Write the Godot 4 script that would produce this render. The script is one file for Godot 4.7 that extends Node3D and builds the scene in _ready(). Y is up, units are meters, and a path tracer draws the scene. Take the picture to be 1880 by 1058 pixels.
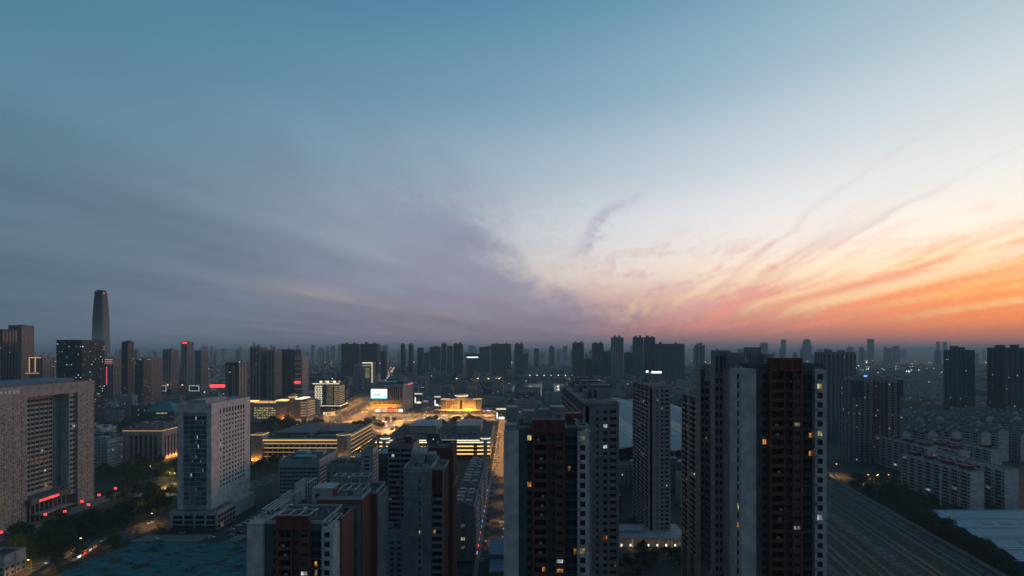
extends Node3D
# Dusk over a dense city, seen from a high window. Metres, y up, the camera looks along -Z.
# site(a, d) is a place on the ground: a = tangent of its bearing from the view axis, d = its distance along that axis.

const EYE := 132.0
var M := {}
var names := {}
var rng := RandomNumberGenerator.new()


func _ready() -> void:
	rng.seed = 7
	set_camera()
	set_sky()
	set_sun()
	make_materials()
	lay_ground()
	build_far_city()
	build_middle_city()
	build_lit_district()
	build_west_side()
	build_old_blocks()
	build_foreground_towers()
	build_station_and_railway()
	build_east_side()
	build_low_rise()
	plant_trees()
	build_street_furniture()


func set_camera() -> void:
	var cam := Camera3D.new()
	cam.name = "camera"
	cam.projection = Camera3D.PROJECTION_FRUSTUM
	cam.near = 0.5
	cam.far = 60000.0
	cam.size = 0.529
	cam.frustum_offset = Vector2(0.0, 0.0555)
	cam.position = Vector3(0, EYE, 0)
	cam.current = true
	add_child(cam)


func set_sun() -> void:
	# the sun has just gone down behind the haze to the north-east of the frame: what is left of it is weak, wide and low
	var sun := DirectionalLight3D.new()
	sun.name = "sun"
	sun.light_color = Color(1.0, 0.70, 0.58)
	sun.light_energy = 0.20
	sun.light_angular_distance = 14.0
	sun.shadow_enabled = true
	add_child(sun)
	var az := deg_to_rad(50.0)
	var el := deg_to_rad(4.0)
	sun.look_at_from_position(Vector3.ZERO, -Vector3(sin(az) * cos(el), sin(el), -cos(az) * cos(el)), Vector3.UP)


func set_sky() -> void:
	var env := Environment.new()
	env.background_mode = Environment.BG_SKY
	env.tonemap_mode = Environment.TONE_MAPPER_LINEAR
	env.tonemap_exposure = 1.0
	env.sdfgi_enabled = true
	env.ssao_enabled = true
	env.ssil_enabled = true
	env.fog_enabled = true
	env.fog_density = 0.000105
	env.fog_light_color = Color(0.82, 0.95, 1.0)
	var pano := PanoramaSkyMaterial.new()
	pano.panorama = ImageTexture.create_from_image(dusk_sky())
	env.sky = Sky.new()
	env.sky.sky_material = pano
	var we := WorldEnvironment.new()
	we.name = "world"
	we.environment = env
	add_child(we)


func ramp(stops: Array) -> Array:
	# colours for every half degree of height, from stops [degrees, r, g, b] in linear light
	var out := []
	for i in 181:
		var e := i * 0.5
		var k := 0
		while k < stops.size() - 2 and e > stops[k + 1][0]:
			k += 1
		var t: float = smoothstep(0.0, 1.0, clampf((e - stops[k][0]) / (stops[k + 1][0] - stops[k][0]), 0.0, 1.0)) * 0.5 + 0.5 * clampf((e - stops[k][0]) / (stops[k + 1][0] - stops[k][0]), 0.0, 1.0)
		out.append(Vector3(lerpf(stops[k][1], stops[k + 1][1], t), lerpf(stops[k][2], stops[k + 1][2], t), lerpf(stops[k][3], stops[k + 1][3], t)))
	return out


func dusk_sky() -> Image:
	var w := 2048
	var h := 1024
	var data := PackedFloat32Array()
	data.resize(w * h * 3)
	data.fill(0.03)
	var far := ramp([[0, .088, .104, .128], [5, .082, .122, .155], [12, .090, .195, .265], [22, .080, .215, .315], [36, .046, .172, .285], [90, .03, .10, .19]])
	var near := ramp([[0, .40, .19, .16], [1.2, .64, .20, .12], [2.4, .98, .28, .075], [4.5, 1.15, .50, .11], [7, 1.18, .80, .38], [10, 1.06, .92, .74], [14, .88, .86, .82], [20, .66, .72, .75], [27, .42, .55, .62], [34, .23, .38, .48], [50, .10, .20, .30], [90, .04, .11, .19]])
	var mid := ramp([[0, .20, .165, .195], [2.0, .42, .25, .27], [5, .78, .54, .50], [8, .98, .86, .80], [12, .86, .85, .88], [18, .53, .62, .72], [25, .26, .42, .55], [34, .11, .29, .43], [50, .06, .17, .28], [90, .03, .10, .19]])
	var night := ramp([[0, .078, .088, .108], [5, .088, .094, .118], [12, .080, .098, .130], [30, .050, .084, .128], [90, .035, .09, .15]])
	var a := FastNoiseLite.new()
	a.seed = 11
	a.noise_type = FastNoiseLite.TYPE_SIMPLEX_SMOOTH
	a.frequency = 1.0
	a.fractal_octaves = 4
	var b := FastNoiseLite.new()
	b.seed = 29
	b.noise_type = FastNoiseLite.TYPE_SIMPLEX_SMOOTH
	b.frequency = 1.0
	b.fractal_octaves = 5
	b.fractal_gain = 0.55
	var sun_az := 50.0
	var turn := 0.165
	var ct := cos(turn)
	var st := sin(turn)
	for row in h / 2:
		var el := 90.0 - (row + 0.5) * 180.0 / h
		var idx := mini(int(el * 2.0), 179)
		var f := el * 2.0 - idx
		var cf: Vector3 = far[idx].lerp(far[idx + 1], f)
		var cn: Vector3 = near[idx].lerp(near[idx + 1], f)
		var cm: Vector3 = mid[idx].lerp(mid[idx + 1], f)
		var cb: Vector3 = night[idx].lerp(night[idx + 1], f)
		var y := sin(deg_to_rad(el))
		var flat := cos(deg_to_rad(el)) / (y + 0.035)
		for col in w:
			var deg := (col + 0.5) * 360.0 / w
			if deg > 180.0:
				deg -= 360.0
			var az := deg_to_rad(deg)
			var px := sin(az) * flat
			var pz := cos(az) * flat
			var across := px * ct - pz * st
			var along := px * st + pz * ct
			var da := absf(deg - sun_az)
			if da > 180.0:
				da = 360.0 - da
			# clear air: sunset side, the side of it, and the night side
			var g1 := exp(-pow(da / 27.0, 2.0))
			var g2 := exp(-pow(da / 64.0, 2.6))
			var c := cf.lerp(cb, smoothstep(92.0, 150.0, da)).lerp(cm, g2).lerp(cn, g1)
			# a sheet of stratus on the night side, its edge torn along the wind
			var n1 := a.get_noise_2d(across * 0.5 + 3.0, along * 0.15)
			var n3 := a.get_noise_2d(across * 1.5 + 40.0, along * 0.42)
			var n6 := b.get_noise_2d(across * 3.2 + 11.0 * n3, along * 0.9 + 5.0)
			var level := across + 0.62 * n1 + 0.36 * n3 + 0.34 * n6 + 0.75 * b.get_noise_2d(deg * 0.055 + 2.0, el * 0.085) + lerpf(-0.30, 0.80, smoothstep(3.0, 9.5, el))
			var high := smoothstep(27.0, 7.0, el + 7.0 * n1)
			var sheet := smoothstep(0.50, -0.70, level) * high
			# torn shreds that trail off its edge
			sheet = maxf(sheet, 0.20 * smoothstep(1.9, 0.3, level) * smoothstep(0.02, 0.40, n6 + 0.5 * n3) * smoothstep(24.0, 9.0, el) * smoothstep(-1.5, -0.2, level))
			var cs := Vector3(.070, .150, .205).lerp(Vector3(.245, .262, .385), clampf(g2 * 2.0, 0.0, 1.0)).lerp(cb, smoothstep(92.0, 150.0, da))
			cs = cs.lerp(Vector3(.24, .185, .235), 0.75 * smoothstep(7.0, 0.5, el) * clampf(g2 * 1.6, 0.0, 1.0))
			cs = cs * (1.0 + 0.13 * n3 + 0.20 * n1)
			c = c.lerp(cs, clampf(sheet * 0.78, 0.0, 1.0))
			# cirrus that follows the wind; low veils are lit red from below
			if across > -0.9 and da < 90.0:
				var bend := across + 0.26 * b.get_noise_2d(along * 0.22, 9.0 + across * 0.1)
				var n2 := a.get_noise_2d(bend * 0.95 + 17.0, along * 0.06)
				var n4 := b.get_noise_2d(bend * 3.2 + 70.0, along * 0.10)
				var n5 := b.get_noise_2d(bend * 1.9 + 130.0, along * 0.08)
				var fibre := 0.72 + 0.9 * b.get_noise_2d(bend * 8.0 + 3.0, along * 0.30)
				var warm := smoothstep(12.0, 4.0, el)
				var pink := Vector3(.44, .26, .36).lerp(Vector3(.88, .32, .34), g2).lerp(Vector3(1.12, .30, .10), g1)
				var cw := Vector3(c.x * 0.72, c.y * 0.64, c.z * 0.74).lerp(pink, warm)
				var veil := smoothstep(-0.16, 0.42, n2 + 0.30 * n4) * smoothstep(0.5, 2.2, across) * smoothstep(17.0, 6.5, el + 3.0 * n4) * smoothstep(0.6, 3.0, el)
				c = c.lerp(cw, clampf(veil * fibre * (0.52 + 0.36 * warm), 0.0, 0.95))
				var thread := smoothstep(0.04, 0.40, n5 + 0.22 * n4) * smoothstep(0.2, 1.8, across) * smoothstep(22.0, 11.0, el) * smoothstep(3.0, 6.5, el)
				c = c.lerp(Vector3(c.x * 0.74, c.y * 0.68, c.z * 0.75).lerp(Vector3(.80, .38, .33), warm * 0.7), clampf(thread * fibre * 0.62, 0.0, 0.9))
				# layered bands that climb to the right, mauve towards the stratus, coral and gold under the sunset
				var slant := el - 0.20 * (deg - 8.0)
				var n7 := b.get_noise_2d(deg * 0.030 + 1.2 * n3, slant * 0.40 + 1.2 * n1)
				var n8 := b.get_noise_2d(deg * 0.035 + 31.0, (el - 0.16 * (deg - 8.0)) * 0.85 + 0.3 * n3)
				var band := smoothstep(-0.02, 0.40, n7 + 0.55 * n8) * smoothstep(1.0, 3.2, el) * smoothstep(13.5, 6.0, el) * smoothstep(2.0, 14.0, deg)
				c = c.lerp(Vector3(.62, .33, .40).lerp(pink, smoothstep(12.0, 34.0, deg)), clampf(band * 0.62 * fibre, 0.0, 0.8))
				var gap := smoothstep(0.05, 0.45, -n2 - 0.35 * n4) * smoothstep(-0.2, 0.9, across) * smoothstep(17.0, 8.0, el) * smoothstep(1.5, 4.0, el)
				c = c.lerp(Vector3(1.14, .84, .46).lerp(Vector3(1.02, .94, .87), clampf((el - 4.0) / 6.0, 0.0, 1.0)), gap * 0.45 * g2)
			# two far gaps in the stratus where the last light shows
			var e1 := (deg + 19.5) / 6.0
			var e2 := (el - 5.4 + 0.10 * (deg + 19.5)) / 0.85
			c = c.lerp(Vector3(.35, .31, .33), 0.75 * exp(-e1 * e1 - e2 * e2) * (0.75 + 0.6 * n3))
			e1 = (deg + 7.6) / 2.3
			e2 = (el - 3.75 + 0.05 * (deg + 7.6)) / 0.28
			c = c.lerp(Vector3(.33, .25, .27), 0.6 * exp(-e1 * e1 - e2 * e2))
			# a ragged violet wisp against the bright sky
			var rx := deg - 9.4
			var ry := el - 12.4
			var ru := (rx * 0.78 + ry * 0.62) / 4.2
			var rv := (ry * 0.78 - rx * 0.62 + 1.3 * n3 + 0.8 * n6) / 0.62
			c = c.lerp(Vector3(.36, .34, .46), clampf(0.62 * exp(-ru * ru - rv * rv) * (0.9 + 0.8 * n6), 0.0, 0.7))
			var at := (row * w + col) * 3
			data[at] = maxf(c.x, 0.0) * 1.04
			data[at + 1] = maxf(c.y, 0.0) * 1.04
			data[at + 2] = maxf(c.z, 0.0) * 1.04
	return Image.create_from_data(w, h, false, Image.FORMAT_RGBF, data.to_byte_array())


# ---------------------------------------------------------------- shapes

class Shape:
	var v := PackedVector3Array()
	var n := PackedVector3Array()
	var ix := PackedInt32Array()
	var T := Transform3D()

	func quad(a: Vector3, b: Vector3, c: Vector3, d: Vector3) -> void:  # counter-clockwise seen from its front
		var k := v.size()
		a = T * a
		b = T * b
		c = T * c
		d = T * d
		var nn := (b - a).cross(c - a)
		if nn.length_squared() < 1e-12:
			nn = (c - a).cross(d - a)
		nn = nn.normalized()
		v.append_array([a, b, c, d])
		n.append_array([nn, nn, nn, nn])
		ix.append_array([k, k + 2, k + 1, k, k + 3, k + 2])

	func tri(a: Vector3, b: Vector3, c: Vector3) -> void:
		var k := v.size()
		a = T * a
		b = T * b
		c = T * c
		var nn := (b - a).cross(c - a).normalized()
		v.append_array([a, b, c])
		n.append_array([nn, nn, nn])
		ix.append_array([k, k + 2, k + 1])

	func box(lo: Vector3, hi: Vector3, faces := "lrftbd") -> void:
		var x0 := lo.x
		var y0 := lo.y
		var z0 := lo.z
		var x1 := hi.x
		var y1 := hi.y
		var z1 := hi.z
		if "f" in faces:
			quad(Vector3(x0, y0, z1), Vector3(x1, y0, z1), Vector3(x1, y1, z1), Vector3(x0, y1, z1))
		if "b" in faces:
			quad(Vector3(x1, y0, z0), Vector3(x0, y0, z0), Vector3(x0, y1, z0), Vector3(x1, y1, z0))
		if "r" in faces:
			quad(Vector3(x1, y0, z1), Vector3(x1, y0, z0), Vector3(x1, y1, z0), Vector3(x1, y1, z1))
		if "l" in faces:
			quad(Vector3(x0, y0, z0), Vector3(x0, y0, z1), Vector3(x0, y1, z1), Vector3(x0, y1, z0))
		if "t" in faces:
			quad(Vector3(x0, y1, z1), Vector3(x1, y1, z1), Vector3(x1, y1, z0), Vector3(x0, y1, z0))
		if "d" in faces:
			quad(Vector3(x0, y0, z0), Vector3(x1, y0, z0), Vector3(x1, y0, z1), Vector3(x0, y0, z1))

	func bar(p: Vector3, q: Vector3, r0: float, r1: float, sides := 6) -> void:
		var along := (q - p).normalized()
		var s := along.cross(Vector3.RIGHT if absf(along.x) < 0.8 else Vector3.FORWARD).normalized()
		var t := along.cross(s)
		for i in sides:
			var a0 := TAU * i / sides
			var a1 := TAU * (i + 1) / sides
			var d0 := s * cos(a0) + t * sin(a0)
			var d1 := s * cos(a1) + t * sin(a1)
			quad(p + d0 * r0, p + d1 * r0, q + d1 * r1, q + d0 * r1)
			tri(q, q + d0 * r1, q + d1 * r1)

	func done(m: Material, into: ArrayMesh = null) -> ArrayMesh:
		if into == null:
			into = ArrayMesh.new()
		if v.is_empty():
			return into
		var arrays := []
		arrays.resize(Mesh.ARRAY_MAX)
		arrays[Mesh.ARRAY_VERTEX] = v
		arrays[Mesh.ARRAY_NORMAL] = n
		arrays[Mesh.ARRAY_INDEX] = ix
		into.add_surface_from_arrays(Mesh.PRIMITIVE_TRIANGLES, arrays)
		into.surface_set_material(into.get_surface_count() - 1, m)
		return into


func numbered(called: String) -> String:
	var k: int = names.get(called, 0)
	names[called] = k + 1
	return called if k == 0 else "%s_%03d" % [called, k]


func tag(o: Node3D, label: String, category: String, group := "", kind := "") -> Node3D:
	if label:
		o.set_meta("label", label)
	if category:
		o.set_meta("category", category)
	if group:
		o.set_meta("group", group)
	if kind or category:
		o.set_meta("kind", kind if kind else "thing")
	return o


func thing(called: String, label: String, category: String, at := Vector3.ZERO, turn := 0.0, group := "") -> Node3D:
	var o := Node3D.new()
	o.name = numbered(called)
	add_child(o)
	o.position = at
	o.rotation.y = turn
	return tag(o, label, category, group)


func part(parent: Node3D, called: String, mesh: Mesh, at := Vector3.ZERO, turn := 0.0, stuff := false) -> MeshInstance3D:
	var o := MeshInstance3D.new()
	o.name = called
	o.mesh = mesh
	o.position = at
	o.rotation.y = turn
	parent.add_child(o, true)
	if stuff:
		o.set_meta("kind", "stuff")
	return o


func solo(called: String, mesh: Mesh, label: String, category: String, at := Vector3.ZERO, group := "", kind := "") -> MeshInstance3D:
	var o := MeshInstance3D.new()
	o.name = numbered(called)
	o.mesh = mesh
	o.position = at
	add_child(o)
	tag(o, label, category, group, kind)
	return o


func copy(o: Node3D, at: Vector3, turn := 0.0, label := "", group := "") -> Node3D:
	var c: Node3D = o.duplicate()
	c.name = numbered(String(o.name).rstrip("0123456789").trim_suffix("_"))
	add_child(c)
	c.position = at
	c.rotation.y = turn
	if label:
		c.set_meta("label", label)
	if group:
		c.set_meta("group", group)
	return c


func site(a: float, d: float, y := 0.0) -> Vector3:
	return Vector3(a * d, y, -d)


func bx(lo: Vector3, hi: Vector3, m: Material) -> ArrayMesh:
	var s := Shape.new()
	s.box(lo, hi)
	return s.done(m)


# ---------------------------------------------------------------- materials

func noise_map(sd: int, freq: float, lo: float, hi: float, stretch := 1.0) -> ImageTexture:
	var nz := FastNoiseLite.new()
	nz.seed = sd
	nz.frequency = freq
	nz.fractal_octaves = 5
	var im := nz.get_seamless_image(512, 512)
	im.convert(Image.FORMAT_RGB8)
	var d := im.get_data()
	for i in d.size():
		d[i] = int(clampf(lerpf(lo, hi, d[i] / 255.0), 0.0, 1.0) * 255.0)
	return ImageTexture.create_from_image(Image.create_from_data(512, 512, false, Image.FORMAT_RGB8, d))


func mat(key: String, r: float, g: float, b: float, rough := 0.85, map := "", scale := 0.05, metal := 0.0) -> StandardMaterial3D:
	var m := StandardMaterial3D.new()
	m.resource_name = key
	m.albedo_color = Color(r, g, b).linear_to_srgb()
	m.roughness = rough
	m.metallic = metal
	if map:
		m.albedo_texture = M[map]
		m.uv1_triplanar = true
		m.uv1_world_triplanar = true
		m.uv1_scale = Vector3(scale, scale, scale)
	M[key] = m
	return m


func glow(key: String, r: float, g: float, b: float, energy: float) -> StandardMaterial3D:
	var m := mat(key, minf(r, 1.0) * 0.5, minf(g, 1.0) * 0.5, minf(b, 1.0) * 0.5, 0.5)
	m.emission_enabled = true
	m.emission = Color(r, g, b).linear_to_srgb()
	m.emission_energy_multiplier = energy
	return m


func make_materials() -> void:
	M.grime = noise_map(3, 0.02, 0.80, 1.06)
	M.rooms = noise_map(21, 0.01, 0.0, 1.25)
	M.grain = noise_map(5, 0.05, 0.74, 1.08)
	M.blotch = noise_map(8, 0.018, 0.25, 1.35)
	mat("white_wall", .60, .55, .54, .8, "grime", .016)
	mat("pale_wall", .46, .43, .41, .85, "grime", .016)
	mat("grey_wall", .31, .29, .285, .85, "grime", .016)
	mat("taupe_wall", .33, .30, .29, .85, "grime", .016)
	mat("rose_wall", .34, .28, .285, .85, "grime", .016)
	mat("beige_wall", .46, .38, .29, .85, "grime", .016)
	mat("cool_wall", .33, .37, .39, .85, "grime", .016)
	mat("concrete", .32, .31, .30, .9, "grain", .11)
	mat("dark_wall", .055, .065, .070, .75, "grime", .016)
	mat("slate_wall", .10, .115, .125, .75, "grime", .016)
	mat("maroon", .185, .058, .044, .8, "grime", .06)
	mat("brick_red", .26, .085, .055, .85, "grime", .06)
	mat("louvre_red", .21, .06, .042, .7)
	mat("roof_dark", .075, .08, .085, .95, "blotch", .04)
	mat("roof_grey", .17, .165, .165, .95, "blotch", .03)
	mat("roof_pale", .36, .35, .36, .9, "grime", .02)
	mat("roof_teal", .10, .25, .29, .6, "grime", .03)
	mat("roof_shed", .24, .40, .46, .5, "grime", .04)
	mat("roof_slate", .085, .125, .14, .8, "blotch", .05)
	mat("roof_blue", .03, .15, .27, .6, "grime", .05)
	mat("roof_green", .03, .22, .24, .6, "grime", .05)
	mat("roof_red", .17, .055, .055, .85, "blotch", .06)
	mat("trim", .50, .48, .46, .8, "grain", .1)
	mat("metal", .22, .23, .24, .5, "", .05, 0.5)
	mat("steel", .35, .35, .36, .35, "", .05, 0.9)
	mat("frame", .10, .105, .11, .6)
	mat("pale_frame", .42, .42, .42, .6)
	mat("casing", .55, .55, .53, .6, "grain", .6)
	mat("glass", .018, .024, .028, .12)
	mat("glass_blue", .02, .05, .065, .15)
	mat("glass_pale", .10, .16, .19, .2)
	mat("far_glass", .030, .036, .042, .35)
	mat("asphalt", .05, .05, .052, .9, "grain", .08)
	mat("worn_asphalt", .115, .11, .105, .9, "blotch", .02)
	mat("paving", .21, .20, .19, .9, "grain", .1)
	mat("warm_paving", .30, .25, .20, .85, "grain", .1)
	mat("paint", .72, .72, .70, .7)
	mat("ballast", .062, .060, .058, .95, "grain", .25)
	mat("ballast_rust", .088, .066, .052, .95, "grain", .2)
	mat("ballast_pale", .10, .10, .098, .95, "grain", .2)
	mat("earth", .07, .064, .055, .95, "blotch", .03)
	mat("soil", .040, .042, .036, .95, "blotch", .01)
	mat("netting", .018, .150, .160, .9, "grime", .012)
	mat("lawn", .03, .05, .018, .95, "blotch", .05)
	mat("lake", .012, .025, .03, .15)
	mat("bark", .07, .05, .035, .95)
	for k in 4:
		var lf := mat("leaf_%d" % k, [.035, .045, .055, .05][k], [.062, .075, .080, .062][k], [.020, .022, .026, .018][k], .8)
		lf.backlight_enabled = true
		lf.backlight = Color(.05, .07, .02)
	for c in [["car_white", .62, .62, .62], ["car_black", .012, .012, .014], ["car_silver", .35, .36, .37], ["car_red", .3, .02, .02], ["car_blue", .03, .06, .18]]:
		var cm := mat(c[0], c[1], c[2], c[3], .3)
		cm.clearcoat_enabled = true
	mat("rubber", .02, .02, .02, .9)
	glow("lit_warm", 1.0, .66, .30, .75)
	glow("lit_orange", 1.0, .38, .07, .85)
	glow("lit_yellow", 1.0, .82, .34, .75)
	glow("lit_white", .86, .95, .90, .8)
	glow("lit_dim", .62, .50, .36, .28)
	glow("lit_cool", .70, .90, 1.0, 1.1)
	for k in ["lit_warm", "lit_orange", "lit_yellow", "lit_white", "lit_dim", "lit_cool"]:
		# what is seen through a lit pane: curtains, furniture and bare walls
		M[k].emission_texture = M.rooms
		M[k].emission_operator = BaseMaterial3D.EMISSION_OP_MULTIPLY
		M[k].uv1_triplanar = true
		M[k].uv1_world_triplanar = true
		M[k].uv1_scale = Vector3(.11, .05, .11)
	glow("gold", 1.0, .58, .17, 1.7)
	glow("gold_soft", 1.0, .56, .18, .85)
	glow("ivory", 1.0, .86, .60, 1.5)
	glow("lamp_warm", 1.0, .62, .24, 7.0)
	glow("lamp_white", .95, .97, 1.0, 6.0)
	glow("lamp_dot", 1.0, .86, .66, 2.6)
	glow("neon_red", 1.0, .055, .06, 2.2)
	glow("neon_pink", 1.0, .10, .22, 1.4)
	glow("neon_violet", .62, .42, 1.0, 1.4)
	glow("neon_blue", .12, .32, 1.0, 2.0)
	glow("sign_white", .85, .93, 1.0, 2.2)
	glow("tail", 1.0, .04, .03, 2.2)
	glow("head", 1.0, .90, .72, 3.2)


# ---------------------------------------------------------------- facades and windows

func facade(s: Shape, w: float, h0: float, h1: float, cols: Array, rows: Array, deep: float) -> void:
	# a wall in the local plane z = 0 with an opening of that depth at every column and row
	var y := h0
	for r in rows:
		if r[0] > y:
			s.quad(Vector3(0, y, 0), Vector3(w, y, 0), Vector3(w, r[0], 0), Vector3(0, r[0], 0))
		var x := 0.0
		for c in cols:
			s.quad(Vector3(x, r[0], 0), Vector3(c[0], r[0], 0), Vector3(c[0], r[1], 0), Vector3(x, r[1], 0))
			var a := Vector3(c[0], r[0], 0)
			var b := Vector3(c[1], r[0], 0)
			var e := Vector3(c[1], r[1], 0)
			var f := Vector3(c[0], r[1], 0)
			var back := Vector3(0, 0, -deep)
			s.quad(a, b, b + back, a + back)
			s.quad(b, e, e + back, b + back)
			s.quad(e, f, f + back, e + back)
			s.quad(f, a, a + back, f + back)
			x = c[1]
		s.quad(Vector3(x, r[0], 0), Vector3(w, r[0], 0), Vector3(w, r[1], 0), Vector3(x, r[1], 0))
		y = r[1]
	if h1 > y:
		s.quad(Vector3(0, y, 0), Vector3(w, y, 0), Vector3(w, h1, 0), Vector3(0, h1, 0))


func window_mesh(w: float, h: float, pane: String, leaves := 2, frame := "frame", deep := 0.22) -> Array:
	# glass set back in its opening, behind a frame with mullions; origin at the lower left of the opening
	var key := "window %.2f %.2f %s %d %s %.2f" % [w, h, pane, leaves, frame, deep]
	if not M.has(key):
		var g := Shape.new()
		g.quad(Vector3(0, 0, -deep + .02), Vector3(w, 0, -deep + .02), Vector3(w, h, -deep + .02), Vector3(0, h, -deep + .02))
		var f := Shape.new()
		var t := 0.07
		var z0 := -deep + .025
		var z1 := -deep + .09
		f.box(Vector3(0, 0, z0), Vector3(w, t, z1), "ft")
		f.box(Vector3(0, h - t, z0), Vector3(w, h, z1), "fd")
		f.box(Vector3(0, t, z0), Vector3(t, h - t, z1), "fr")
		f.box(Vector3(w - t, t, z0), Vector3(w, h - t, z1), "fl")
		for i in range(1, leaves):
			var x := w * i / leaves
			f.box(Vector3(x - t / 2, t, z0), Vector3(x + t / 2, h - t, z1), "flr")
		M[key] = [g.done(M[pane]), f.done(M[frame])]
	return M[key]


func window(t: Node3D, size: Vector2, at: Vector3, pane := "glass", leaves := 2, deep := 0.22, turn := 0.0, frame := "frame", called := "window") -> void:
	# a wide window with a light on shows it through one or two of its leaves; curtains close the rest
	var part_lit := pane.begins_with("lit") and leaves > 2
	var m := window_mesh(size.x, size.y, "glass" if part_lit else pane, leaves, frame, deep)
	var o := part(t, called, m[0], at, turn)
	if part_lit:
		var k := rng.randi() % leaves
		var g := Shape.new()
		var x0 := size.x * k / leaves + .06
		var x1 := size.x * (k + 1) / leaves - .06
		var y1 := size.y * rng.randf_range(.65, .92)
		g.quad(Vector3(x0, .1, -deep + .024), Vector3(x1, .1, -deep + .024), Vector3(x1, y1, -deep + .024), Vector3(x0, y1, -deep + .024))
		part(o, "lit_pane", g.done(M[pane]))
	part(o, "frame", m[1])


func conditioner() -> ArrayMesh:
	if not M.has("conditioner mesh"):
		var s := Shape.new()
		s.box(Vector3(0, 0, 0), Vector3(.86, .6, .34))
		var f := Shape.new()
		for i in 10:
			var a0 := TAU * i / 10
			var a1 := TAU * (i + 1) / 10
			f.tri(Vector3(.33, .3, .355), Vector3(.33 + .23 * cos(a0), .3 + .23 * sin(a0), .355), Vector3(.33 + .23 * cos(a1), .3 + .23 * sin(a1), .355))
		M["conditioner mesh"] = f.done(M.frame, s.done(M.casing))
	return M["conditioner mesh"]


func pick(p: float, kinds := ["lit_warm", "lit_white", "lit_orange", "lit_dim", "lit_yellow"]) -> String:
	return kinds[rng.randi() % kinds.size()] if rng.randf() < p else "glass"


# ---------------------------------------------------------------- a plain tower of the middle distance

func tower(called: String, label: String, a0: float, a1: float, d: float, top: float, deep: float, o := {}) -> Node3D:
	# a0, a1: tangents of the bearings of its front corners; top: tangent of its height angle seen from the camera
	# (the flank that shows beside the front lies within these bearings too)
	var h := EYE + top * d
	var inner := minf(absf(a0), absf(a1)) if a0 * a1 > 0 else 0.0
	if inner > 0.0:
		deep = minf(deep, .5 * (a1 - a0) * d / inner)
	var x0 := a0 * (d + deep) if a0 > 0 else a0 * d
	var x1 := a1 * (d + deep) if a1 < 0 else a1 * d
	return block(called, label, Vector3((x0 + x1) / 2, 0, -d), x1 - x0, h, deep, o)


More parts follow.
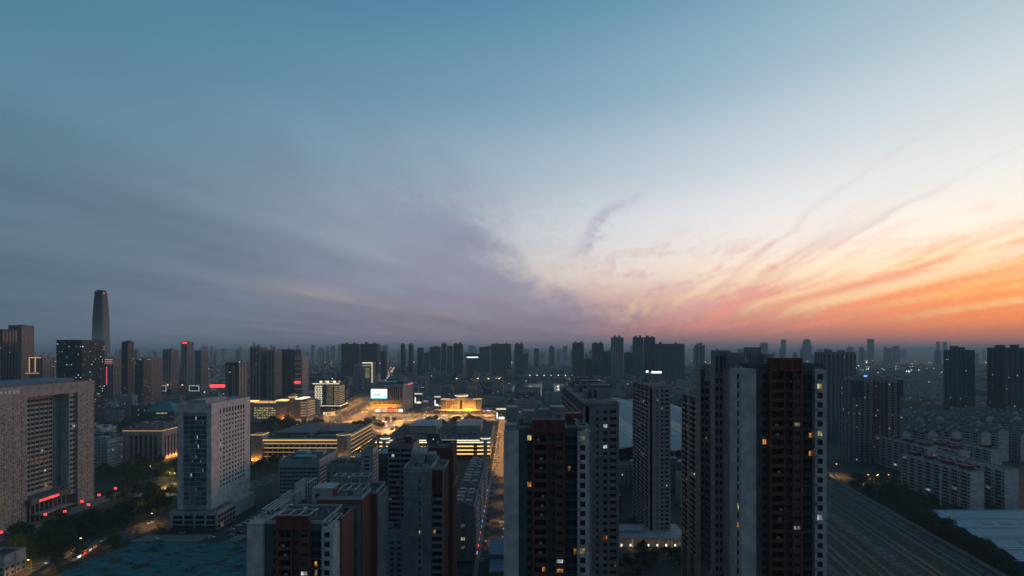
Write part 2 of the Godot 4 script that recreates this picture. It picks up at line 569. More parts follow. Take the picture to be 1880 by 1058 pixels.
func block(called: String, label: String, at: Vector3, w: float, h: float, deep: float, o := {}) -> Node3D:
	# origin: middle of the front edge on the ground; the body reaches back to -deep
	var t := thing(called, label, o.get("category", "tower"), at, o.get("turn", 0.0), o.get("group", ""))
	t.set_meta("front", w)
	var wall: StandardMaterial3D = M[o.get("wall", "grey_wall")]
	var gl: StandardMaterial3D = M[o.get("glass", "far_glass")]
	var fl: float = o.get("floor", 3.1)
	var bay: float = o.get("bay", 3.4)
	var style: String = o.get("style", "grid")
	var lit: float = o.get("lit", 0.03)
	var kinds: Array = o.get("kinds", ["lit_warm", "lit_white", "lit_dim", "lit_cool", "lit_dim"])
	var base: float = o.get("base", 0.0)
	var s := Shape.new()
	var win := Shape.new()
	var trim := Shape.new()
	var edge := Shape.new()
	var lights := {}
	s.box(Vector3(-w / 2, 0, -deep), Vector3(w / 2, h, 0), "lrftb")
	# the faces that carry windows: front, and both flanks
	var sides := [[Transform3D(Basis(), Vector3(-w / 2, 0, 0)), w]]
	if at.x < 0 or o.has("flanks"):
		sides.append([Transform3D(Basis(Vector3.UP, PI / 2), Vector3(w / 2, 0, 0)), deep])
	if at.x >= 0 or o.has("flanks"):
		sides.append([Transform3D(Basis(Vector3.UP, -PI / 2), Vector3(-w / 2, 0, -deep)), deep])
	for side in sides:
		win.T = side[0]
		s.T = side[0]
		trim.T = side[0]
		var span: float = side[1]
		var cols := maxi(1, int(span / bay))
		var step := span / cols
		var floors := int((h - base - 2.0) / fl)
		var from: int = maxi(0, int(o.get("shown", 0.0) / fl))
		match style:
			"ribs":
				# piers stand proud; between them window strips run the full height, crossed by floor edges
				for c in cols:
					if c % 2 == 0:
						s.box(Vector3(c * step + step * .1, 0, 0), Vector3(c * step + step * .95, h + (0.0 if c % 4 else 1.2), .9), "flrt")
					else:
						win.quad(Vector3(c * step - step * .02, 0, .05), Vector3(c * step + step * 1.05, 0, .05), Vector3(c * step + step * 1.05, h - 2.5, .05), Vector3(c * step - step * .02, h - 2.5, .05))
						for f in range(from, floors):
							var y := base + f * fl
							trim.box(Vector3(c * step, y, .06), Vector3(c * step + step, y + .55, .5), "fdt")
				for f in range(from, floors):
					for c in cols:
						if c % 2 == 0:
							var y := base + f * fl + .9
							var x := c * step + step * .3
							win.quad(Vector3(x, y, .94), Vector3(x + step * .42, y, .94), Vector3(x + step * .42, y + 1.5, .94), Vector3(x, y + 1.5, .94))
			"bands":
				for f in range(from, floors):
					var y := base + f * fl + 1.0
					win.quad(Vector3(step * .3, y, .05), Vector3(span - step * .3, y, .05), Vector3(span - step * .3, y + fl * .5, .05), Vector3(step * .3, y + fl * .5, .05))
				for c in cols + 1:
					trim.box(Vector3(clampf(c * step - .2, 0, span - .4), base, .06), Vector3(clampf(c * step - .2, 0, span - .4) + .4, h - 1, .3), "flr")
			"glass":
				win.quad(Vector3(.6, base, .05), Vector3(span - .6, base, .05), Vector3(span - .6, h - 1.5, .05), Vector3(.6, h - 1.5, .05))
				for f in range(from, floors):
					var y := base + f * fl
					trim.box(Vector3(.6, y, .06), Vector3(span - .6, y + .35, .22), "fdt")
				for c in cols:
					trim.box(Vector3(c * step - .12 + .6, base, .06), Vector3(c * step + .12 + .6, h - 1.5, .30), "flr")
			"lines":
				for c in cols:
					s.box(Vector3(c * step, 0, 0), Vector3(c * step + step * .35, h + 1.0, .7), "flrt")
					win.quad(Vector3(c * step + step * .35, base, .05), Vector3(c * step + step, base, .05), Vector3(c * step + step, h - 2, .05), Vector3(c * step + step * .35, h - 2, .05))
			_:
				for f in range(from, floors):
					for c in cols:
						var x := c * step + step * .26
						var y := base + f * fl + .95
						win.quad(Vector3(x, y, .05), Vector3(x + step * .48, y, .05), Vector3(x + step * .48, y + fl * .47, .05), Vector3(x, y + fl * .47, .05))
		# windows with a light on
		for i in int(cols * floors * lit + rng.randf()):
			var f := rng.randi_range(from, maxi(from, floors - 1))
			var c := rng.randi() % cols
			var k: String = kinds[rng.randi() % kinds.size()]
			if not lights.has(k):
				lights[k] = Shape.new()
			var z := 1.0 if style == "ribs" else 0.12
			var x := c * step + step * .28
			var y := base + f * fl + 1.0
			lights[k].T = side[0]
			lights[k].quad(Vector3(x, y, z), Vector3(x + step * .42, y, z), Vector3(x + step * .42, y + fl * .42, z), Vector3(x, y + fl * .42, z))
	s.T = Transform3D()
	trim.T = Transform3D()
	# parapet and what stands on the roof
	var p := 0.35
	for q in [[-w / 2, -deep, w / 2, -deep + p], [-w / 2, -p, w / 2, 0.0], [-w / 2, -deep, -w / 2 + p, 0.0], [w / 2 - p, -deep, w / 2, 0.0]]:
		edge.box(Vector3(q[0] - .03, h - .2, q[1] - .03), Vector3(q[2] + .03, h + 1.1, q[3] + .03), "lrftb")
	part(t, "wall", s.done(wall))
	if not win.v.is_empty():
		part(t, "windows", win.done(gl), Vector3.ZERO, 0.0, true)
	part(t, "parapet", edge.done(M[o.get("trim", o.get("wall", "grey_wall"))]))
	if not trim.v.is_empty():
		part(t, "floor_edges", trim.done(M[o.get("trim", o.get("wall", "grey_wall"))]), Vector3.ZERO, 0.0, true)
	part(t, "roof", bx(Vector3(-w / 2 + .3, h + .02, -deep + .3), Vector3(w / 2 - .3, h + .25, -.3), M[o.get("roof", "roof_dark")]))
	for k in lights:
		part(t, "lit_windows", lights[k].done(M[k]), Vector3.ZERO, 0.0, true)
	var huts: int = o.get("huts", 1)
	for i in huts:
		var hw := minf(w * .3, 9.0) * rng.randf_range(.7, 1.1)
		var hx := -w / 2 + w * (i + .5) / huts + rng.randf_range(-.1, .1) * w / huts
		var hh: float = o.get("hut", 4.0) * rng.randf_range(.7, 1.2)
		var hd := minf(deep * .5, 9.0)
		part(t, "roof_house", bx(Vector3(hx - hw / 2, h + .2, -deep * .6 - hd / 2), Vector3(hx + hw / 2, h + hh, -deep * .6 + hd / 2), wall))
	return t


# ---------------------------------------------------------------- the residential towers in front

const FLOOR := 2.95


func maroon_tower(t: Node3D, h: float, low: float, lit: Dictionary) -> void:
	# origin: lower left corner of its front. White end piers, dark recesses and a maroon balcony bay between them.
	part(t, "pier", bx(Vector3(0, 0, -9), Vector3(4.7, h, 0), M.white_wall))
	var j := Shape.new()
	var yy := h - 1.2
	while yy > low:
		j.box(Vector3(0.01, yy, -.02), Vector3(4.69, yy + .05, .025), "ftd")
		yy -= FLOOR * 2
	part(t, "string_course", j.done(M.pale_wall))
	part(t, "body", bx(Vector3(4.6, 0, -20), Vector3(24.2, h + .4, -1.8), M.slate_wall))
	part(t, "rear_wing", bx(Vector3(.6, 0, -21.5), Vector3(4.62, h - .6, -9), M.grey_wall))
	# maroon frame of the balcony bay and its louvred head
	for x in [[9.0, 9.65], [13.5, 13.9], [16.2, 16.6], [18.7, 19.3]]:
		part(t, "pilaster", bx(Vector3(x[0], 0, -1.8), Vector3(x[1], h - .8, 0), M.maroon))
	part(t, "head_panel", bx(Vector3(9.0, h - .8, -1.8), Vector3(19.3, h + 3.4, -.3), M.maroon))
	for x in [[9.0, 9.9], [12.6, 13.2], [15.6, 16.7], [18.6, 19.3]]:
		part(t, "head_pier", bx(Vector3(x[0], h - .8, -.3), Vector3(x[1], h + 3.4, 0), M.maroon))
	part(t, "head_beam", bx(Vector3(9.0, h + 2.8, -.28), Vector3(19.3, h + 3.42, .03), M.maroon))
	part(t, "head_beam", bx(Vector3(9.0, h - .8, -.28), Vector3(19.3, h - .3, .03), M.maroon))
	for k in 18:
		var x := 10.05 + k * .47
		if (x > 12.5 and x < 13.2) or (x > 15.5 and x < 16.7):
			continue
		part(t, "louvre", bx(Vector3(x, h - .3, -.24), Vector3(x + .2, h + 2.8, -.02), M.louvre_red))
	# right end pier with window openings
	var rows := []
	var k := 0
	var y := h - 3.4
	while y > low:
		rows.push_front([y, y + 1.75])
		y -= FLOOR
	var s := Shape.new()
	s.T = Transform3D(Basis(), Vector3(23.2, 0, 0))
	facade(s, 3.6, 0.0, h - .4, [[.75, 2.45]], rows, .3)
	s.T = Transform3D()
	s.box(Vector3(23.2, 0, -8), Vector3(26.8, h - .4, 0), "lrtb")
	part(t, "pier", s.done(M.white_wall))
	# one storey after another
	y = h - 3.4
	var slab := bx(Vector3(9.0, -.12, -1.79), Vector3(19.28, .04, -.12), M.maroon)
	var rail := bx(Vector3(9.66, .04, -.34), Vector3(13.49, 1.06, -.10), M.maroon)
	var void_rail := bx(Vector3(13.91, .04, -1.2), Vector3(16.19, 1.0, -1.1), M.slate_wall)
	var low_wall := bx(Vector3(16.61, .04, -.5), Vector3(18.69, .95, -.12), M.maroon)
	var high_wall := bx(Vector3(16.61, 2.2, -.5), Vector3(18.69, 2.83, -.12), M.maroon)
	var ledge := bx(Vector3(23.0, -.75, -.02), Vector3(24.9, -.60, .62), M.pale_wall)
	var balcony := bx(Vector3(19.31, -.12, -1.79), Vector3(23.19, .06, -.9), M.slate_wall)
	var bars := Shape.new()
	for i in 14:
		bars.box(Vector3(19.35 + i * .28, .06, -.96), Vector3(19.39 + i * .28, 1.0, -.92), "flr")
	bars.box(Vector3(19.31, 1.0, -.98), Vector3(23.19, 1.06, -.90))
	var railing := bars.done(M.frame)
	while y > low:
		var base := y - .95
		part(t, "floor_slab", slab, Vector3(0, base, 0))
		part(t, "balcony_wall", rail, Vector3(0, base, 0))
		part(t, "corridor_rail", void_rail, Vector3(0, base, 0))
		part(t, "spandrel", low_wall, Vector3(0, base, 0))
		part(t, "lintel", high_wall, Vector3(0, base, 0))
		part(t, "balcony_slab", balcony, Vector3(0, base, 0))
		part(t, "railing", railing, Vector3(0, base, 0))
		part(t, "ledge", ledge, Vector3(0, y, 0))
		window(t, Vector2(1.7, 1.75), Vector3(23.95, y, 0), lit.get("w%d" % k, pick(.03)), 2, .3, 0.0)
		window(t, Vector2(1.35, 1.7), Vector3(7.4, y, -1.69), lit.get("n%d" % k, pick(.012)), 2, .1, 0.0)
		window(t, Vector2(2.08, 1.25), Vector3(16.61, y, -.12), lit.get("r%d" % k, pick(.012)), 2, .2, 0.0)
		window(t, Vector2(3.6, 1.9), Vector3(9.78, y - .4, -1.69), lit.get("b%d" % k, pick(.012)), 3, .1, 0.0)
		window(t, Vector2(3.7, 2.2), Vector3(19.4, y - .8, -1.69), lit.get("g%d" % k, pick(.012)), 4, .1, 0.0)
		if rng.randf() < .8:
			part(t, "air_conditioner", conditioner(), Vector3(16.0 + rng.randf_range(0, .2), base + .05, -.95))
		if rng.randf() < .75:
			part(t, "air_conditioner", conditioner(), Vector3(23.2 + rng.randf_range(0, .5), y - .6, .1))
		if rng.randf() < .45:
			part(t, "air_conditioner", conditioner(), Vector3(10.2 + rng.randf_range(0, 2), base + 1.08, -.4))
		y -= FLOOR
		k += 1


func roof_clutter(t: Node3D, x0: float, x1: float, z0: float, z1: float, y: float, n: int, wall := "grey_wall") -> void:
	for i in n:
		var x := rng.randf_range(x0, x1)
		var z := rng.randf_range(z0, z1)
		var r := rng.randf()
		if r < .3:
			var s := Shape.new()
			s.bar(Vector3(0, 0, 0), Vector3(0, 1.7, 0), .75, .75, 10)
			part(t, "water_tank", s.done(M.steel), Vector3(x, y, z))
		elif r < .55:
			part(t, "air_conditioner", conditioner(), Vector3(x, y, z), rng.randf() * TAU)
		elif r < .8:
			part(t, "vent_shaft", bx(Vector3(-.5, 0, -.5), Vector3(.5, rng.randf_range(.8, 1.8), .5), M[wall]), Vector3(x, y, z))
		else:
			var s := Shape.new()
			s.bar(Vector3.ZERO, Vector3(0, rng.randf_range(2.5, 5.0), 0), .04, .03, 5)
			part(t, "antenna", s.done(M.metal), Vector3(x, y, z))


func frame_pergola(t: Node3D, x0: float, x1: float, z0: float, z1: float, y0: float, y1: float, n: int, m := "trim") -> void:
	# an open concrete frame on a roof: two long beams, cross beams, and posts
	var b := .28
	part(t, "roof_beam", bx(Vector3(x0, y1 - .35, z1 - b), Vector3(x1, y1, z1), M[m]))
	part(t, "roof_beam", bx(Vector3(x0, y1 - .35, z0), Vector3(x1, y1, z0 + b), M[m]))
	for i in n + 1:
		var x := lerpf(x0, x1 - b, float(i) / n)
		part(t, "cross_beam", bx(Vector3(x, y1 - .33, z0 + b), Vector3(x + b, y1 + .02, z1 - b), M[m]))
		part(t, "roof_post", bx(Vector3(x, y0, z1 - b - .01), Vector3(x + b, y1 - .35, z1 - .01), M[m]))
		part(t, "roof_post", bx(Vector3(x, y0, z0 + .01), Vector3(x + b, y1 - .35, z0 + b + .01), M[m]))


func parapet(t: Node3D, x0: float, x1: float, z0: float, z1: float, y: float, tall := 1.1, m := "trim") -> void:
	var p := .25
	part(t, "parapet", bx(Vector3(x0, y, z1 - p), Vector3(x1, y + tall, z1), M[m]))
	part(t, "parapet", bx(Vector3(x0, y, z0), Vector3(x1, y + tall, z0 + p), M[m]))
	part(t, "parapet", bx(Vector3(x0, y, z0 + p), Vector3(x0 + p, y + tall - .02, z1 - p), M[m]))
	part(t, "parapet", bx(Vector3(x1 - p, y, z0 + p), Vector3(x1, y + tall - .02, z1 - p), M[m]))


func cream_tower(t: Node3D, h: float, low: float, length: float, lit: Dictionary, p_lit: float) -> void:
	# origin: lower left corner of its narrow front, 14.2 m wide; the long side with the balconies faces -x
	var rows := []
	var y := h - 5.2
	while y > low:
		rows.push_front([y, y + 1.55])
		y -= FLOOR
	var s := Shape.new()
	facade(s, 14.2, 0.0, h - 1.4, [[4.7, 5.5], [7.6, 9.3], [10.4, 13.1]], rows, .45)
	s.box(Vector3(0.02, 0, -length), Vector3(14.2, h - 1.4, 0), "rtb")
	s.box(Vector3(1.5, 0, -length), Vector3(14.0, h - 1.5, -.6), "lt")
	part(t, "wall", s.done(M.taupe_wall))
	part(t, "cornice", bx(Vector3(-.25, h - 1.4, -length - .2), Vector3(14.45, h - .7, .25), M.taupe_wall))
	part(t, "roof_edge", bx(Vector3(0, h - .7, -length), Vector3(14.2, h, 0), M.pale_wall))
	part(t, "roof", bx(Vector3(.4, h, -length + .4), Vector3(13.8, h + .1, -.4), M.roof_grey))
	# band at about mid height
	part(t, "string_course", bx(Vector3(-.05, h - 23.0, -.2), Vector3(14.25, h - 22.7, .12), M.pale_wall))
	# the long side: deep balconies between piers
	var units := maxi(1, int(length / 12.5))
	var u := length / units
	for i in units + 1:
		var z := -length + i * u
		part(t, "side_pier", bx(Vector3(-.9, 0, minf(z, -1.2)), Vector3(1.6, h - 2.2 + (i % 2) * 1.5, minf(z, -1.2) + 1.2), M.taupe_wall))
		if i < units:
			part(t, "side_wall", bx(Vector3(.6, 0, z + u * .42), Vector3(1.6, h - 3, z + u * .62), M.grey_wall))
	y = h - 5.2
	var k := 0
	var floor_edge := bx(Vector3(-.7, -.1, -length + .3), Vector3(1.49, .08, -1.3), M.slate_wall)
	var guard := Shape.new()
	for i in units:
		guard.box(Vector3(-.68, .08, -length + i * u + 1.3), Vector3(-.60, .95, -length + i * u + u * .42))
		guard.box(Vector3(-.68, .08, -length + i * u + u * .62), Vector3(-.60, .95, -length + i * u + u - .1))
	var guards := guard.done(M.pale_frame)
	var sill := bx(Vector3(10.3, -.9, -.44), Vector3(13.15, .2, .06), M.taupe_wall)
	while y > low:
		window(t, Vector2(.8, 1.55), Vector3(4.7, y, 0), lit.get("n%d" % k, pick(p_lit)), 1, .4, 0.0)
		window(t, Vector2(1.7, 1.55), Vector3(7.6, y, 0), lit.get("w%d" % k, pick(p_lit)), 2, .3, 0.0)
		window(t, Vector2(2.7, 1.55), Vector3(10.4, y, 0), lit.get("b%d" % k, pick(p_lit)), 3, .43, 0.0)
		part(t, "balcony_wall", sill, Vector3(0, y, 0))
		part(t, "floor_slab", floor_edge, Vector3(0, y - .9, 0))
		part(t, "balcony_guard", guards, Vector3(0, y - .9, 0))
		for i in units:
			for side in 2:
				var g := pick(p_lit * 2.2, ["lit_orange", "lit_warm", "lit_dim", "lit_white"])
				var z := -length + i * u + u * (.42 if side == 0 else 1.0) - .3
				if g != "glass" or i > units - 3:
					window(t, Vector2(u * .3, 1.9), Vector3(1.38, y - .5, z - u * .3), g, 2, .1, -PI / 2)
		y -= FLOOR
		k += 1
	# penthouses over every stair
	var n := maxi(1, int(length / 26.0))
	for i in n:
		var z := -length + (i + .35) * length / n
		part(t, "penthouse", bx(Vector3(5.2, h + .1, z - 5), Vector3(13.6, h + 5.2, z + 5), M.taupe_wall))
		part(t, "penthouse_roof", bx(Vector3(4.8, h + 5.2, z - 5.4), Vector3(14.0, h + 5.7, z + 5.4), M.roof_grey))
		part(t, "penthouse_door", bx(Vector3(6.2, h + .1, z + 4.9), Vector3(7.3, h + 3.4, z + 5.04), M.dark_wall))
		part(t, "stair_head", bx(Vector3(1.8, h + .1, z - 3), Vector3(4.4, h + 3.4, z + 3), M.taupe_wall))
	roof_clutter(t, 1, 13, -length + 1, -2, h + .1, int(length / 5), "pale_wall")


func build_foreground_towers() -> void:
	# tower with the maroon bay that stands by the market street
	var t := thing("maroon_tower", "white and maroon residential tower in the middle, beside the orange-lit market street", "tower", Vector3(-2.6, 0, -171), 0, "maroon and white residential towers")
	maroon_tower(t, 106.2, 56.0, {"n0": "lit_yellow", "w0": "lit_dim", "g3": "lit_orange", "n5": "lit_orange", "r13": "lit_white", "b14": "lit_orange", "r14": "lit_orange", "g12": "lit_orange"})
	for x in [[0.3, 4.2, -8.5, -1.0, 2.2], [.8, 4.4, -20, -12, 6.6]]:
		part(t, "roof_house", bx(Vector3(x[0], 105, x[2]), Vector3(x[1], 105.6 + x[4], x[3]), M.grey_wall))
	part(t, "roof", bx(Vector3(4.7, 106.6, -19.8), Vector3(26.4, 106.75, -1.9), M.roof_dark))
	parapet(t, 4.65, 26.7, -20, -1.75, 106.6, .9, "grey_wall")
	part(t, "roof_house", bx(Vector3(11.5, 106.7, -17), Vector3(15.2, 111.5, -12.5), M.grey_wall))
	part(t, "roof_house", bx(Vector3(15.8, 106.7, -18), Vector3(20.5, 112.4, -11), M.taupe_wall))
	part(t, "roof_house", bx(Vector3(6.2, 106.7, -18), Vector3(10.2, 110.9, -13), M.taupe_wall))
	part(t, "roof_door", bx(Vector3(17.4, 106.7, -11), Vector3(18.7, 109.6, -10.92), M.dark_wall))
	part(t, "roof_house", bx(Vector3(20.6, 106.7, -19), Vector3(26.2, 109.9, -14), M.maroon))
	part(t, "sun_screen", bx(Vector3(10.5, 108.0, -11.5), Vector3(13.6, 108.1, -9), M.roof_teal))
	frame_pergola(t, 9.2, 19.1, -6, -1.9, 106.7, 109.6, 3, "grey_wall")
	frame_pergola(t, 23.3, 26.7, -8, -.2, 105.8, 107.6, 1, "pale_wall")
	roof_clutter(t, 5.5, 25.5, -18, -7, 106.75, 14)
	part(t, "rear_wing", bx(Vector3(26.8, 0, -20), Vector3(28.0, 105.5, -2.5), M.grey_wall))

	# its taller twin to the east, with stepped wings on its flank
	t = thing("maroon_tower", "tallest white and maroon residential tower, cutting the horizon east of the station roof", "tower", Vector3(72.0, 0, -171), 0, "maroon and white residential towers")
	maroon_tower(t, 125.6, 56.0, {"w1": "lit_yellow", "g1": "lit_dim", "g6": "lit_orange", "n7": "lit_orange", "w15": "lit_white", "g12": "lit_orange", "r16": "lit_white", "g8": "lit_orange"})
	part(t, "roof", bx(Vector3(4.7, 126.0, -19.8), Vector3(26.4, 126.15, -1.9), M.roof_dark))
	parapet(t, 4.65, 26.7, -20, -1.75, 126.0, 1.2, "slate_wall")
	part(t, "roof_house", bx(Vector3(1.5, 124.8, -19), Vector3(8.5, 130.6, -13), M.grey_wall))
	part(t, "roof_house", bx(Vector3(8.6, 126.1, -18), Vector3(12.0, 132.4, -12.5), M.grey_wall))
	part(t, "roof_house", bx(Vector3(12.1, 126.1, -18), Vector3(15.4, 130.2, -11), M.grey_wall))
	roof_clutter(t, 1.0, 4.0, -8, -1, 125.65, 5)
	roof_clutter(t, 5.5, 25.5, -10, -3, 126.15, 8)
	# windows on the outer flank of the white pier
	var y := 122.2
	var flank := Shape.new()
	var k := 0
	while y > 56.0:
		window(t, Vector2(1.2, 1.75), Vector3(-.06, y, -2.9), pick(.03), 2, .05, -PI / 2)
		part(t, "ledge", bx(Vector3(-.6, -.7, -3.6), Vector3(.02, -.56, -1.4), M.pale_wall), Vector3(0, y, 0))
		y -= FLOOR
		k += 1
	# the stepped wings, each a pier with paired windows and a dark recess behind it
	for wing in [[-2.0, -17.0, 5.6, 130.5, 3.5], [1.4, -41.0, 4.6, 125.0, 4.0]]:
		var rows := []
		y = wing[3] - 10.5
		while y > 48.0:
			rows.push_front([y, y + 1.7])
			y -= FLOOR
		var s := Shape.new()
		s.T = Transform3D(Basis(), Vector3(wing[0], 0, wing[1]))
		facade(s, wing[2], 0, wing[3], [[.4, 1.3], [1.9, 2.7], [3.3, 4.2]], rows, .35)
		s.box(Vector3(0, 0, -wing[4]), Vector3(wing[2], wing[3], 0), "lrtb")
		part(t, "wing", s.done(M.grey_wall))
		for r in rows:
			for x in [.4, 1.9, 3.3]:
				var wide := .8 if x == 1.9 else .9
				window(t, Vector2(wide, 1.7), Vector3(wing[0] + x, r[0], wing[1]), pick(.015), 1 if x == 1.9 else 2, .3, 0.0)
		for x in [.3, 1.75, 3.2]:
			part(t, "slot", bx(Vector3(wing[0] + x, wing[3] - 6.5, wing[1] - .2), Vector3(wing[0] + x + .95, wing[3] - 1.2, wing[1] + .03), M.slate_wall))
		parapet(t, wing[0], wing[0] + wing[2], wing[1] - wing[4], wing[1], wing[3], .8, "grey_wall")
	part(t, "link", bx(Vector3(3.6, 0, -34.0), Vector3(9.5, 127.5, -17.6), M.grey_wall))
	part(t, "link", bx(Vector3(3.0, 0, -47), Vector3(8.0, 124.0, -34.1), M.grey_wall))
	y = 117.0
	while y > 48.0:
		part(t, "ledge", bx(Vector3(3.7, 0, -17.6), Vector3(6.6, .15, -16.6), M.pale_wall), Vector3(0, y, 0))
		window(t, Vector2(1.6, 1.6), Vector3(4.6, y + .9, -17.55), pick(.08, ["lit_orange", "lit_dim"]), 2, .05, 0.0)
		window(t, Vector2(5.0, 1.8), Vector3(2.95, y + .6, -40.0), pick(.05, ["lit_orange", "lit_dim", "lit_yellow"]), 3, .05, -PI / 2)
		part(t, "balcony_slab", bx(Vector3(1.6, 0, -40.9), Vector3(3.0, .2, -33.2), M.slate_wall), Vector3(0, y, 0))
		y -= FLOOR

	# three cream slabs further back
	t = thing("cream_slab", "long taupe slab with dark balconies, right behind the maroon tower by the market street", "tower", Vector3(31.0, 0, -230), 0, "cream residential slabs")
	cream_tower(t, 109.6, 33.0, 100.0, {"w2": "lit_white", "w5": "lit_white", "w18": "lit_orange"}, .02)
	t = thing("cream_slab", "slim taupe tower with lit side balconies, rising in front of the teal station roof", "tower", Vector3(95.0, 0, -375), 0, "cream residential slabs")
	cream_tower(t, 107.0, 2.0, 50.0, {"w4": "lit_dim", "b22": "lit_white"}, .03)
	t = thing("cream_slab", "taupe tower almost hidden behind the tallest maroon tower", "tower", Vector3(98.0, 0, -286), 0, "cream residential slabs")
	cream_tower(t, 107.0, 20.0, 26.0, {}, .05)


func build_old_blocks() -> void:
	# the brick complex in the lower left: same plan as the maroon towers, seen from above
	var t := thing("brick_tower", "dark red-brick and white apartment tower with roof frames, lowest in the foreground", "tower", Vector3(-82.3, 0, -169))
	maroon_tower(t, 76.6, 56.0, {"g3": "lit_orange", "r4": "lit_white", "g4": "lit_dim"})
	part(t, "rear_wing", bx(Vector3(0.4, 0, -46), Vector3(10, 72.8, -21.5), M.grey_wall))
	part(t, "roof", bx(Vector3(.8, 72.8, -45.6), Vector3(9.8, 72.95, -21.8), M.roof_dark))
	part(t, "roof", bx(Vector3(4.7, 77.0, -19.8), Vector3(24.0, 77.15, -1.9), M.roof_dark))
	part(t, "roof", bx(Vector3(.3, 76.0, -21.2), Vector3(4.4, 76.15, -9.2), M.roof_dark))
	parapet(t, 0, 4.7, -9, 0, 76.6, 1.0, "trim")
	parapet(t, 4.7, 23.4, -20, -1.75, 77.0, 1.0, "trim")
	frame_pergola(t, 9.2, 19.1, -7, -.3, 77.0, 80.2, 3, "trim")
	frame_pergola(t, 23.3, 27.0, -9, -.1, 76.2, 78.2, 2, "trim")
	frame_pergola(t, .2, 4.6, -22, -9.5, 76.2, 79.4, 3, "trim")
	# frames that climb along the west edge of the roof
	for q in [[-.1, 3.4, -34, -24, 73, 79.5], [.4, 5.0, -46, -36, 73, 81.0]]:
		part(t, "frame_wall", bx(Vector3(q[0], q[4], q[2]), Vector3(q[0] + .3, q[5], q[3]), M.pale_wall))
		for i in 5:
			var z: float = lerpf(q[2], q[3] - .3, i / 4.0)
			part(t, "roof_post", bx(Vector3(q[1], q[4], z), Vector3(q[1] + .3, q[5], z + .3), M.trim))
			part(t, "cross_beam", bx(Vector3(q[0] + .3, q[5] - .35, z), Vector3(q[1], q[5] - .02, z + .3), M.trim))
		part(t, "roof_beam", bx(Vector3(q[1], q[5], q[2]), Vector3(q[1] + .3, q[5] + .35, q[3]), M.trim))
		part(t, "roof_beam", bx(Vector3(q[1], q[4], q[2]), Vector3(q[1] + .3, q[4] + .5, q[3]), M.trim))
	# brick flank and the two brick wings stepping back to the east
	part(t, "brick_flank", bx(Vector3(26.8, 0, -19), Vector3(27.7, 77.2, -6.5), M.brick_red))
	part(t, "brick_wing", bx(Vector3(13.0, 0, -37), Vector3(29.0, 78.2, -24.5), M.brick_red))
	part(t, "link", bx(Vector3(13.5, 0, -24.6), Vector3(28.6, 76.6, -20), M.slate_wall))
	part(t, "roof", bx(Vector3(13.3, 78.2, -36.7), Vector3(28.7, 78.35, -24.8), M.roof_grey))
	parapet(t, 13.0, 29.0, -37, -24.5, 78.2, 1.1, "trim")
	part(t, "roof_house", bx(Vector3(11.0, 73.0, -33), Vector3(18.5, 82.2, -25.0), M.pale_wall))
	part(t, "roof_house_flank", bx(Vector3(18.52, 78.3, -33), Vector3(19.1, 82.0, -24.9), M.brick_red))
	window(t, Vector2(1.5, 1.6), Vector3(12.2, 78.6, -24.95), "glass", 1, .05, 0.0, "frame", "roof_window")
	frame_pergola(t, 20.0, 28.8, -36, -26, 78.3, 81.4, 3, "trim")
	part(t, "rear_wing", bx(Vector3(9.0, 0, -52), Vector3(31.0, 77.0, -37), M.maroon))
	part(t, "roof", bx(Vector3(9.3, 77.0, -51.7), Vector3(30.7, 77.15, -37.3), M.roof_dark))
	parapet(t, 9.0, 31.0, -52, -37, 77.0, 1.1, "trim")
	frame_pergola(t, 12.0, 26.0, -50, -45, 77.1, 82.0, 4, "trim")
	for i in 3:
		part(t, "roof_panel", bx(Vector3(13.0 + i * 4.4, 77.1, -49.5), Vector3(16.6 + i * 4.4, 80.6, -49.2), M.grey_wall))
	for i in 6:
		var z := -38.5 - i * 2.4
		part(t, "balcony_stack", bx(Vector3(31.02, 0, z - 1.6), Vector3(31.9, 76.0, z), M.pale_wall))
	for i in 6:
		window(t, Vector2(1.3, 1.7), Vector3(24.0 + (i % 2) * 2.2, 73.0 - i * FLOOR, -19.93), "lit_white" if i == 2 else "glass", 2, .05, 0.0)
	roof_clutter(t, 2, 9, -44, -24, 72.95, 10, "pale_wall")
	roof_clutter(t, 6, 22, -18, -8, 77.15, 12, "pale_wall")
	roof_clutter(t, 14, 28, -36, -26, 78.35, 8, "pale_wall")

	# grey tower with one column of slot windows, and the brown block behind it
	t = thing("grey_tower", "plain grey tower with one column of slot windows, left of the long old slabs", "tower", Vector3(-43.8, 0, -220))
	var rows := []
	var y := 77.5
	while y > 36:
		rows.push_front([y, y + 1.5])
		y -= FLOOR
	var s := Shape.new()
	facade(s, 11.2, 0, 83.2, [[6.1, 6.75]], rows, .35)
	s.box(Vector3(0, 0, -24), Vector3(11.2, 83.2, 0), "lrtb")
	part(t, "wall", s.done(M.grey_wall))
	for r in rows:
		window(t, Vector2(.65, 1.5), Vector3(6.1, r[0], 0), "lit_yellow" if rows.find(r) == rows.size() - 8 else "glass", 1, .3, 0.0)
	part(t, "cornice", bx(Vector3(-.2, 81.9, -24.2), Vector3(11.4, 82.5, .2), M.pale_wall))
	part(t, "string_course", bx(Vector3(-.1, 72.2, -24.1), Vector3(11.3, 72.6, .12), M.pale_wall))
	part(t, "roof", bx(Vector3(.3, 83.2, -23.7), Vector3(10.9, 83.3, -.3), M.roof_grey))
	parapet(t, 0, 11.2, -24, 0, 83.2, .9, "pale_wall")
	part(t, "brown_flank", bx(Vector3(11.2, 0, -18), Vector3(16.0, 82.4, -2.2), M.maroon))
	part(t, "flank_post", bx(Vector3(15.4, 0, -2.2), Vector3(16.0, 82.8, -1.7), M.taupe_wall))
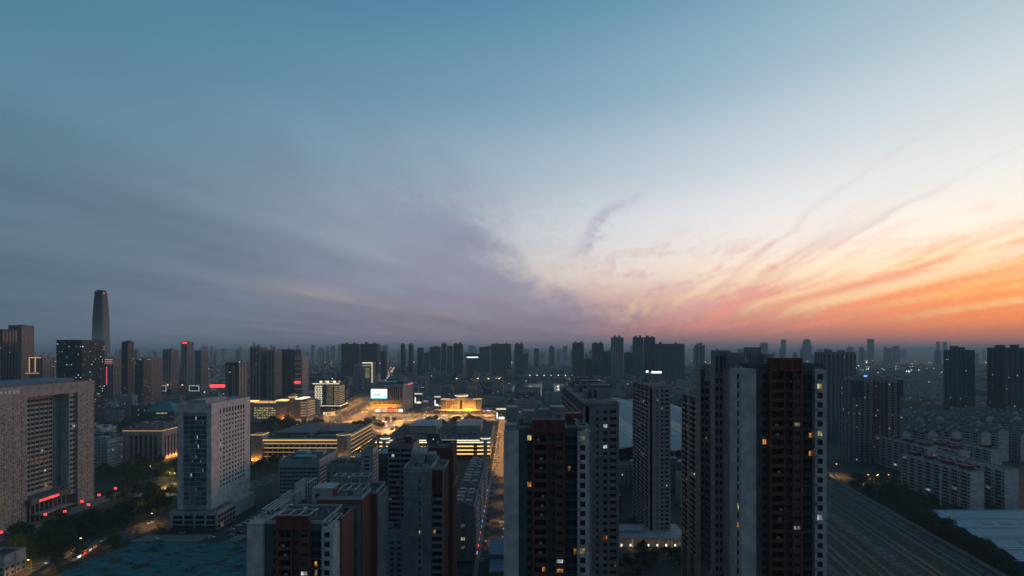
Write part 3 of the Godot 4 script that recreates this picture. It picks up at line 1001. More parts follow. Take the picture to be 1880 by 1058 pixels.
	for i in 14:
		part(t, "balcony_wall", bx(Vector3(11.25, 0, -2.2), Vector3(15.4, 1.1, -1.7), M.taupe_wall), Vector3(0, 70.0 - i * FLOOR, 0))
		window(t, Vector2(3.6, 1.5), Vector3(11.5, 71.3 - i * FLOOR, -2.14), pick(.06), 3, .05, 0.0)
	parapet(t, 11.0, 16.2, -18, -2, 82.4, 1.1, "pale_wall")
	part(t, "roof_house", bx(Vector3(1.2, 83.2, -23), Vector3(6.2, 87.4, -12), M.pale_wall))
	part(t, "roof_house", bx(Vector3(7.0, 83.2, -22), Vector3(10.4, 86.2, -15), M.grey_wall))
	frame_pergola(t, 1.0, 6.4, -23.4, -11.5, 83.2, 88.6, 3, "pale_wall")
	roof_clutter(t, 1, 10, -10, -2, 83.3, 6, "pale_wall")

	t = thing("brown_tower", "dark brown tower standing behind the plain grey tower", "tower", Vector3(-41.0, 0, -255))
	part(t, "wall", bx(Vector3(0, 0, -22), Vector3(13.0, 84.2, 0), M.maroon))
	part(t, "roof", bx(Vector3(.3, 84.2, -21.7), Vector3(12.7, 84.3, -.3), M.roof_dark))
	parapet(t, 0, 13.0, -22, 0, 84.2, 1.2, "maroon")
	for i in 12:
		window(t, Vector2(1.5, 1.5), Vector3(9.5, 78.0 - i * FLOOR, .06), "glass", 2, .05, 0.0)
		window(t, Vector2(1.5, 1.5), Vector3(6.5, 78.0 - i * FLOOR, .06), pick(.05), 2, .05, 0.0)
	part(t, "corner_post", bx(Vector3(13.0, 0, -1.2), Vector3(13.5, 84.6, .1), M.brick_red))
	part(t, "string_course", bx(Vector3(-.1, 66.8, -22.1), Vector3(13.6, 67.3, .15), M.taupe_wall))
	roof_clutter(t, 1, 12, -20, -2, 84.3, 8)

	# pinkish slab with banded balconies
	t = thing("pink_slab", "dull pink slab with banded balconies between the two malls and the grey tower", "apartment block", Vector3(-68.5, 0, -300))
	part(t, "wall", bx(Vector3(0, 0, -20), Vector3(14.0, 78.4, 0), M.rose_wall))
	for i in 17:
		part(t, "balcony_wall", bx(Vector3(.3, 0, 0), Vector3(13.7, 1.05, 1.1), M.rose_wall), Vector3(0, 74.0 - i * FLOOR, 0))
		window(t, Vector2(6.0, 1.6), Vector3(.6, 75.1 - i * FLOOR, .05), pick(.06, ["lit_white", "lit_dim"]), 4, .02, 0.0)
		window(t, Vector2(6.0, 1.6), Vector3(7.3, 75.1 - i * FLOOR, .05), pick(.06, ["lit_white", "lit_dim"]), 4, .02, 0.0)
	part(t, "roof", bx(Vector3(.3, 78.4, -19.7), Vector3(13.7, 78.5, -.3), M.roof_red))
	parapet(t, 0, 14.0, -20, 0, 78.4, 1.0, "rose_wall")
	part(t, "roof_house", bx(Vector3(7, 78.5, -16), Vector3(12, 82.0, -8), M.maroon))
	roof_clutter(t, 1, 13, -18, -2, 78.5, 8)

	# long old slabs along the market street, end on
	var z := -338.0
	var i := 0
	for d in [[34.0, 42.0, "concrete", "pitched-gable old slab with a lit stair window, end on beside the market street"], [33.0, 46.0, "taupe_wall", "second old slab along the market street, behind the gabled one"], [31.0, 50.0, "grey_wall", "farthest old slab along the market street, before the gold-striped mall"]]:
		t = thing("old_slab", d[3], "apartment block", Vector3(-37.5, 0, z), 0, "old slabs along the market street")
		s = Shape.new()
		s.box(Vector3(0, 0, -d[1]), Vector3(14.0, d[0], 0), "lrftb")
		s.quad(Vector3(0, d[0], .0), Vector3(14, d[0], .0), Vector3(7.02, d[0] + 2.8, .0), Vector3(7, d[0] + 2.8, .0))
		s.quad(Vector3(14, d[0], -.6), Vector3(0, d[0], -.6), Vector3(7, d[0] + 2.8, -.6), Vector3(7.02, d[0] + 2.8, -.6))
		s.quad(Vector3(14, d[0], 0), Vector3(14, d[0], -.6), Vector3(7, d[0] + 2.8, -.6), Vector3(7, d[0] + 2.8, 0))
		s.quad(Vector3(0, d[0], -.6), Vector3(0, d[0], 0), Vector3(7, d[0] + 2.8, 0), Vector3(7, d[0] + 2.8, -.6))
		part(t, "wall", s.done(M[d[2]]))
		part(t, "roof", bx(Vector3(.3, d[0], -d[1] + .3), Vector3(13.7, d[0] + .12, -.7), M.roof_dark))
		for f in 11:
			window(t, Vector2(2.4, 2.0), Vector3(5.8, 2.0 + f * 2.7, .05), "lit_yellow" if f == 4 + i else ("lit_dim" if (f + i) % 5 == 2 else "glass_pale"), 2, .02, 0.0, "pale_frame", "stair_window")
		# street flank: stacked balconies with grilles
		for f in int((d[0] - 3) / FLOOR):
			for b in int(d[1] / 7.0):
				part(t, "balcony", bx(Vector3(14.02, 0, -5.2), Vector3(15.3, 1.15, 0), M.pale_wall if (f * 7 + b * 3) % 5 else M.taupe_wall), Vector3(0, 2.8 + f * FLOOR, -1.0 - b * 7.0))
				window(t, Vector2(4.4, 1.5), Vector3(14.9, 3.95 + f * FLOOR, -1.4 - b * 7.0), pick(.08, ["lit_dim", "lit_warm", "lit_white"]), 3, .02, PI / 2, "pale_frame")
				if rng.randf() < .5:
					part(t, "air_conditioner", conditioner(), Vector3(15.35, 3.1 + f * FLOOR, -3.0 - b * 7.0 + rng.randf()), PI / 2)
		for q in int(d[1] / 9.0):
			part(t, "roof_house", bx(Vector3(2.0, d[0], -7.0 - q * 9.0), Vector3(6.5, d[0] + 3.0, -3.0 - q * 9.0), M[["grey_wall", "taupe_wall", "cool_wall"][q % 3]]))
			part(t, "sun_screen", bx(Vector3(8.0, d[0] + 2.3, -8.0 - q * 9.0), Vector3(12.5, d[0] + 2.42, -3.5 - q * 9.0), M[["roof_teal", "roof_grey", "roof_blue"][q % 3]]))
		roof_clutter(t, 1, 13, -d[1] + 2, -2, d[0] + .12, 26, "pale_wall")
		z -= d[1] + 12.0
		i += 1

	# teal-roofed office blocks between the brick complex and the left mall
	var opts := {"category": "office block", "wall": "cool_wall", "style": "bands", "floor": 3.3, "roof": "roof_dark", "lit": .01, "huts": 2, "flanks": true, "glass": "glass"}
	t = block("office_block", "pale teal office block with a green roof shelter, in front of the left mall", Vector3(-178, 0, -455), 34, 38, 48, opts)
	part(t, "roof_shelter", bx(Vector3(-6, 38.2, -14), Vector3(10, 41.0, -3), M.roof_green))
	for i2 in 9:
		part(t, "roof_rail", bx(Vector3(-16 + i2 * 4.0, 38.2, -.5), Vector3(-15.8 + i2 * 4.0, 40.6, -.3), M.roof_green))
	roof_clutter(t, -15, 15, -40, -16, 38.3, 18, "pale_wall")
	block("office_block", "grey walk-up block with a stepped roof behind the brick tower", Vector3(-128, 0, -420), 30, 42, 26, {"category": "office block", "wall": "grey_wall", "floor": 3.1, "roof": "roof_dark", "huts": 2, "lit": .01})
	t = block("office_block", "narrow pale stair block with open balconies behind the brick tower", Vector3(-108, 0, -405), 9, 56, 16, {"category": "office block", "wall": "pale_wall", "style": "bands", "bay": 5.0, "huts": 0, "lit": 0.0})
	block("office_block", "dark teal flat-roofed block left of the pink slab", Vector3(-92, 0, -450), 42, 44, 30, {"category": "office block", "wall": "slate_wall", "style": "bands", "roof": "roof_teal", "huts": 1, "lit": .0})
	block("walk_up_block", "low grey block with a curved roof edge below the grey tower", Vector3(-62, 0, -290), 15, 34, 20, {"category": "apartment block", "wall": "cool_wall", "floor": 3.0, "roof": "roof_grey", "huts": 2, "lit": .02})

	# blue roofed sheds at the foot of the maroon tower
	t = thing("blue_shed", "bright blue sheet-metal roof at the foot of the middle maroon tower", "shed", Vector3(-13.4, 0, -345))
	part(t, "wall", bx(Vector3(0, 0, 0), Vector3(12, 11, 26), M.grey_wall))
	part(t, "roof", bx(Vector3(-.4, 11, -.3), Vector3(12.4, 11.3, 26.3), M.roof_blue))
	for i3 in 9:
		part(t, "roof_rib", bx(Vector3(-.35, 11.3, i3 * 3.1), Vector3(12.35, 11.42, i3 * 3.1 + .18), M.roof_blue))
	t = thing("blue_shed", "lower blue sheet-metal roof nearer the camera at the foot of the middle maroon tower", "shed", Vector3(-12.4, 0, -317.5))
	part(t, "wall", bx(Vector3(0, 0, 0), Vector3(11, 9, 18), M.grey_wall))
	part(t, "roof", bx(Vector3(-.4, 9, -.3), Vector3(11.4, 9.3, 18.3), M.roof_blue))
	for i3 in 6:
		part(t, "roof_rib", bx(Vector3(-.35, 9.3, i3 * 3.1), Vector3(11.35, 9.42, i3 * 3.1 + .18), M.roof_blue))


# ---------------------------------------------------------------- signs

const GLYPHS := [
	[[.1, .85, .6, .85], [.0, .66, .95, .66], [.3, .62, .3, .2], [.3, .45, .5, .45], [.12, .5, .12, .15], [.05, .1, .6, .22], [.62, .95, .7, .4], [.7, .4, .95, .08], [.8, .9, .9, .78]],
	[[.05, .85, .2, .75], [.0, .6, .15, .5], [.05, .05, .2, .35], [.35, .8, .85, .8], [.85, .8, .4, .05], [.4, .7, .95, .05]],
	[[.45, .98, .55, .86], [.05, .8, .95, .8], [.18, .6, .82, .6], [.18, .6, .18, .2], [.82, .6, .82, .2], [.5, .78, .5, .0]],
	[[.05, .66, .95, .66], [.5, .98, .48, .6], [.48, .6, .08, .04], [.5, .6, .95, .04]],
	[[.12, .9, .9, .9], [.12, .9, .05, .05], [.35, .7, .75, .7], [.35, .7, .35, .4], [.75, .7, .75, .4], [.35, .4, .75, .4], [.55, .4, .35, .05], [.5, .3, .85, .05]],
	[[.3, .95, .05, .5], [.2, .7, .2, .0], [.4, .85, .9, .85], [.4, .85, .4, .55], [.9, .85, .9, .55], [.4, .55, .9, .55], [.35, .35, .98, .35], [.65, .55, .65, .0], [.6, .3, .38, .05], [.7, .3, .95, .05]],
	[[.05, .9, .05, .0], [.05, .9, .3, .9], [.3, .9, .12, .5], [.4, .82, .95, .82], [.45, .6, .9, .6], [.4, .42, .95, .42], [.55, .4, .4, .02], [.72, .4, .72, .1], [.72, .1, .97, .1]],
]


func lettering(parent: Node3D, called: String, count: int, first: int, size: float, pitch: float, thick: float, m: Material, at: Vector3, turn: float) -> void:
	for i in count:
		var s := Shape.new()
		var k := 0
		for st in GLYPHS[(first + i) % GLYPHS.size()]:
			var p := Vector3(st[0] * size, st[1] * size, 0)
			var q := Vector3(st[2] * size, st[3] * size, 0)
			var along := (q - p).normalized()
			var side := Vector3(-along.y, along.x, 0) * thick * .5
			var z := .12 + k * .006
			s.quad(p + side * -1 + Vector3(0, 0, z), q - side + Vector3(0, 0, z), q + side + Vector3(0, 0, z), p + side + Vector3(0, 0, z))
			s.quad(p + side + Vector3(0, 0, 0), q + side, q + side + Vector3(0, 0, z), p + side + Vector3(0, 0, z))
			s.quad(q - side, p - side, p - side + Vector3(0, 0, z), q - side + Vector3(0, 0, z))
			k += 1
		part(parent, called, s.done(m), at + Vector3(i * pitch, 0, 0).rotated(Vector3.UP, turn), turn)


func strip(t: Node3D, lo: Vector3, hi: Vector3, m := "gold") -> void:
	part(t, "light_strip", bx(lo, hi, M[m]))


func omni(t: Node3D, at: Vector3, energy: float, c := Color(1.0, .74, .42), size := .4) -> void:
	var l := OmniLight3D.new()
	l.name = "lamp_light"
	l.light_color = c
	l.light_energy = energy
	l.light_size = size
	l.omni_range = 120.0
	l.omni_attenuation = 2.0
	l.shadow_enabled = true
	t.add_child(l, true)
	l.position = at


func build_west_side() -> void:
	# the great portal building on the left edge; its front looks east, local x runs away from the camera
	var t := thing("portal_building", "huge portal-shaped building with perforated stone piers on the left edge", "office building", Vector3(-366, 0, -340), PI / 2)
	part(t, "pier", bx(Vector3(0, 0, -34), Vector3(71, 95, 0), M.grey_wall))
	part(t, "pier", bx(Vector3(119, 0, -34), Vector3(137, 95, 0), M.grey_wall))
	part(t, "top_beam", bx(Vector3(0, 95, -34), Vector3(137, 104, .25), M.grey_wall))
	part(t, "roof", bx(Vector3(1, 104, -33), Vector3(136, 104.3, -1), M.roof_grey))
	part(t, "roof_hall", bx(Vector3(30, 104.3, -30), Vector3(122, 107.2, -6), M.roof_blue))
	part(t, "recess_wall", bx(Vector3(71, 0, -34), Vector3(119, 95, -9.5), M.cool_wall))
	for q in [[0.0, 71.0], [119.0, 137.0]]:
		var s := Shape.new()
		var x: float = q[0] + 1.2
		while x < q[1] - 1.0:
			var y := 4.0
			while y < 93.0:
				var slot := int(x / 1.75) % 4 == 1
				if slot and int(y / 1.8) % 2 == 0:
					s.quad(Vector3(x, y, .03), Vector3(x + .75, y, .03), Vector3(x + .75, y + 1.5, .03), Vector3(x, y + 1.5, .03))
				elif rng.randf() < lerpf(.78, .32, y / 93.0):
					var z := rng.randf_range(.45, .95)
					s.quad(Vector3(x, y, .03), Vector3(x + z, y, .03), Vector3(x + z, y + z, .03), Vector3(x, y + z, .03))
				y += 1.8
			x += 1.75
		part(t, "perforations", s.done(M.glass), Vector3.ZERO, 0.0, true)
		var lamps := Shape.new()
		for i in 5:
			var lx := rng.randf_range(q[0] + 2, q[1] - 2)
			var ly := rng.randf_range(4, 16)
			lamps.quad(Vector3(lx, ly, .05), Vector3(lx + 1.2, ly, .05), Vector3(lx + 1.2, ly + 1.2, .05), Vector3(lx, ly + 1.2, .05))
		part(t, "lit_windows", lamps.done(M.lit_dim), Vector3.ZERO, 0.0, true)
	# banded glass of the recess, storey by storey
	var pane := bx(Vector3(0, 0, 0), Vector3(33.5, 2.0, .12), M.glass)
	var post := bx(Vector3(0, 20, 0), Vector3(.3, 93, .35), M.cool_wall)
	for f in 20:
		part(t, "window_band", pane, Vector3(71.5, 20.6 + f * 3.65, -9.5))
		window(t, Vector2(2.6, 2.0), Vector3(113.0, 14.0 + f * 4.0, -2.15), "glass", 2, .02, 0.0)
		window(t, Vector2(2.6, 2.0), Vector3(116.0, 14.0 + f * 4.0, -2.15), "lit_white" if f == 13 else "glass", 2, .02, 0.0)
	for i in 9:
		part(t, "mullion", post, Vector3(71.6 + i * 4.1, 0, -9.46))
	part(t, "lit_window", bx(Vector3(94, 50, -9.4), Vector3(95.6, 51.2, -9.34), M.lit_white))
	part(t, "lit_window", bx(Vector3(97, 33, -9.4), Vector3(98.6, 34.4, -9.34), M.lit_white))
	for i in 8:
		part(t, "louvre_panel", bx(Vector3(105.5 + i * .95, 18, -9.5), Vector3(106.35 + i * .95, 93, -8.9), M.glass_pale))
	part(t, "stair_tower", bx(Vector3(112.4, 10.5, -9.4), Vector3(119, 97, -2.2), M.cool_wall))
	part(t, "entrance_canopy", bx(Vector3(70, 13.2, -9.4), Vector3(107, 17.6, 3.6), M.slate_wall))
	part(t, "entrance_glass", bx(Vector3(71.2, 0, -9.3), Vector3(105, 13.2, 1.0), M.glass))
	for i in 9:
		part(t, "entrance_column", bx(Vector3(71.5 + i * 4.1, 0, 1.0), Vector3(72.1 + i * 4.1, 13.2, 1.7), M.grey_wall))
	part(t, "porch_roof", bx(Vector3(73, 5.2, 1.7), Vector3(103, 6.0, 9.0), M.grey_wall))
	lettering(t, "sign_letter", 9, 0, 1.9, 2.05, .30, M.neon_red, Vector3(77.5, 14.2, 3.62), 0.0)
	lettering(t, "beam_letter", 5, 2, 2.6, 3.3, .36, M.paint, Vector3(48.5, 98.6, .27), 0.0)

	# the white office tower
	t = thing("office_tower", "white office tower with a glazed front, beside the green-netted building site", "tower", Vector3(-247, 0, -402))
	var rows := []
	for f in 16:
		rows.append([26.5 + f * 3.5, 28.2 + f * 3.5])
	rows.append([82.3, 86.0])
	var cols := []
	for c in 8:
		cols.append([16.5 + c * 4.4, 18.9 + c * 4.4])
	var s := Shape.new()
	s.T = Transform3D(Basis(Vector3.UP, PI / 2), Vector3(25, 0, 0))
	facade(s, 59.5, 10.0, 90.3, cols, rows, .4)
	s.T = Transform3D()
	s.box(Vector3(0, 0, -59.5), Vector3(24.98, 90.3, 0), "ltb")
	s.box(Vector3(0, 84.5, -.8), Vector3(25, 90.3, 0), "fd")
	s.box(Vector3(0, 0, -.8), Vector3(4.0, 84.5, 0), "fr")
	s.box(Vector3(21.5, 0, -.8), Vector3(25, 84.5, 0), "fl")
	part(t, "wall", s.done(M.white_wall))
	part(t, "front_wall", bx(Vector3(4.0, 0, -1.4), Vector3(21.5, 84.5, -.75), M.cool_wall))
	for r in rows:
		for c in cols:
			window(t, Vector2(2.4, r[1] - r[0]), Vector3(25, r[0], -c[0]), "lit_dim" if rng.randf() < .04 else "glass", 2, .35, PI / 2)
		window(t, Vector2(1.2, r[1] - r[0]), Vector3(25.04, r[0], -12.0), "lit_white" if rng.randf() < .1 else "glass", 1, .03, PI / 2)
	for f in 19:
		for c in 4:
			var k := "glass_blue" if rng.randf() < .6 else "glass_pale"
			if rng.randf() < .05 or (c == 2 and f in [3, 9, 12, 13]):
				k = "lit_dim" if f % 2 else "lit_white"
			window(t, Vector2(4.1, 3.05), Vector3(4.2 + c * 4.33, 16.0 + f * 3.5, -.68), k, 5, .06, 0.0, "pale_frame")
	part(t, "roof", bx(Vector3(.5, 90.3, -59), Vector3(24.5, 90.4, -.5), M.roof_pale))
	parapet(t, 0, 25, -59.5, 0, 90.3, 1.0, "white_wall")
	part(t, "roof_slope", bx(Vector3(3, 90.4, -40), Vector3(15, 93.0, -10), M.roof_pale))
	roof_clutter(t, 2, 23, -58, -42, 90.4, 14, "pale_wall")
	# podium of three storeys round its foot
	part(t, "podium", bx(Vector3(-2, 0, -20), Vector3(32.5, 12.6, 6.0), M.pale_wall))
	part(t, "podium_roof", bx(Vector3(-1.5, 12.6, -19.5), Vector3(32, 12.75, 5.5), M.roof_grey))
	parapet(t, -2, 32.5, -20, 6, 12.6, .9, "pale_wall")
	part(t, "podium", bx(Vector3(25.02, 0, -57), Vector3(30, 11.4, -20.1), M.pale_wall))
	for c in 4:
		for f in 3:
			window(t, Vector2(6.6, 2.7), Vector3(.6 + c * 8.0, .6 + f * 3.6, 6.05), "glass", 3, .02, 0.0, "frame", "podium_window")
	for c in 6:
		for f in 3:
			window(t, Vector2(3.4, 2.6), Vector3(32.55, .6 + f * 3.6, 5.0 - c * 4.2), "lit_dim" if (c == 1 and f == 0) else "glass", 2, .02, PI / 2, "frame", "podium_window")
	for i in 3:
		var disc := Shape.new()
		disc.bar(Vector3(0, 0, 0), Vector3(0, 0, .2), .8, .8, 10)
		part(t, "emblem", disc.done(M.slate_wall), Vector3(10.0 + i * 4.2, 11.4, 5.95))
	roof_clutter(t, 26, 31, -18, -2, 12.75, 6, "pale_wall")

	# hall with tall pilasters and gold uplights
	t = thing("pilaster_hall", "stone hall with tall slot windows and gold uplights behind the white office tower", "hall", Vector3(-450, 0, -629))
	part(t, "wall", bx(Vector3(0, 0, -70), Vector3(46, 36.5, 0), M.rose_wall))
	strip(t, Vector3(-.3, 36.6, -70.3), Vector3(46.3, 37.1, .3), "gold_soft")
	part(t, "cornice", bx(Vector3(-.5, 37.1, -70.5), Vector3(46.5, 38.6, .5), M.rose_wall))
	part(t, "roof", bx(Vector3(.5, 38.6, -69.5), Vector3(45.5, 38.8, -.5), M.roof_dark))
	for i in 6:
		window(t, Vector2(2.6, 26.0), Vector3(9 + i * 5.6, 5, .04), "glass", 2, .05, 0.0)
		part(t, "pilaster", bx(Vector3(12.3 + i * 5.6, 2, 0), Vector3(13.9 + i * 5.6, 34, 1.0), M.rose_wall))
	for i in 11:
		window(t, Vector2(2.4, 24.0), Vector3(46.05, 6, -4 - i * 5.8), "glass", 2, .05, PI / 2)
		part(t, "uplight", bx(Vector3(46.3, 3.0, -8.6 - i * 5.8), Vector3(46.9, 3.5, -7.9 - i * 5.8), M.gold))
		if i < 4:
			omni(t, Vector3(47.2, 5.0, -8.2 - i * 5.8), 28.0, Color(1.0, .66, .30))
	roof_clutter(t, 2, 44, -66, -3, 38.8, 50, "pale_wall")

	block("annex_block", "small pale block beside the foot of the portal building", Vector3(-462, 0, -600), 32, 30, 24, {"category": "office block", "wall": "cool_wall", "floor": 3.4, "roof": "roof_grey", "lit": .06, "kinds": ["lit_white", "lit_cool"], "flanks": true})
	t = thing("pyramid_hall", "hall with a teal pyramid roof and a yellow-lit eave in the trees", "hall", Vector3(-582, 0, -900))
	part(t, "wall", bx(Vector3(-23, 0, -46), Vector3(23, 27, 0), M.slate_wall))
	s = Shape.new()
	for q in [[Vector3(-25, 28.5, 2), Vector3(25, 28.5, 2)], [Vector3(25, 28.5, 2), Vector3(25, 28.5, -48)], [Vector3(25, 28.5, -48), Vector3(-25, 28.5, -48)], [Vector3(-25, 28.5, -48), Vector3(-25, 28.5, 2)]]:
		s.tri(q[0], q[1], Vector3(0, 43, -23))
	s.box(Vector3(-25, 27, -48), Vector3(25, 28.45, 2))
	part(t, "roof", s.done(M.roof_green))
	strip(t, Vector3(-6, 24.0, .1), Vector3(12, 26.0, .4), "lit_yellow")

	# towers behind, from the left edge inwards
	tower("glass_tower", "dark glass tower left of the needle skyscraper, dotted with white windows", -.837, -.748, 800, .0145, 45, {"wall": "dark_wall", "glass": "glass_blue", "style": "glass", "floor": 3.8, "lit": .13, "kinds": ["lit_white", "lit_dim", "lit_cool", "lit_dim"], "trim": "dark_wall", "huts": 0})
	t = tower("ribbed_tower", "tower with thin vertical light lines on the left edge", -.965, -.909, 760, .034, 40, {"wall": "slate_wall", "style": "lines", "bay": 4.6, "lit": .02, "huts": 0, "base": 4.0})
	for i in 5:
		strip(t, Vector3(-10.4 + i * 4.73, 40, .75), Vector3(-10.0 + i * 4.73, 152, .85), "lit_dim")
	tower("broad_tower", "broad dark tower behind the light-lined tower on the left edge", -.925, -.878, 1300, .042, 50, {"wall": "slate_wall", "style": "bands", "lit": .02, "floor": 4.0, "bay": 8.0})
	t = tower("outlined_building", "block with its edge outlined in warm light, left of the dark glass tower", -.886, -.84, 1200, -.016, 40, {"category": "building", "wall": "rose_wall", "style": "ribs", "lit": .03})
	var half: float = t.get_meta("front") / 2
	for q in [[-half, 80.0, -half + 1.0, 112.0], [-half + 13, 80.0, -half + 14, 112.0], [-half, 111.0, -half + 26, 112.4], [-half - 8, 77.0, -half + 22, 78.0]]:
		strip(t, Vector3(q[0], q[1], 1.2), Vector3(q[2], q[3], 2.0), "gold_soft")
	for q in [[-.750, -.716, "rose block with red-orange light bars between the two dark towers on the left"], [-.684, -.643, "second rose block with red-orange light bars, further right beside the dark slim tower"]]:
		t = tower("barred_building", q[2], q[0], q[1], 1300, -.017, 40, {"category": "building", "wall": "rose_wall", "style": "ribs", "lit": .02, "huts": 0})
		var w: float = t.get_meta("front") / 2
		for i in 3:
			strip(t, Vector3(-w, 96 + i * 4.5, 1.1), Vector3(w, 97 + i * 4.5, 1.9), "neon_pink" if i == 0 else "gold_soft")
		strip(t, Vector3(-w * .3, 45, 1.1), Vector3(-w * .3 + .8, 88, 1.7), "neon_pink")
	tower("slim_tower", "slim black tower among the rose blocks on the left", -.717, -.695, 1150, .012, 28, {"wall": "dark_wall", "style": "bands", "lit": .02})
	tower("low_slab_tower", "dark stepped block with a red vertical sign below the slim black tower", -.693, -.662, 1100, -.022, 30, {"wall": "slate_wall", "style": "bands", "lit": .10, "kinds": ["lit_dim", "lit_warm"]})
	t = tower("signed_tower", "grey tower with a glowing orange roof sign on the left skyline", -.608, -.585, 1700, .012, 40, {"wall": "grey_wall", "style": "ribs", "lit": .01})
	strip(t, Vector3(-4, 147, 1.0), Vector3(9, 151, 2.0), "neon_red")
	tower("paired_tower", "grey tower just right of the one with the orange roof sign", -.583, -.558, 1500, -.004, 36, {"wall": "grey_wall", "style": "ribs", "lit": .01})
	tower("paired_tower", "pale ribbed tower left of the one with the orange roof sign", -.642, -.612, 1600, -.002, 36, {"wall": "grey_wall", "style": "ribs", "lit": .01})
	for i in 3:
		tower("pale_turret", "one of three pale rounded turrets in front of the left skyline", -.612 + i * .0105, -.6035 + i * .0105, 1750, -.036, 16, {"wall": "white_wall", "style": "lines", "bay": 3, "lit": 0.0, "huts": 0, "group": "pale turrets"})
	t = tower("capped_tower", "grey block with a black cap left of the twin brown towers", -.527, -.486, 1000, -.028, 34, {"wall": "grey_wall", "style": "ribs", "bay": 5.0, "lit": .01, "huts": 0})
	part(t, "cap", bx(Vector3(-t.get_meta("front") / 2 - .5, 100.5, -35), Vector3(t.get_meta("front") / 2 + .5, 106, 1.2), M.dark_wall))
	for q in [[-.482, -.450, .002, "left one of the twin brown ribbed towers"], [-.450, -.423, -.004, "right one of the twin brown ribbed towers, touching the dark curved tower"]]:
		tower("ribbed_tower", q[3], q[0], q[1], 1150, q[2], 34, {"wall": "taupe_wall", "style": "ribs", "bay": 3.0, "lit": .015, "hut": 8.0})
	# dark curved glass tower
	t = thing("curved_tower", "dark glass tower with a curved front and a red sign on its flank", "tower", Vector3(-498, 0, -1215))
	s = Shape.new()
	var bands := Shape.new()
	for i in 8:
		var x0 := -28.0 + i * 5.0
		var x1 := x0 + 5.0
		var z0 := 14.0 - pow((x0 + 8) / 20.0, 2) * 12.0
		var z1 := 14.0 - pow((x1 + 8) / 20.0, 2) * 12.0
		s.quad(Vector3(x0, 0, z0), Vector3(x1, 0, z1), Vector3(x1, 127, z1), Vector3(x0, 127, z0))
		s.quad(Vector3(x0, 127, z0), Vector3(x1, 127, z1), Vector3(x1, 127, -40), Vector3(x0, 127, -40))
		for f in 33:
			bands.quad(Vector3(x0, 3 + f * 3.8, z0 + .2), Vector3(x1, 3 + f * 3.8, z1 + .2), Vector3(x1, 3.5 + f * 3.8, z1 + .2), Vector3(x0, 3.5 + f * 3.8, z0 + .2))
	s.box(Vector3(-28, 0, -40), Vector3(12, 127, 1.9), "lrb")
	part(t, "wall", s.done(M.glass_blue))
	part(t, "spandrels", bands.done(M.dark_wall), Vector3.ZERO, 0.0, true)
	part(t, "flank", bx(Vector3(12.02, 0, -40), Vector3(29, 116, -2), M.rose_wall))
	for f in 28:
		part(t, "flank_band", bx(Vector3(13, 6 + f * 3.8, -2), Vector3(28, 7.6 + f * 3.8, -1.8), M.far_glass if f % 3 else M.lit_dim))
	strip(t, Vector3(12.5, 54, -1.7), Vector3(25, 59, -.9), "neon_red")
	part(t, "crown", bx(Vector3(-28, 127, -40), Vector3(12, 129.5, 1.0), M.dark_wall))


# ---------------------------------------------------------------- the lit shopping district

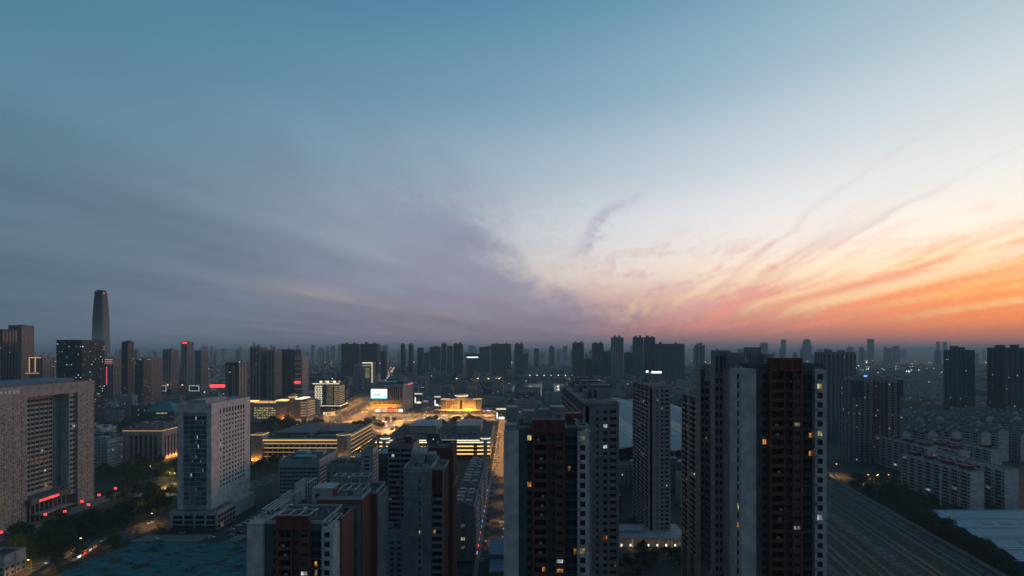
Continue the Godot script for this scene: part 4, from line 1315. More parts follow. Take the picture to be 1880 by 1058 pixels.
func build_lit_district() -> void:
	# left mall: four storeys of arcades edged with gold light, drum towers at its corners
	var t := thing("arcade_mall", "long mall with gold-lit arcades and corner pylons, left of the plaza", "mall", Vector3(-304, 0, -637))
	var w := 107.0
	part(t, "wall", bx(Vector3(0, 0, -125), Vector3(w, 24, -2.5), M.beige_wall))
	part(t, "roof", bx(Vector3(1, 24, -124), Vector3(w - 1, 24.2, -3.5), M.roof_dark))
	for f in 4:
		var y := 4.8 + f * 4.9
		part(t, "arcade_slab", bx(Vector3(14, y, -2.5), Vector3(w - 4, y + 1.0, 1.0), M.beige_wall))
		strip(t, Vector3(14, y + 1.02, .5), Vector3(w - 4, y + 1.25, .9), "gold" if f > 1 else "gold_soft")
		part(t, "arcade_glass", bx(Vector3(15, y - 3.6, -2.45), Vector3(w - 5, y - .4, -2.3), M.glass))
		part(t, "arcade_slab", bx(Vector3(w, y, -124), Vector3(w + 2.2, y + 1.0, -6), M.beige_wall))
		strip(t, Vector3(w + 1.7, y + 1.02, -124), Vector3(w + 2.1, y + 1.25, -6), "gold_soft")
		for i in 18:
			part(t, "shop_window", bx(Vector3(w + .02, y - 3.6, -11.5 - i * 6.4), Vector3(w + .15, y - .5, -7.2 - i * 6.4), M.glass if (i + f) % 3 else M.lit_dim))
	for i in 14:
		part(t, "arcade_column", bx(Vector3(17 + i * 6.3, 0, -2.2), Vector3(17.9 + i * 6.3, 24, .3), M.beige_wall))
	for i in 19:
		part(t, "side_column", bx(Vector3(w, 0, -7.0 - i * 6.4), Vector3(w + 1.6, 25.5, -6.0 - i * 6.4), M.beige_wall))
	strip(t, Vector3(13, 24.6, .2), Vector3(w - 4, 25.3, 1.1), "gold")
	part(t, "cornice", bx(Vector3(12, 25.3, -2.5), Vector3(w - 4, 26.6, 1.2), M.beige_wall))
	strip(t, Vector3(w + .6, 25.6, -124), Vector3(w + 2.0, 26.2, -6), "gold")
	part(t, "cornice", bx(Vector3(w - 2, 26.2, -124), Vector3(w + 2.3, 27.4, -6), M.beige_wall))
	part(t, "pylon", bx(Vector3(0, 0, -14), Vector3(13, 32, 2.5), M.beige_wall))
	strip(t, Vector3(-.6, 31.0, -14.6), Vector3(13.6, 31.6, 3.1), "gold_soft")
	var s := Shape.new()
	s.bar(Vector3(0, 0, 0), Vector3(0, 31.5, 0), 8.2, 8.2, 20)
	part(t, "corner_drum", s.done(M.beige_wall), Vector3(w - 1, 0, -4))
	s = Shape.new()
	s.bar(Vector3(0, 30.8, 0), Vector3(0, 31.3, 0), 8.6, 8.6, 20)
	part(t, "light_strip", s.done(M.gold_soft), Vector3(w - 1, 0, -4))
	for k in 6:
		part(t, "drum_window", bx(Vector3(-.5, 0, 0), Vector3(.5, 1.8, .2), M.glass), Vector3(w + 2.0 + (k % 2) * 1.8, 14 + int(k / 2) * 4.0, 3.6 - (k % 2) * 1.0), .35)
	for x in [1.5, 6.5, 11.5]:
		part(t, "uplight", bx(Vector3(x - .4, 1.0, 3.0), Vector3(x + .4, 1.6, 3.6), M.gold))
		omni(t, Vector3(x, 2.6, 4.4), 26.0, Color(1.0, .68, .28))
	for x in [w - 7.5, w - 3.0, w + 2.0, w + 6.0]:
		part(t, "uplight", bx(Vector3(x - .4, 1.0, 5.0), Vector3(x + .4, 1.6, 5.6), M.gold))
		omni(t, Vector3(x, 2.6, 6.2), 26.0, Color(1.0, .68, .28))
	for q in [[18, 60, -70, -20, 6.5], [64, 96, -100, -40, 5.0], [20, 50, -118, -80, 4.0], [40, 58, -16, -8, 3.8], [70, 100, -30, -12, 3.0]]:
		part(t, "roof_house", bx(Vector3(q[0], 24.2, q[2]), Vector3(q[1], 24.2 + q[4], q[3]), M.slate_wall))
	roof_clutter(t, 16, 100, -120, -6, 24.2, 60, "pale_wall")
	# the low curved terrace in front of its corner
	t = thing("terrace", "low curved terrace edged in gold light at the corner of the left mall", "terrace", Vector3(-192, 0, -632))
	s = Shape.new()
	var lights := Shape.new()
	for i in 10:
		var a0 := -1.4 + i * .24
		var a1 := a0 + .24
		var p := Vector3(cos(a0) * 16, 0, -sin(a0) * 16 - 14)
		var q := Vector3(cos(a1) * 16, 0, -sin(a1) * 16 - 14)
		s.quad(p, q, q + Vector3(0, 6, 0), p + Vector3(0, 6, 0))
		s.tri(Vector3(0, 6, -14), p + Vector3(0, 6, 0), q + Vector3(0, 6, 0))
		var up := Vector3(0, 5.2, 0)
		var out := Vector3(.2, 0, 0)
		lights.quad(p + up + out, q + up + out, q + up + out + Vector3(0, 1.2, 0), p + up + out + Vector3(0, 1.2, 0))
	part(t, "wall", s.done(M.beige_wall))
	part(t, "light_strip", lights.done(M.gold))

	# right mall: wide white light bands, two big grey roof halls
	t = thing("striped_mall", "flat mall striped with wide gold light bands, two grey halls on its roof", "mall", Vector3(-159, 0, -653))
	w = 133.0
	part(t, "wall", bx(Vector3(0, 0, -150), Vector3(w, 21, -1.5), M.beige_wall))
	part(t, "roof", bx(Vector3(1, 21, -149), Vector3(w - 1, 21.2, -2.5), M.roof_dark))
	for f in 4:
		var y := 3.4 + f * 4.6
		var full: bool = f == 3
		for q in ([[0.0, w]] if full else [[0.0, 12.0], [90.0, 113.0], [117.0, w], [30.0, 62.0]]):
			part(t, "fascia", bx(Vector3(q[0], y, -1.5), Vector3(q[1], y + 1.6, 1.2), M.beige_wall))
			strip(t, Vector3(q[0] + .2, y + 1.6, .1), Vector3(q[1] - .2, y + 2.7, 1.0), "ivory" if full else "gold")
		part(t, "glass_band", bx(Vector3(.5, y - 2.6, -1.45), Vector3(w - .5, y - .1, -1.2), M.glass))
	strip(t, Vector3(12, 21.4, -.6), Vector3(56, 22.2, .4), "ivory")
	strip(t, Vector3(74, 21.4, -.6), Vector3(120, 22.2, .4), "ivory")
	part(t, "parapet", bx(Vector3(0, 19.9, -1.4), Vector3(w, 21.4, .2), M.beige_wall))
	part(t, "stair_core", bx(Vector3(57, 0, -8), Vector3(73, 30, 1.6), M.dark_wall))
	part(t, "lit_window", bx(Vector3(64, 22, 1.62), Vector3(65.5, 24, 1.7), M.lit_white))
	for q in [[24.0, 60.0, -120.0, -58.0], [86.0, 118.0, -122.0, -58.0]]:
		part(t, "roof_hall", bx(Vector3(q[0], 21.2, q[2]), Vector3(q[1], 30.5, q[3]), M.grey_wall))
		part(t, "hall_roof", bx(Vector3(q[0] - .6, 30.5, q[2] - .6), Vector3(q[1] + .6, 31.2, q[3] + .6), M.roof_pale))
	s = Shape.new()
	s.bar(Vector3.ZERO, Vector3(0, 24.5, 0), 5.5, 5.5, 16)
	part(t, "corner_drum", s.done(M.pale_wall), Vector3(6, 0, -4))
	part(t, "corner_drum", s.done(M.pale_wall), Vector3(w - 6, 0, -4))
	s = Shape.new()
	s.bar(Vector3(0, 23.4, 0), Vector3(0, 24.2, 0), 5.8, 5.8, 16)
	part(t, "light_strip", s.done(M.ivory), Vector3(w - 6, 0, -4))
	part(t, "light_strip", s.done(M.ivory), Vector3(6, 0, -4))
	roof_clutter(t, 4, 22, -140, -8, 21.2, 34, "pale_wall")
	roof_clutter(t, 62, 84, -140, -12, 21.2, 40, "pale_wall")
	roof_clutter(t, 4, 130, -54, -6, 21.2, 50, "pale_wall")

	# corner building with the big screen
	t = thing("screen_building", "corner building with a huge white and teal video screen on the avenue", "department store", Vector3(-293, 0, -1128))
	w = 68.0
	part(t, "wall", bx(Vector3(0, 22, -112), Vector3(w, 55, 0), M.grey_wall))
	part(t, "lower_wall", bx(Vector3(0, 0, -112), Vector3(w, 21.8, .8), M.beige_wall))
	part(t, "roof", bx(Vector3(1, 55, -111), Vector3(w - 1, 55.3, -1), M.roof_dark))
	parapet(t, 0, w, -112, 0, 55, 1.6, "trim")
	part(t, "roof_house", bx(Vector3(8, 55.3, -80), Vector3(46, 60.5, -30), M.roof_teal))
	part(t, "roof_house", bx(Vector3(46.2, 55.3, -60), Vector3(60, 62, -40), M.slate_wall))
	part(t, "screen_frame", bx(Vector3(.5, 25.0, 0), Vector3(35, 48.6, 1.2), M.frame))
	var screen := StandardMaterial3D.new()
	screen.resource_name = "video_screen"
	screen.albedo_color = Color(.02, .02, .02)
	screen.emission_enabled = true
	screen.emission_texture = ImageTexture.create_from_image(screen_picture())
	screen.emission_energy_multiplier = 1.5
	var quad := QuadMesh.new()
	quad.size = Vector2(33.5, 22.4)
	quad.material = screen
	part(t, "video_screen", quad, Vector3(17.75, 36.8, 1.25))
	for i in 6:
		part(t, "window", bx(Vector3(37.5 + i * 3.9, 26, 0), Vector3(39.3 + i * 3.9, 51, .25), M.glass))
		part(t, "fin", bx(Vector3(39.4 + i * 3.9, 25, 0), Vector3(41.2 + i * 3.9, 52, 1.0), M.grey_wall))
	for i in 5:
		part(t, "window", bx(Vector3(61.5, 27 + i * 5.0, 0), Vector3(64.5, 30.4 + i * 5.0, .2), M.glass))
	for i in 6:
		part(t, "window", bx(Vector3(7 + i * 9.4, 17.2, .8), Vector3(14 + i * 9.4, 19.4, 1.0), M.glass))
	for f in 7:
		for i in 14:
			part(t, "window", bx(Vector3(w, 24 + f * 4.3, -9.0 - i * 7.4), Vector3(w + .15, 25.8 + f * 4.3, -6.0 - i * 7.4), M.far_glass if (i * 5 + f * 3) % 11 else M.lit_dim))
	strip(t, Vector3(w + .3, 53.0, -108), Vector3(w + .9, 54.2, -44), "neon_pink")
	part(t, "shop_canopy", bx(Vector3(10, 7.2, .8), Vector3(w + 1, 9.2, 5.0), M.maroon))
	var shop := ["sign_white", "lit_white", "lit_cool", "neon_pink", "lit_orange", "neon_red", "sign_white"]
	for i in 7:
		part(t, "shop_sign", bx(Vector3(11 + i * 8.0, 1.0, .9), Vector3(18 + i * 8.0, 6.4, 2.2), M[shop[i]]))
	for x in [6.0, 20.0, 34.0, 48.0]:
		part(t, "wall_lamp", bx(Vector3(x - .5, 9.6, 3.4), Vector3(x + .5, 10.2, 4.2), M.lamp_warm))
		omni(t, Vector3(x, 9.9, 7.0), 220.0, Color(1.0, .66, .22))

	# golden public building with two wings round a raised centre
	t = thing("golden_building", "golden floodlit public building with two wings and a crown-shaped roof", "public building", Vector3(-108, 0, -1158))
	for side in [-1.0, 1.0]:
		var wing := Shape.new()
		wing.T = Transform3D(Basis(Vector3.UP, side * -.16), Vector3(side * 6.0, 0, 0))
		wing.box(Vector3(0 if side > 0 else -26, 0, -22), Vector3(26 if side > 0 else 0, 24, 0))
		part(t, "wing", wing.done(M.beige_wall))
		for f in 5:
			for c in 6:
				part(t, "window", bx(Vector3(-.8, 0, -.3), Vector3(.8, 1.9, .12), M.glass), Vector3(side * 6.0, 0, 0) + Vector3(side * (3.4 + c * 3.8), 2.4 + f * 4.2, 0).rotated(Vector3.UP, side * -.16), side * -.16)
		part(t, "end_pavilion", bx(Vector3(side * 36 - 7, 0, -16), Vector3(side * 36 + 7, 22, 2), M.taupe_wall))
		part(t, "eave", bx(Vector3(side * 34 - 9.5, 22, -17), Vector3(side * 34 + 9.5, 23.6, 4), M.beige_wall))
		strip(t, Vector3(side * 34 - 9, 23.6, -16), Vector3(side * 34 + 9, 24.2, 3.6), "gold_soft")
		for x in [12.0, 24.0]:
			part(t, "floodlight", bx(Vector3(side * x - .5, .6, 11.6), Vector3(side * x + .5, 1.2, 12.2), M.gold))
			omni(t, Vector3(side * x, 2.2, 14.0), 520.0, Color(1.0, .70, .30))
	part(t, "centre", bx(Vector3(-6.5, 0, -20), Vector3(6.5, 27, 1.5), M.beige_wall))
	part(t, "doorway", bx(Vector3(-2.4, 2, 1.5), Vector3(2.4, 22, 1.8), M.glass))
	s = Shape.new()
	s.bar(Vector3(0, 27, -8), Vector3(0, 34, -8), 11.0, 14.5, 20)
	part(t, "crown_roof", s.done(M.pale_wall))
	s = Shape.new()
	s.bar(Vector3(0, 30.4, -8), Vector3(0, 31.6, -8), 13.9, 14.4, 20)
	part(t, "light_strip", s.done(M.ivory))
	part(t, "plinth", bx(Vector3(-56, 0, -20), Vector3(56, 2.2, 6), M.beige_wall))
	strip(t, Vector3(-56, 2.2, 5.2), Vector3(56, 2.8, 6), "gold_soft")

	# warm hotel with drum and arcades of lit windows
	t = thing("lit_hotel", "sand-coloured hotel with rows of lit balconies and a domed drum", "hotel", Vector3(-469, 0, -978))
	part(t, "wall", bx(Vector3(-6, 0, -30), Vector3(62, 34, 0), M.beige_wall))
	strip(t, Vector3(-6.3, 34, -30.3), Vector3(62.3, 34.8, .4), "gold_soft")
	for f in 5:
		for c in 9:
			part(t, "lit_window", bx(Vector3(6 + c * 4.4, 6 + f * 4.4, 0), Vector3(9 + c * 4.4, 8.8 + f * 4.4, .25), M.lit_yellow if (c * 3 + f) % 7 else M.lit_dim))
			part(t, "balcony_slab", bx(Vector3(5.4 + c * 4.4, 5.3 + f * 4.4, 0), Vector3(9.6 + c * 4.4, 5.8 + f * 4.4, 1.2), M.beige_wall))
	part(t, "stair_tower", bx(Vector3(46, 0, -20), Vector3(64, 39, 2.5), M.beige_wall))
	strip(t, Vector3(45.6, 37.6, -20), Vector3(64.4, 39.2, 2.9), "gold")
	part(t, "stair_tower", bx(Vector3(-8, 0, -20), Vector3(6, 37, 1.5), M.beige_wall))
	strip(t, Vector3(-8.3, 35.8, -20), Vector3(6.3, 37.2, 1.9), "gold")
	s = Shape.new()
	s.bar(Vector3(0, 0, 0), Vector3(0, 44, 0), 7, 7, 18)
	s.bar(Vector3(0, 44, 0), Vector3(0, 50, 0), 7.6, 4.4, 18)
	part(t, "drum", s.done(M.beige_wall), Vector3(71, 0, -12))
	s = Shape.new()
	s.bar(Vector3(0, 43.6, 0), Vector3(0, 44.4, 0), 7.9, 7.9, 18)
	part(t, "light_strip", s.done(M.gold), Vector3(71, 0, -12))
	part(t, "wing", bx(Vector3(78, 0, -46), Vector3(99, 40, -4), M.rose_wall))
	strip(t, Vector3(78, 40, -45), Vector3(90, 41.4, -3.6), "ivory")
	for f in 6:
		strip(t, Vector3(88, 10 + f * 4.8, -3.9), Vector3(98.5, 11.4 + f * 4.8, -3.4), "lit_warm")
		strip(t, Vector3(99.1, 10 + f * 4.8, -44), Vector3(99.6, 11.4 + f * 4.8, -8), "lit_warm")
	for q in [Vector3(66, 3, 5), Vector3(84, 3, 3), Vector3(79, 3, 4), Vector3(60, 3, 6)]:
		part(t, "uplight", bx(q - Vector3(.5, .8, .4), q + Vector3(.5, -.2, .4), M.gold))
		omni(t, q + Vector3(0, .6, .8), 120.0, Color(1.0, .62, .22))
	part(t, "entrance", bx(Vector3(76, 0, 0), Vector3(90, 5, 5.5), M.lit_yellow))
	roof_clutter(t, 0, 44, -26, -4, 34.8, 16, "pale_wall")

	# hotel with a diamond pattern of lit panes
	t = thing("lattice_hotel", "hotel with lattices of small white lights and a glowing roof terrace", "hotel", Vector3(-442, 0, -1179))
	part(t, "wall", bx(Vector3(14, 9, -44), Vector3(66, 55, 0), M.slate_wall))
	part(t, "podium", bx(Vector3(-2, 0, -50), Vector3(72, 9, 8), M.dark_wall))
	strip(t, Vector3(-2, 8.2, 7.9), Vector3(72, 9.0, 8.4), "ivory")
	strip(t, Vector3(71.9, 8.2, -50), Vector3(72.4, 9.0, 8), "ivory")
	for f in 10:
		for c in 5:
			part(t, "lit_pane", bx(Vector3(15 + c * 3.4 + (f % 2) * .9, 11.5 + f * 4.1, 0), Vector3(16.3 + c * 3.4 + (f % 2) * .9, 14.4 + f * 4.1, .3), M.ivory))
		for c in 4:
			part(t, "lit_pane", bx(Vector3(42 + c * 3.2 + (f % 2) * .8, 11.5 + f * 4.1, 0), Vector3(43 + c * 3.2 + (f % 2) * .8, 14.2 + f * 4.1, .3), M.lit_warm))
		strip(t, Vector3(57, 11.5 + f * 4.1, .1), Vector3(66, 13.2 + f * 4.1, .5), "lit_warm")
		strip(t, Vector3(66.1, 11.5 + f * 4.1, -42), Vector3(66.6, 13.0 + f * 4.1, -3), "lit_warm")
	for x in [33.0, 36.5, 40.0]:
		part(t, "fin", bx(Vector3(x, 9, 0), Vector3(x + 1, 56, 1.6), M.pale_wall))
	strip(t, Vector3(10, 55, -1.0), Vector3(68, 56, 1.2), "ivory")
	part(t, "roof_terrace", bx(Vector3(16, 56.2, -40), Vector3(64, 57, -3), M.warm_paving))
	for i in 6:
		part(t, "terrace_lamp", bx(Vector3(20 + i * 7.5, 57, -20 - (i % 2) * 8), Vector3(24 + i * 7.5, 60.5, -16 - (i % 2) * 8), M.lit_yellow if i % 2 else M.ivory))
		if i % 2 == 0:
			omni(t, Vector3(22 + i * 7.5, 62.5, -13), 45.0)

	# slim tower with lit edges by the avenue
	t = tower("edged_tower", "pale slim tower with warm lit edges above the avenue", -.275, -.251, 1700, -.026, 40, {"wall": "pale_wall", "style": "bands", "lit": .06})
	var half: float = t.get_meta("front") / 2
	strip(t, Vector3(-half, 86, .3), Vector3(half + .5, 88, 1.2), "ivory")
	strip(t, Vector3(half - .8, 20, .3), Vector3(half + .6, 86, 1.2), "ivory")
	strip(t, Vector3(-half, 78, .3), Vector3(half + .5, 79.2, 1.0), "gold_soft")
	for f in 9:
		strip(t, Vector3(-6, 40 + f * 3.6, .3), Vector3(7, 41.4 + f * 3.6, .8), "lit_yellow")
	t = tower("pale_slab", "plain pale slab left of the slim tower with lit edges", -.291, -.276, 1700, -.030, 40, {"wall": "pale_wall", "style": "bands", "lit": .01})
	t = tower("lit_block", "small block of yellow windows right behind the slim tower with lit edges", -.249, -.241, 1760, -.048, 30, {"wall": "beige_wall", "style": "bands", "lit": .7, "kinds": ["lit_yellow", "lit_warm"], "category": "building"})

	# small lit pavilions round the crossing
	for q in [[-.137, 1240, 14, 24, 16, "pale block with white light bands left of the golden building"], [-.172, 1300, 18, 26, 18, "grey shop block with a white vertical sign beside the screen building"], [-.020, 1010, 18, 22, 14, "small lit gatehouse at the far end of the market street"]]:
		t = block("shop_block", q[5], Vector3(q[0] * q[1], 0, -q[1]), q[2], q[3], q[4], {"category": "shop block", "wall": "pale_wall", "style": "bands", "lit": .05, "huts": 0})
		strip(t, Vector3(-q[2] / 2, q[3] - 3, .3), Vector3(q[2] / 2, q[3] - 1.6, .8), "ivory")
		strip(t, Vector3(-q[2] / 2 + 1, 2, .3), Vector3(-q[2] / 2 + 2.4, q[3] * .6, .9), "sign_white")
		strip(t, Vector3(-q[2] / 4, 1.0, .4), Vector3(q[2] / 3, 5.0, 1.2), "ivory")


func screen_picture() -> Image:
	var im := Image.create(256, 172, false, Image.FORMAT_RGB8)
	im.fill(Color(.93, .97, .97))
	for y in 172:
		if y > 138:
			im.fill_rect(Rect2i(0, y, 256, 1), Color(.93, .97, .97).lerp(Color(.05, .62, .62), clampf((y - 138) / 14.0, 0, 1)))
	im.fill_rect(Rect2i(0, 158, 256, 14), Color(.04, .30, .34))
	# three written marks, and a small drawing on the right
	for r in [[28, 74, 7, 34], [28, 102, 24, 6], [40, 84, 16, 6], [62, 92, 7, 16], [72, 74, 6, 34], [72, 74, 22, 6], [90, 80, 6, 20], [102, 72, 6, 36], [100, 88, 22, 5], [116, 76, 6, 30], [128, 74, 18, 6], [128, 88, 18, 6], [128, 102, 18, 6], [128, 74, 5, 34], [142, 74, 5, 34]]:
		im.fill_rect(Rect2i(r[0], r[1], r[2], r[3]), Color(.02, .40, .36))
	for r in [[206, 66, 34, 3], [206, 100, 40, 3], [210, 112, 32, 20], [222, 78, 20, 5]]:
		im.fill_rect(Rect2i(r[0], r[1], r[2], r[3]), Color(.35, .78, .72))
	return im


# ---------------------------------------------------------------- ground, roads, water

func sheet(called: String, pts: Array, y: float, m: Material) -> void:
	# a flat polygon strip given as pairs of left and right points on the ground
	var s := Shape.new()
	for i in pts.size() - 1:
		var a: Array = pts[i]
		var b: Array = pts[i + 1]
		s.quad(Vector3(a[0], y, -a[2]), Vector3(a[1], y, -a[2]), Vector3(b[1], y, -b[2]), Vector3(b[0], y, -b[2]))
	solo(called, s.done(m), "", "", Vector3.ZERO, "", "structure")


func lay_ground() -> void:
	var s := Shape.new()
	s.quad(Vector3(-16000, 0, 600), Vector3(16000, 0, 600), Vector3(16000, 0, -16000), Vector3(-16000, 0, -16000))
	solo("ground", s.done(M.soil), "", "", Vector3.ZERO, "", "structure")
	# rows are [left x, right x, distance]
	sheet("avenue", [[-330, -272, 800], [-341, -281, 963], [-352, -294, 1120], [-400, -340, 1500], [-552, -498, 2200], [-860, -812, 3800]], .012, M.worn_asphalt)
	sheet("cross_street", [[-420, -22, 1002], [-420, -22, 1092]], .008, M.worn_asphalt)
	sheet("side_street", [[-190, -150, 1040], [-206, -160, 1120], [-250, -200, 1500], [-300, -260, 2000]], .016, M.asphalt)
	sheet("market_street", [[-22, -2, 560], [-23, 2, 1010]], .020, M.warm_paving)
	sheet("market_street", [[-20, -4, 300], [-20, -4, 560]], .020, M.asphalt)
	sheet("pavement", [[-23, -20, 300], [-23, -20, 560]], .10, M.paving)
	sheet("pavement", [[-4, -2, 300], [-4, -2, 560]], .10, M.paving)
	sheet("plaza", [[-194, -160, 600], [-196, -160, 800], [-280, -150, 830], [-280, -150, 1000]], .010, M.warm_paving)
	sheet("boulevard", [[-300, -279, 300], [-291, -270, 349], [-282, -261, 402], [-262, -240, 520], [-240, -218, 640]], .014, M.worn_asphalt)
	sheet("service_road", [[-346, -336, 330], [-349, -338, 420], [-355, -340, 520], [-360, -340, 640]], .012, M.asphalt)
	sheet("forecourt", [[-365, -349, 330], [-365, -350, 500]], .06, M.paving)
	sheet("site_road", [[-262, -188, 372], [-258, -184, 386]], .018, M.paving)
	sheet("side_road", [[-214, -196, 372], [-208, -192, 420], [-200, -184, 520]], .022, M.asphalt)
	sheet("warm_square", [[-338, -300, 485], [-332, -286, 545]], .018, M.warm_paving)
	sheet("lake", [[10, 200, 1500], [-20, 260, 1750], [40, 260, 2150]], .02, M.lake)
	sheet("park_lawn", [[-420, -300, 640], [-420, -310, 970]], .006, M.lawn)
	sheet("east_road", [[322, 345, 560], [330, 362, 680], [370, 400, 760]], .014, M.asphalt)
	sheet("park_ground", [[-340, -262, 300], [-342, -250, 420], [-440, -225, 500], [-450, -222, 640]], .004, M.lawn)
	sheet("court", [[60, 140, 320], [70, 150, 372]], .01, M.asphalt)

	# building site covered with green netting, its surface rumpled
	var nz := FastNoiseLite.new()
	nz.seed = 4
	nz.frequency = .03
	s = Shape.new()
	var bare := Shape.new()
	var h := func(x: float, z: float) -> float: return .25 + 2.4 * maxf(0.0, nz.get_noise_2d(x * 1.2, z * 1.2) + .1) + .22 * nz.get_noise_2d(x * 7, z * 7)
	for i in 88:
		for j in 68:
			var x0 := -268.0 + i * 1.3 + (j * 1.0) * .17
			var z0 := -302.0 - j * 1.0
			var x1 := x0 + 1.3
			var z1 := z0 - 1.0
			var to := bare if nz.get_noise_2d(x0 * 1.9 + 300.0, z0 * 4.2) > .22 else s
			to.quad(Vector3(x0, h.call(x0, z0), z0), Vector3(x1, h.call(x1, z0), z0), Vector3(x1 + .17, h.call(x1 + .17, z1), z1), Vector3(x0 + .17, h.call(x0 + .17, z1), z1))
	solo("building_site", s.done(M.netting), "", "", Vector3.ZERO, "", "structure")
	solo("bare_earth", bare.done(M.earth), "", "", Vector3.ZERO, "", "structure")
	# far hills
	s = Shape.new()
	nz.frequency = .0006
	for i in 120:
		var x0 := -12000.0 + i * 200.0
		var x1 := x0 + 200.0
		var e0 := 40.0 + 130.0 * maxf(0.0, nz.get_noise_2d(x0, 3.0) + .2) * (1.5 if x0 > 4500 else .9)
		var e1 := 40.0 + 130.0 * maxf(0.0, nz.get_noise_2d(x1, 3.0) + .2) * (1.5 if x1 > 4500 else .9)
		s.quad(Vector3(x0, 0, -11000), Vector3(x1, 0, -11000), Vector3(x1, e1, -12200), Vector3(x0, e0, -12200))
		s.quad(Vector3(x1, 0, -13600), Vector3(x0, 0, -13600), Vector3(x0, e0, -12200), Vector3(x1, e1, -12200))
	solo("hills", s.done(M.leaf_0), "", "", Vector3.ZERO, "", "structure")


# ---------------------------------------------------------------- far city

func build_far_city() -> void:
	# the needle skyscraper: square, tapering, with a notched top
	var d := 3583.0
	var t := thing("skyscraper", "tall tapering needle skyscraper on the left skyline", "skyscraper", Vector3(-.755 * d, 0, -d))
	var s := Shape.new()
	var prof := [[0.0, 38.0], [180.0, 37.5], [330.0, 35.0], [440.0, 30.0], [500.0, 25.0]]
	for i in prof.size() - 1:
		var a: float = prof[i][1]
		var b: float = prof[i + 1][1]
		var y0: float = prof[i][0]
		var y1: float = prof[i + 1][0]
		for k in 8:
			var c := [Vector2(-1, .8), Vector2(-.8, 1), Vector2(.8, 1), Vector2(1, .8), Vector2(1, -.8), Vector2(.8, -1), Vector2(-.8, -1), Vector2(-1, -.8)]
			var p: Vector2 = c[k]
			var q: Vector2 = c[(k + 1) % 8]
			s.quad(Vector3(p.x * a, y0, p.y * a), Vector3(q.x * a, y0, q.y * a), Vector3(q.x * b, y1, q.y * b), Vector3(p.x * b, y1, p.y * b))
	s.quad(Vector3(-25, 500, 20), Vector3(25, 500, 20), Vector3(25, 500, -20), Vector3(-25, 500, -20))
	part(t, "shaft", s.done(M.slate_wall))
	part(t, "crown", bx(Vector3(-16, 500, -18), Vector3(20, 515, 18), M.slate_wall))
	part(t, "crown_fin", bx(Vector3(-24, 480, 19), Vector3(-19, 510, 24), M.slate_wall))
	part(t, "crown_light", bx(Vector3(26.5, 488, 8), Vector3(27.5, 500, 12), M.neon_pink))
	for k in 6:
		part(t, "rib", bx(Vector3(-29 + k * 11.2, 0, 30), Vector3(-27.6 + k * 11.2, 330, 37.2), M.dark_wall))

	# single towers on the eastern horizon: [a0, a1, distance, top, label]
	for q in [[.455, .470, 5200, .010, "grey stub tower above the roof of the tallest maroon tower"], [.494, .503, 5600, .016, "thin hazy tower on the sunset horizon, left of the rounded one"], [.652, .665, 5400, .017, "hazy stepped tower alone in the sunset glow"], [.779, .786, 6200, .012, "left one of two hazy twin towers under the sunset"], [.791, .799, 6200, .012, "right one of two hazy twin towers under the sunset"], [.700, .712, 5000, .004, "small hazy block right of the stepped sunset tower"]]:
		tower("horizon_tower", q[4], q[0], q[1], q[2], q[3], 50, {"wall": "slate_wall", "style": "bands", "floor": 9.0, "bay": 18.0, "lit": .01})
	t = thing("rounded_tower", "hazy tower with a stepped rounded crown on the sunset horizon", "tower", site(.5415, 5200))
	for q in [[44.0, 150.0], [38.0, 190.0], [30.0, 212.0], [20.0, 222.0]]:
		s = Shape.new()
		s.bar(Vector3.ZERO, Vector3(0, q[1], 0), q[0] * 1.02, q[0], 14)
		part(t, "tier", s.done(M.slate_wall))

	# towers that can be told apart, centre: [a0, a1, distance, top, wall, label]
	for q in [
		[-.314, -.280, 2050, .008, "slate_wall", "left slab of the dark pair behind the slim lit-edged tower"], [-.279, -.243, 2050, .008, "slate_wall", "right slab of the dark pair behind the slim lit-edged tower"],
		[-.2045, -.1965, 2300, .007, "slate_wall", "leftmost of three thin dark towers above the avenue traffic"], [-.190, -.181, 2300, .007, "slate_wall", "middle of three thin dark towers above the avenue traffic"], [-.174, -.162, 2200, .000, "slate_wall", "lowest, rightmost of three thin dark towers above the avenue traffic"],
		[-.130, -.120, 2300, .008, "slate_wall", "thin dark tower left of the golden building's roofline"], [-.108, -.090, 2200, .008, "slate_wall", "dark tower straight above the golden building"],
		[-.038, -.002, 2300, .008, "slate_wall", "wide dark ribbed tower left of the bridge lights"], [.005, .021, 2300, .008, "slate_wall", "narrow dark tower right beside the wide ribbed one, left of the bridge"],
		[.111, .132, 2000, .010, "slate_wall", "dark slab right of the bridge lights"], [.147, .168, 2000, .009, "slate_wall", "second dark slab right of the bridge, with lower neighbours"], [.182, .205, 1900, .020, "cool_wall", "tall grey tower standing alone in the middle skyline"],
		[.222, .241, 1900, .020, "slate_wall", "tall dark tower, left half of the joined pair in the middle skyline"], [.242, .263, 1950, .020, "slate_wall", "tall dark tower, right half of the joined pair in the middle skyline"], [.258, .317, 1900, .008, "slate_wall", "very wide dark slab in the middle skyline beside the joined pair"],
		[.337, .354, 1750, .006, "cool_wall", "pale slim tower just left of the tallest maroon tower"],
		[.793, .850, 910, -.004, "slate_wall", "dark twin-shaft tower on the right, before the sunset"], [.873, .955, 880, .000, "slate_wall", "dark tower cut by the right edge of the picture"],
	]:
		t = tower("dark_tower", q[5], q[0], q[1], q[2], q[3], 32, {"wall": q[4], "style": "ribs", "lit": .012 if q[2] > 1000 else .02, "bay": 4.2, "hut": 7.0, "huts": 2, "group": ""})
	t = tower("signal_tower", "dark tower with a white light bar on its face", -.084, -.060, 2100, -.010, 34, {"wall": "slate_wall", "style": "bands", "lit": .02})
	strip(t, Vector3(-21, 96, .3), Vector3(21, 99.5, 1.4), "sign_white")
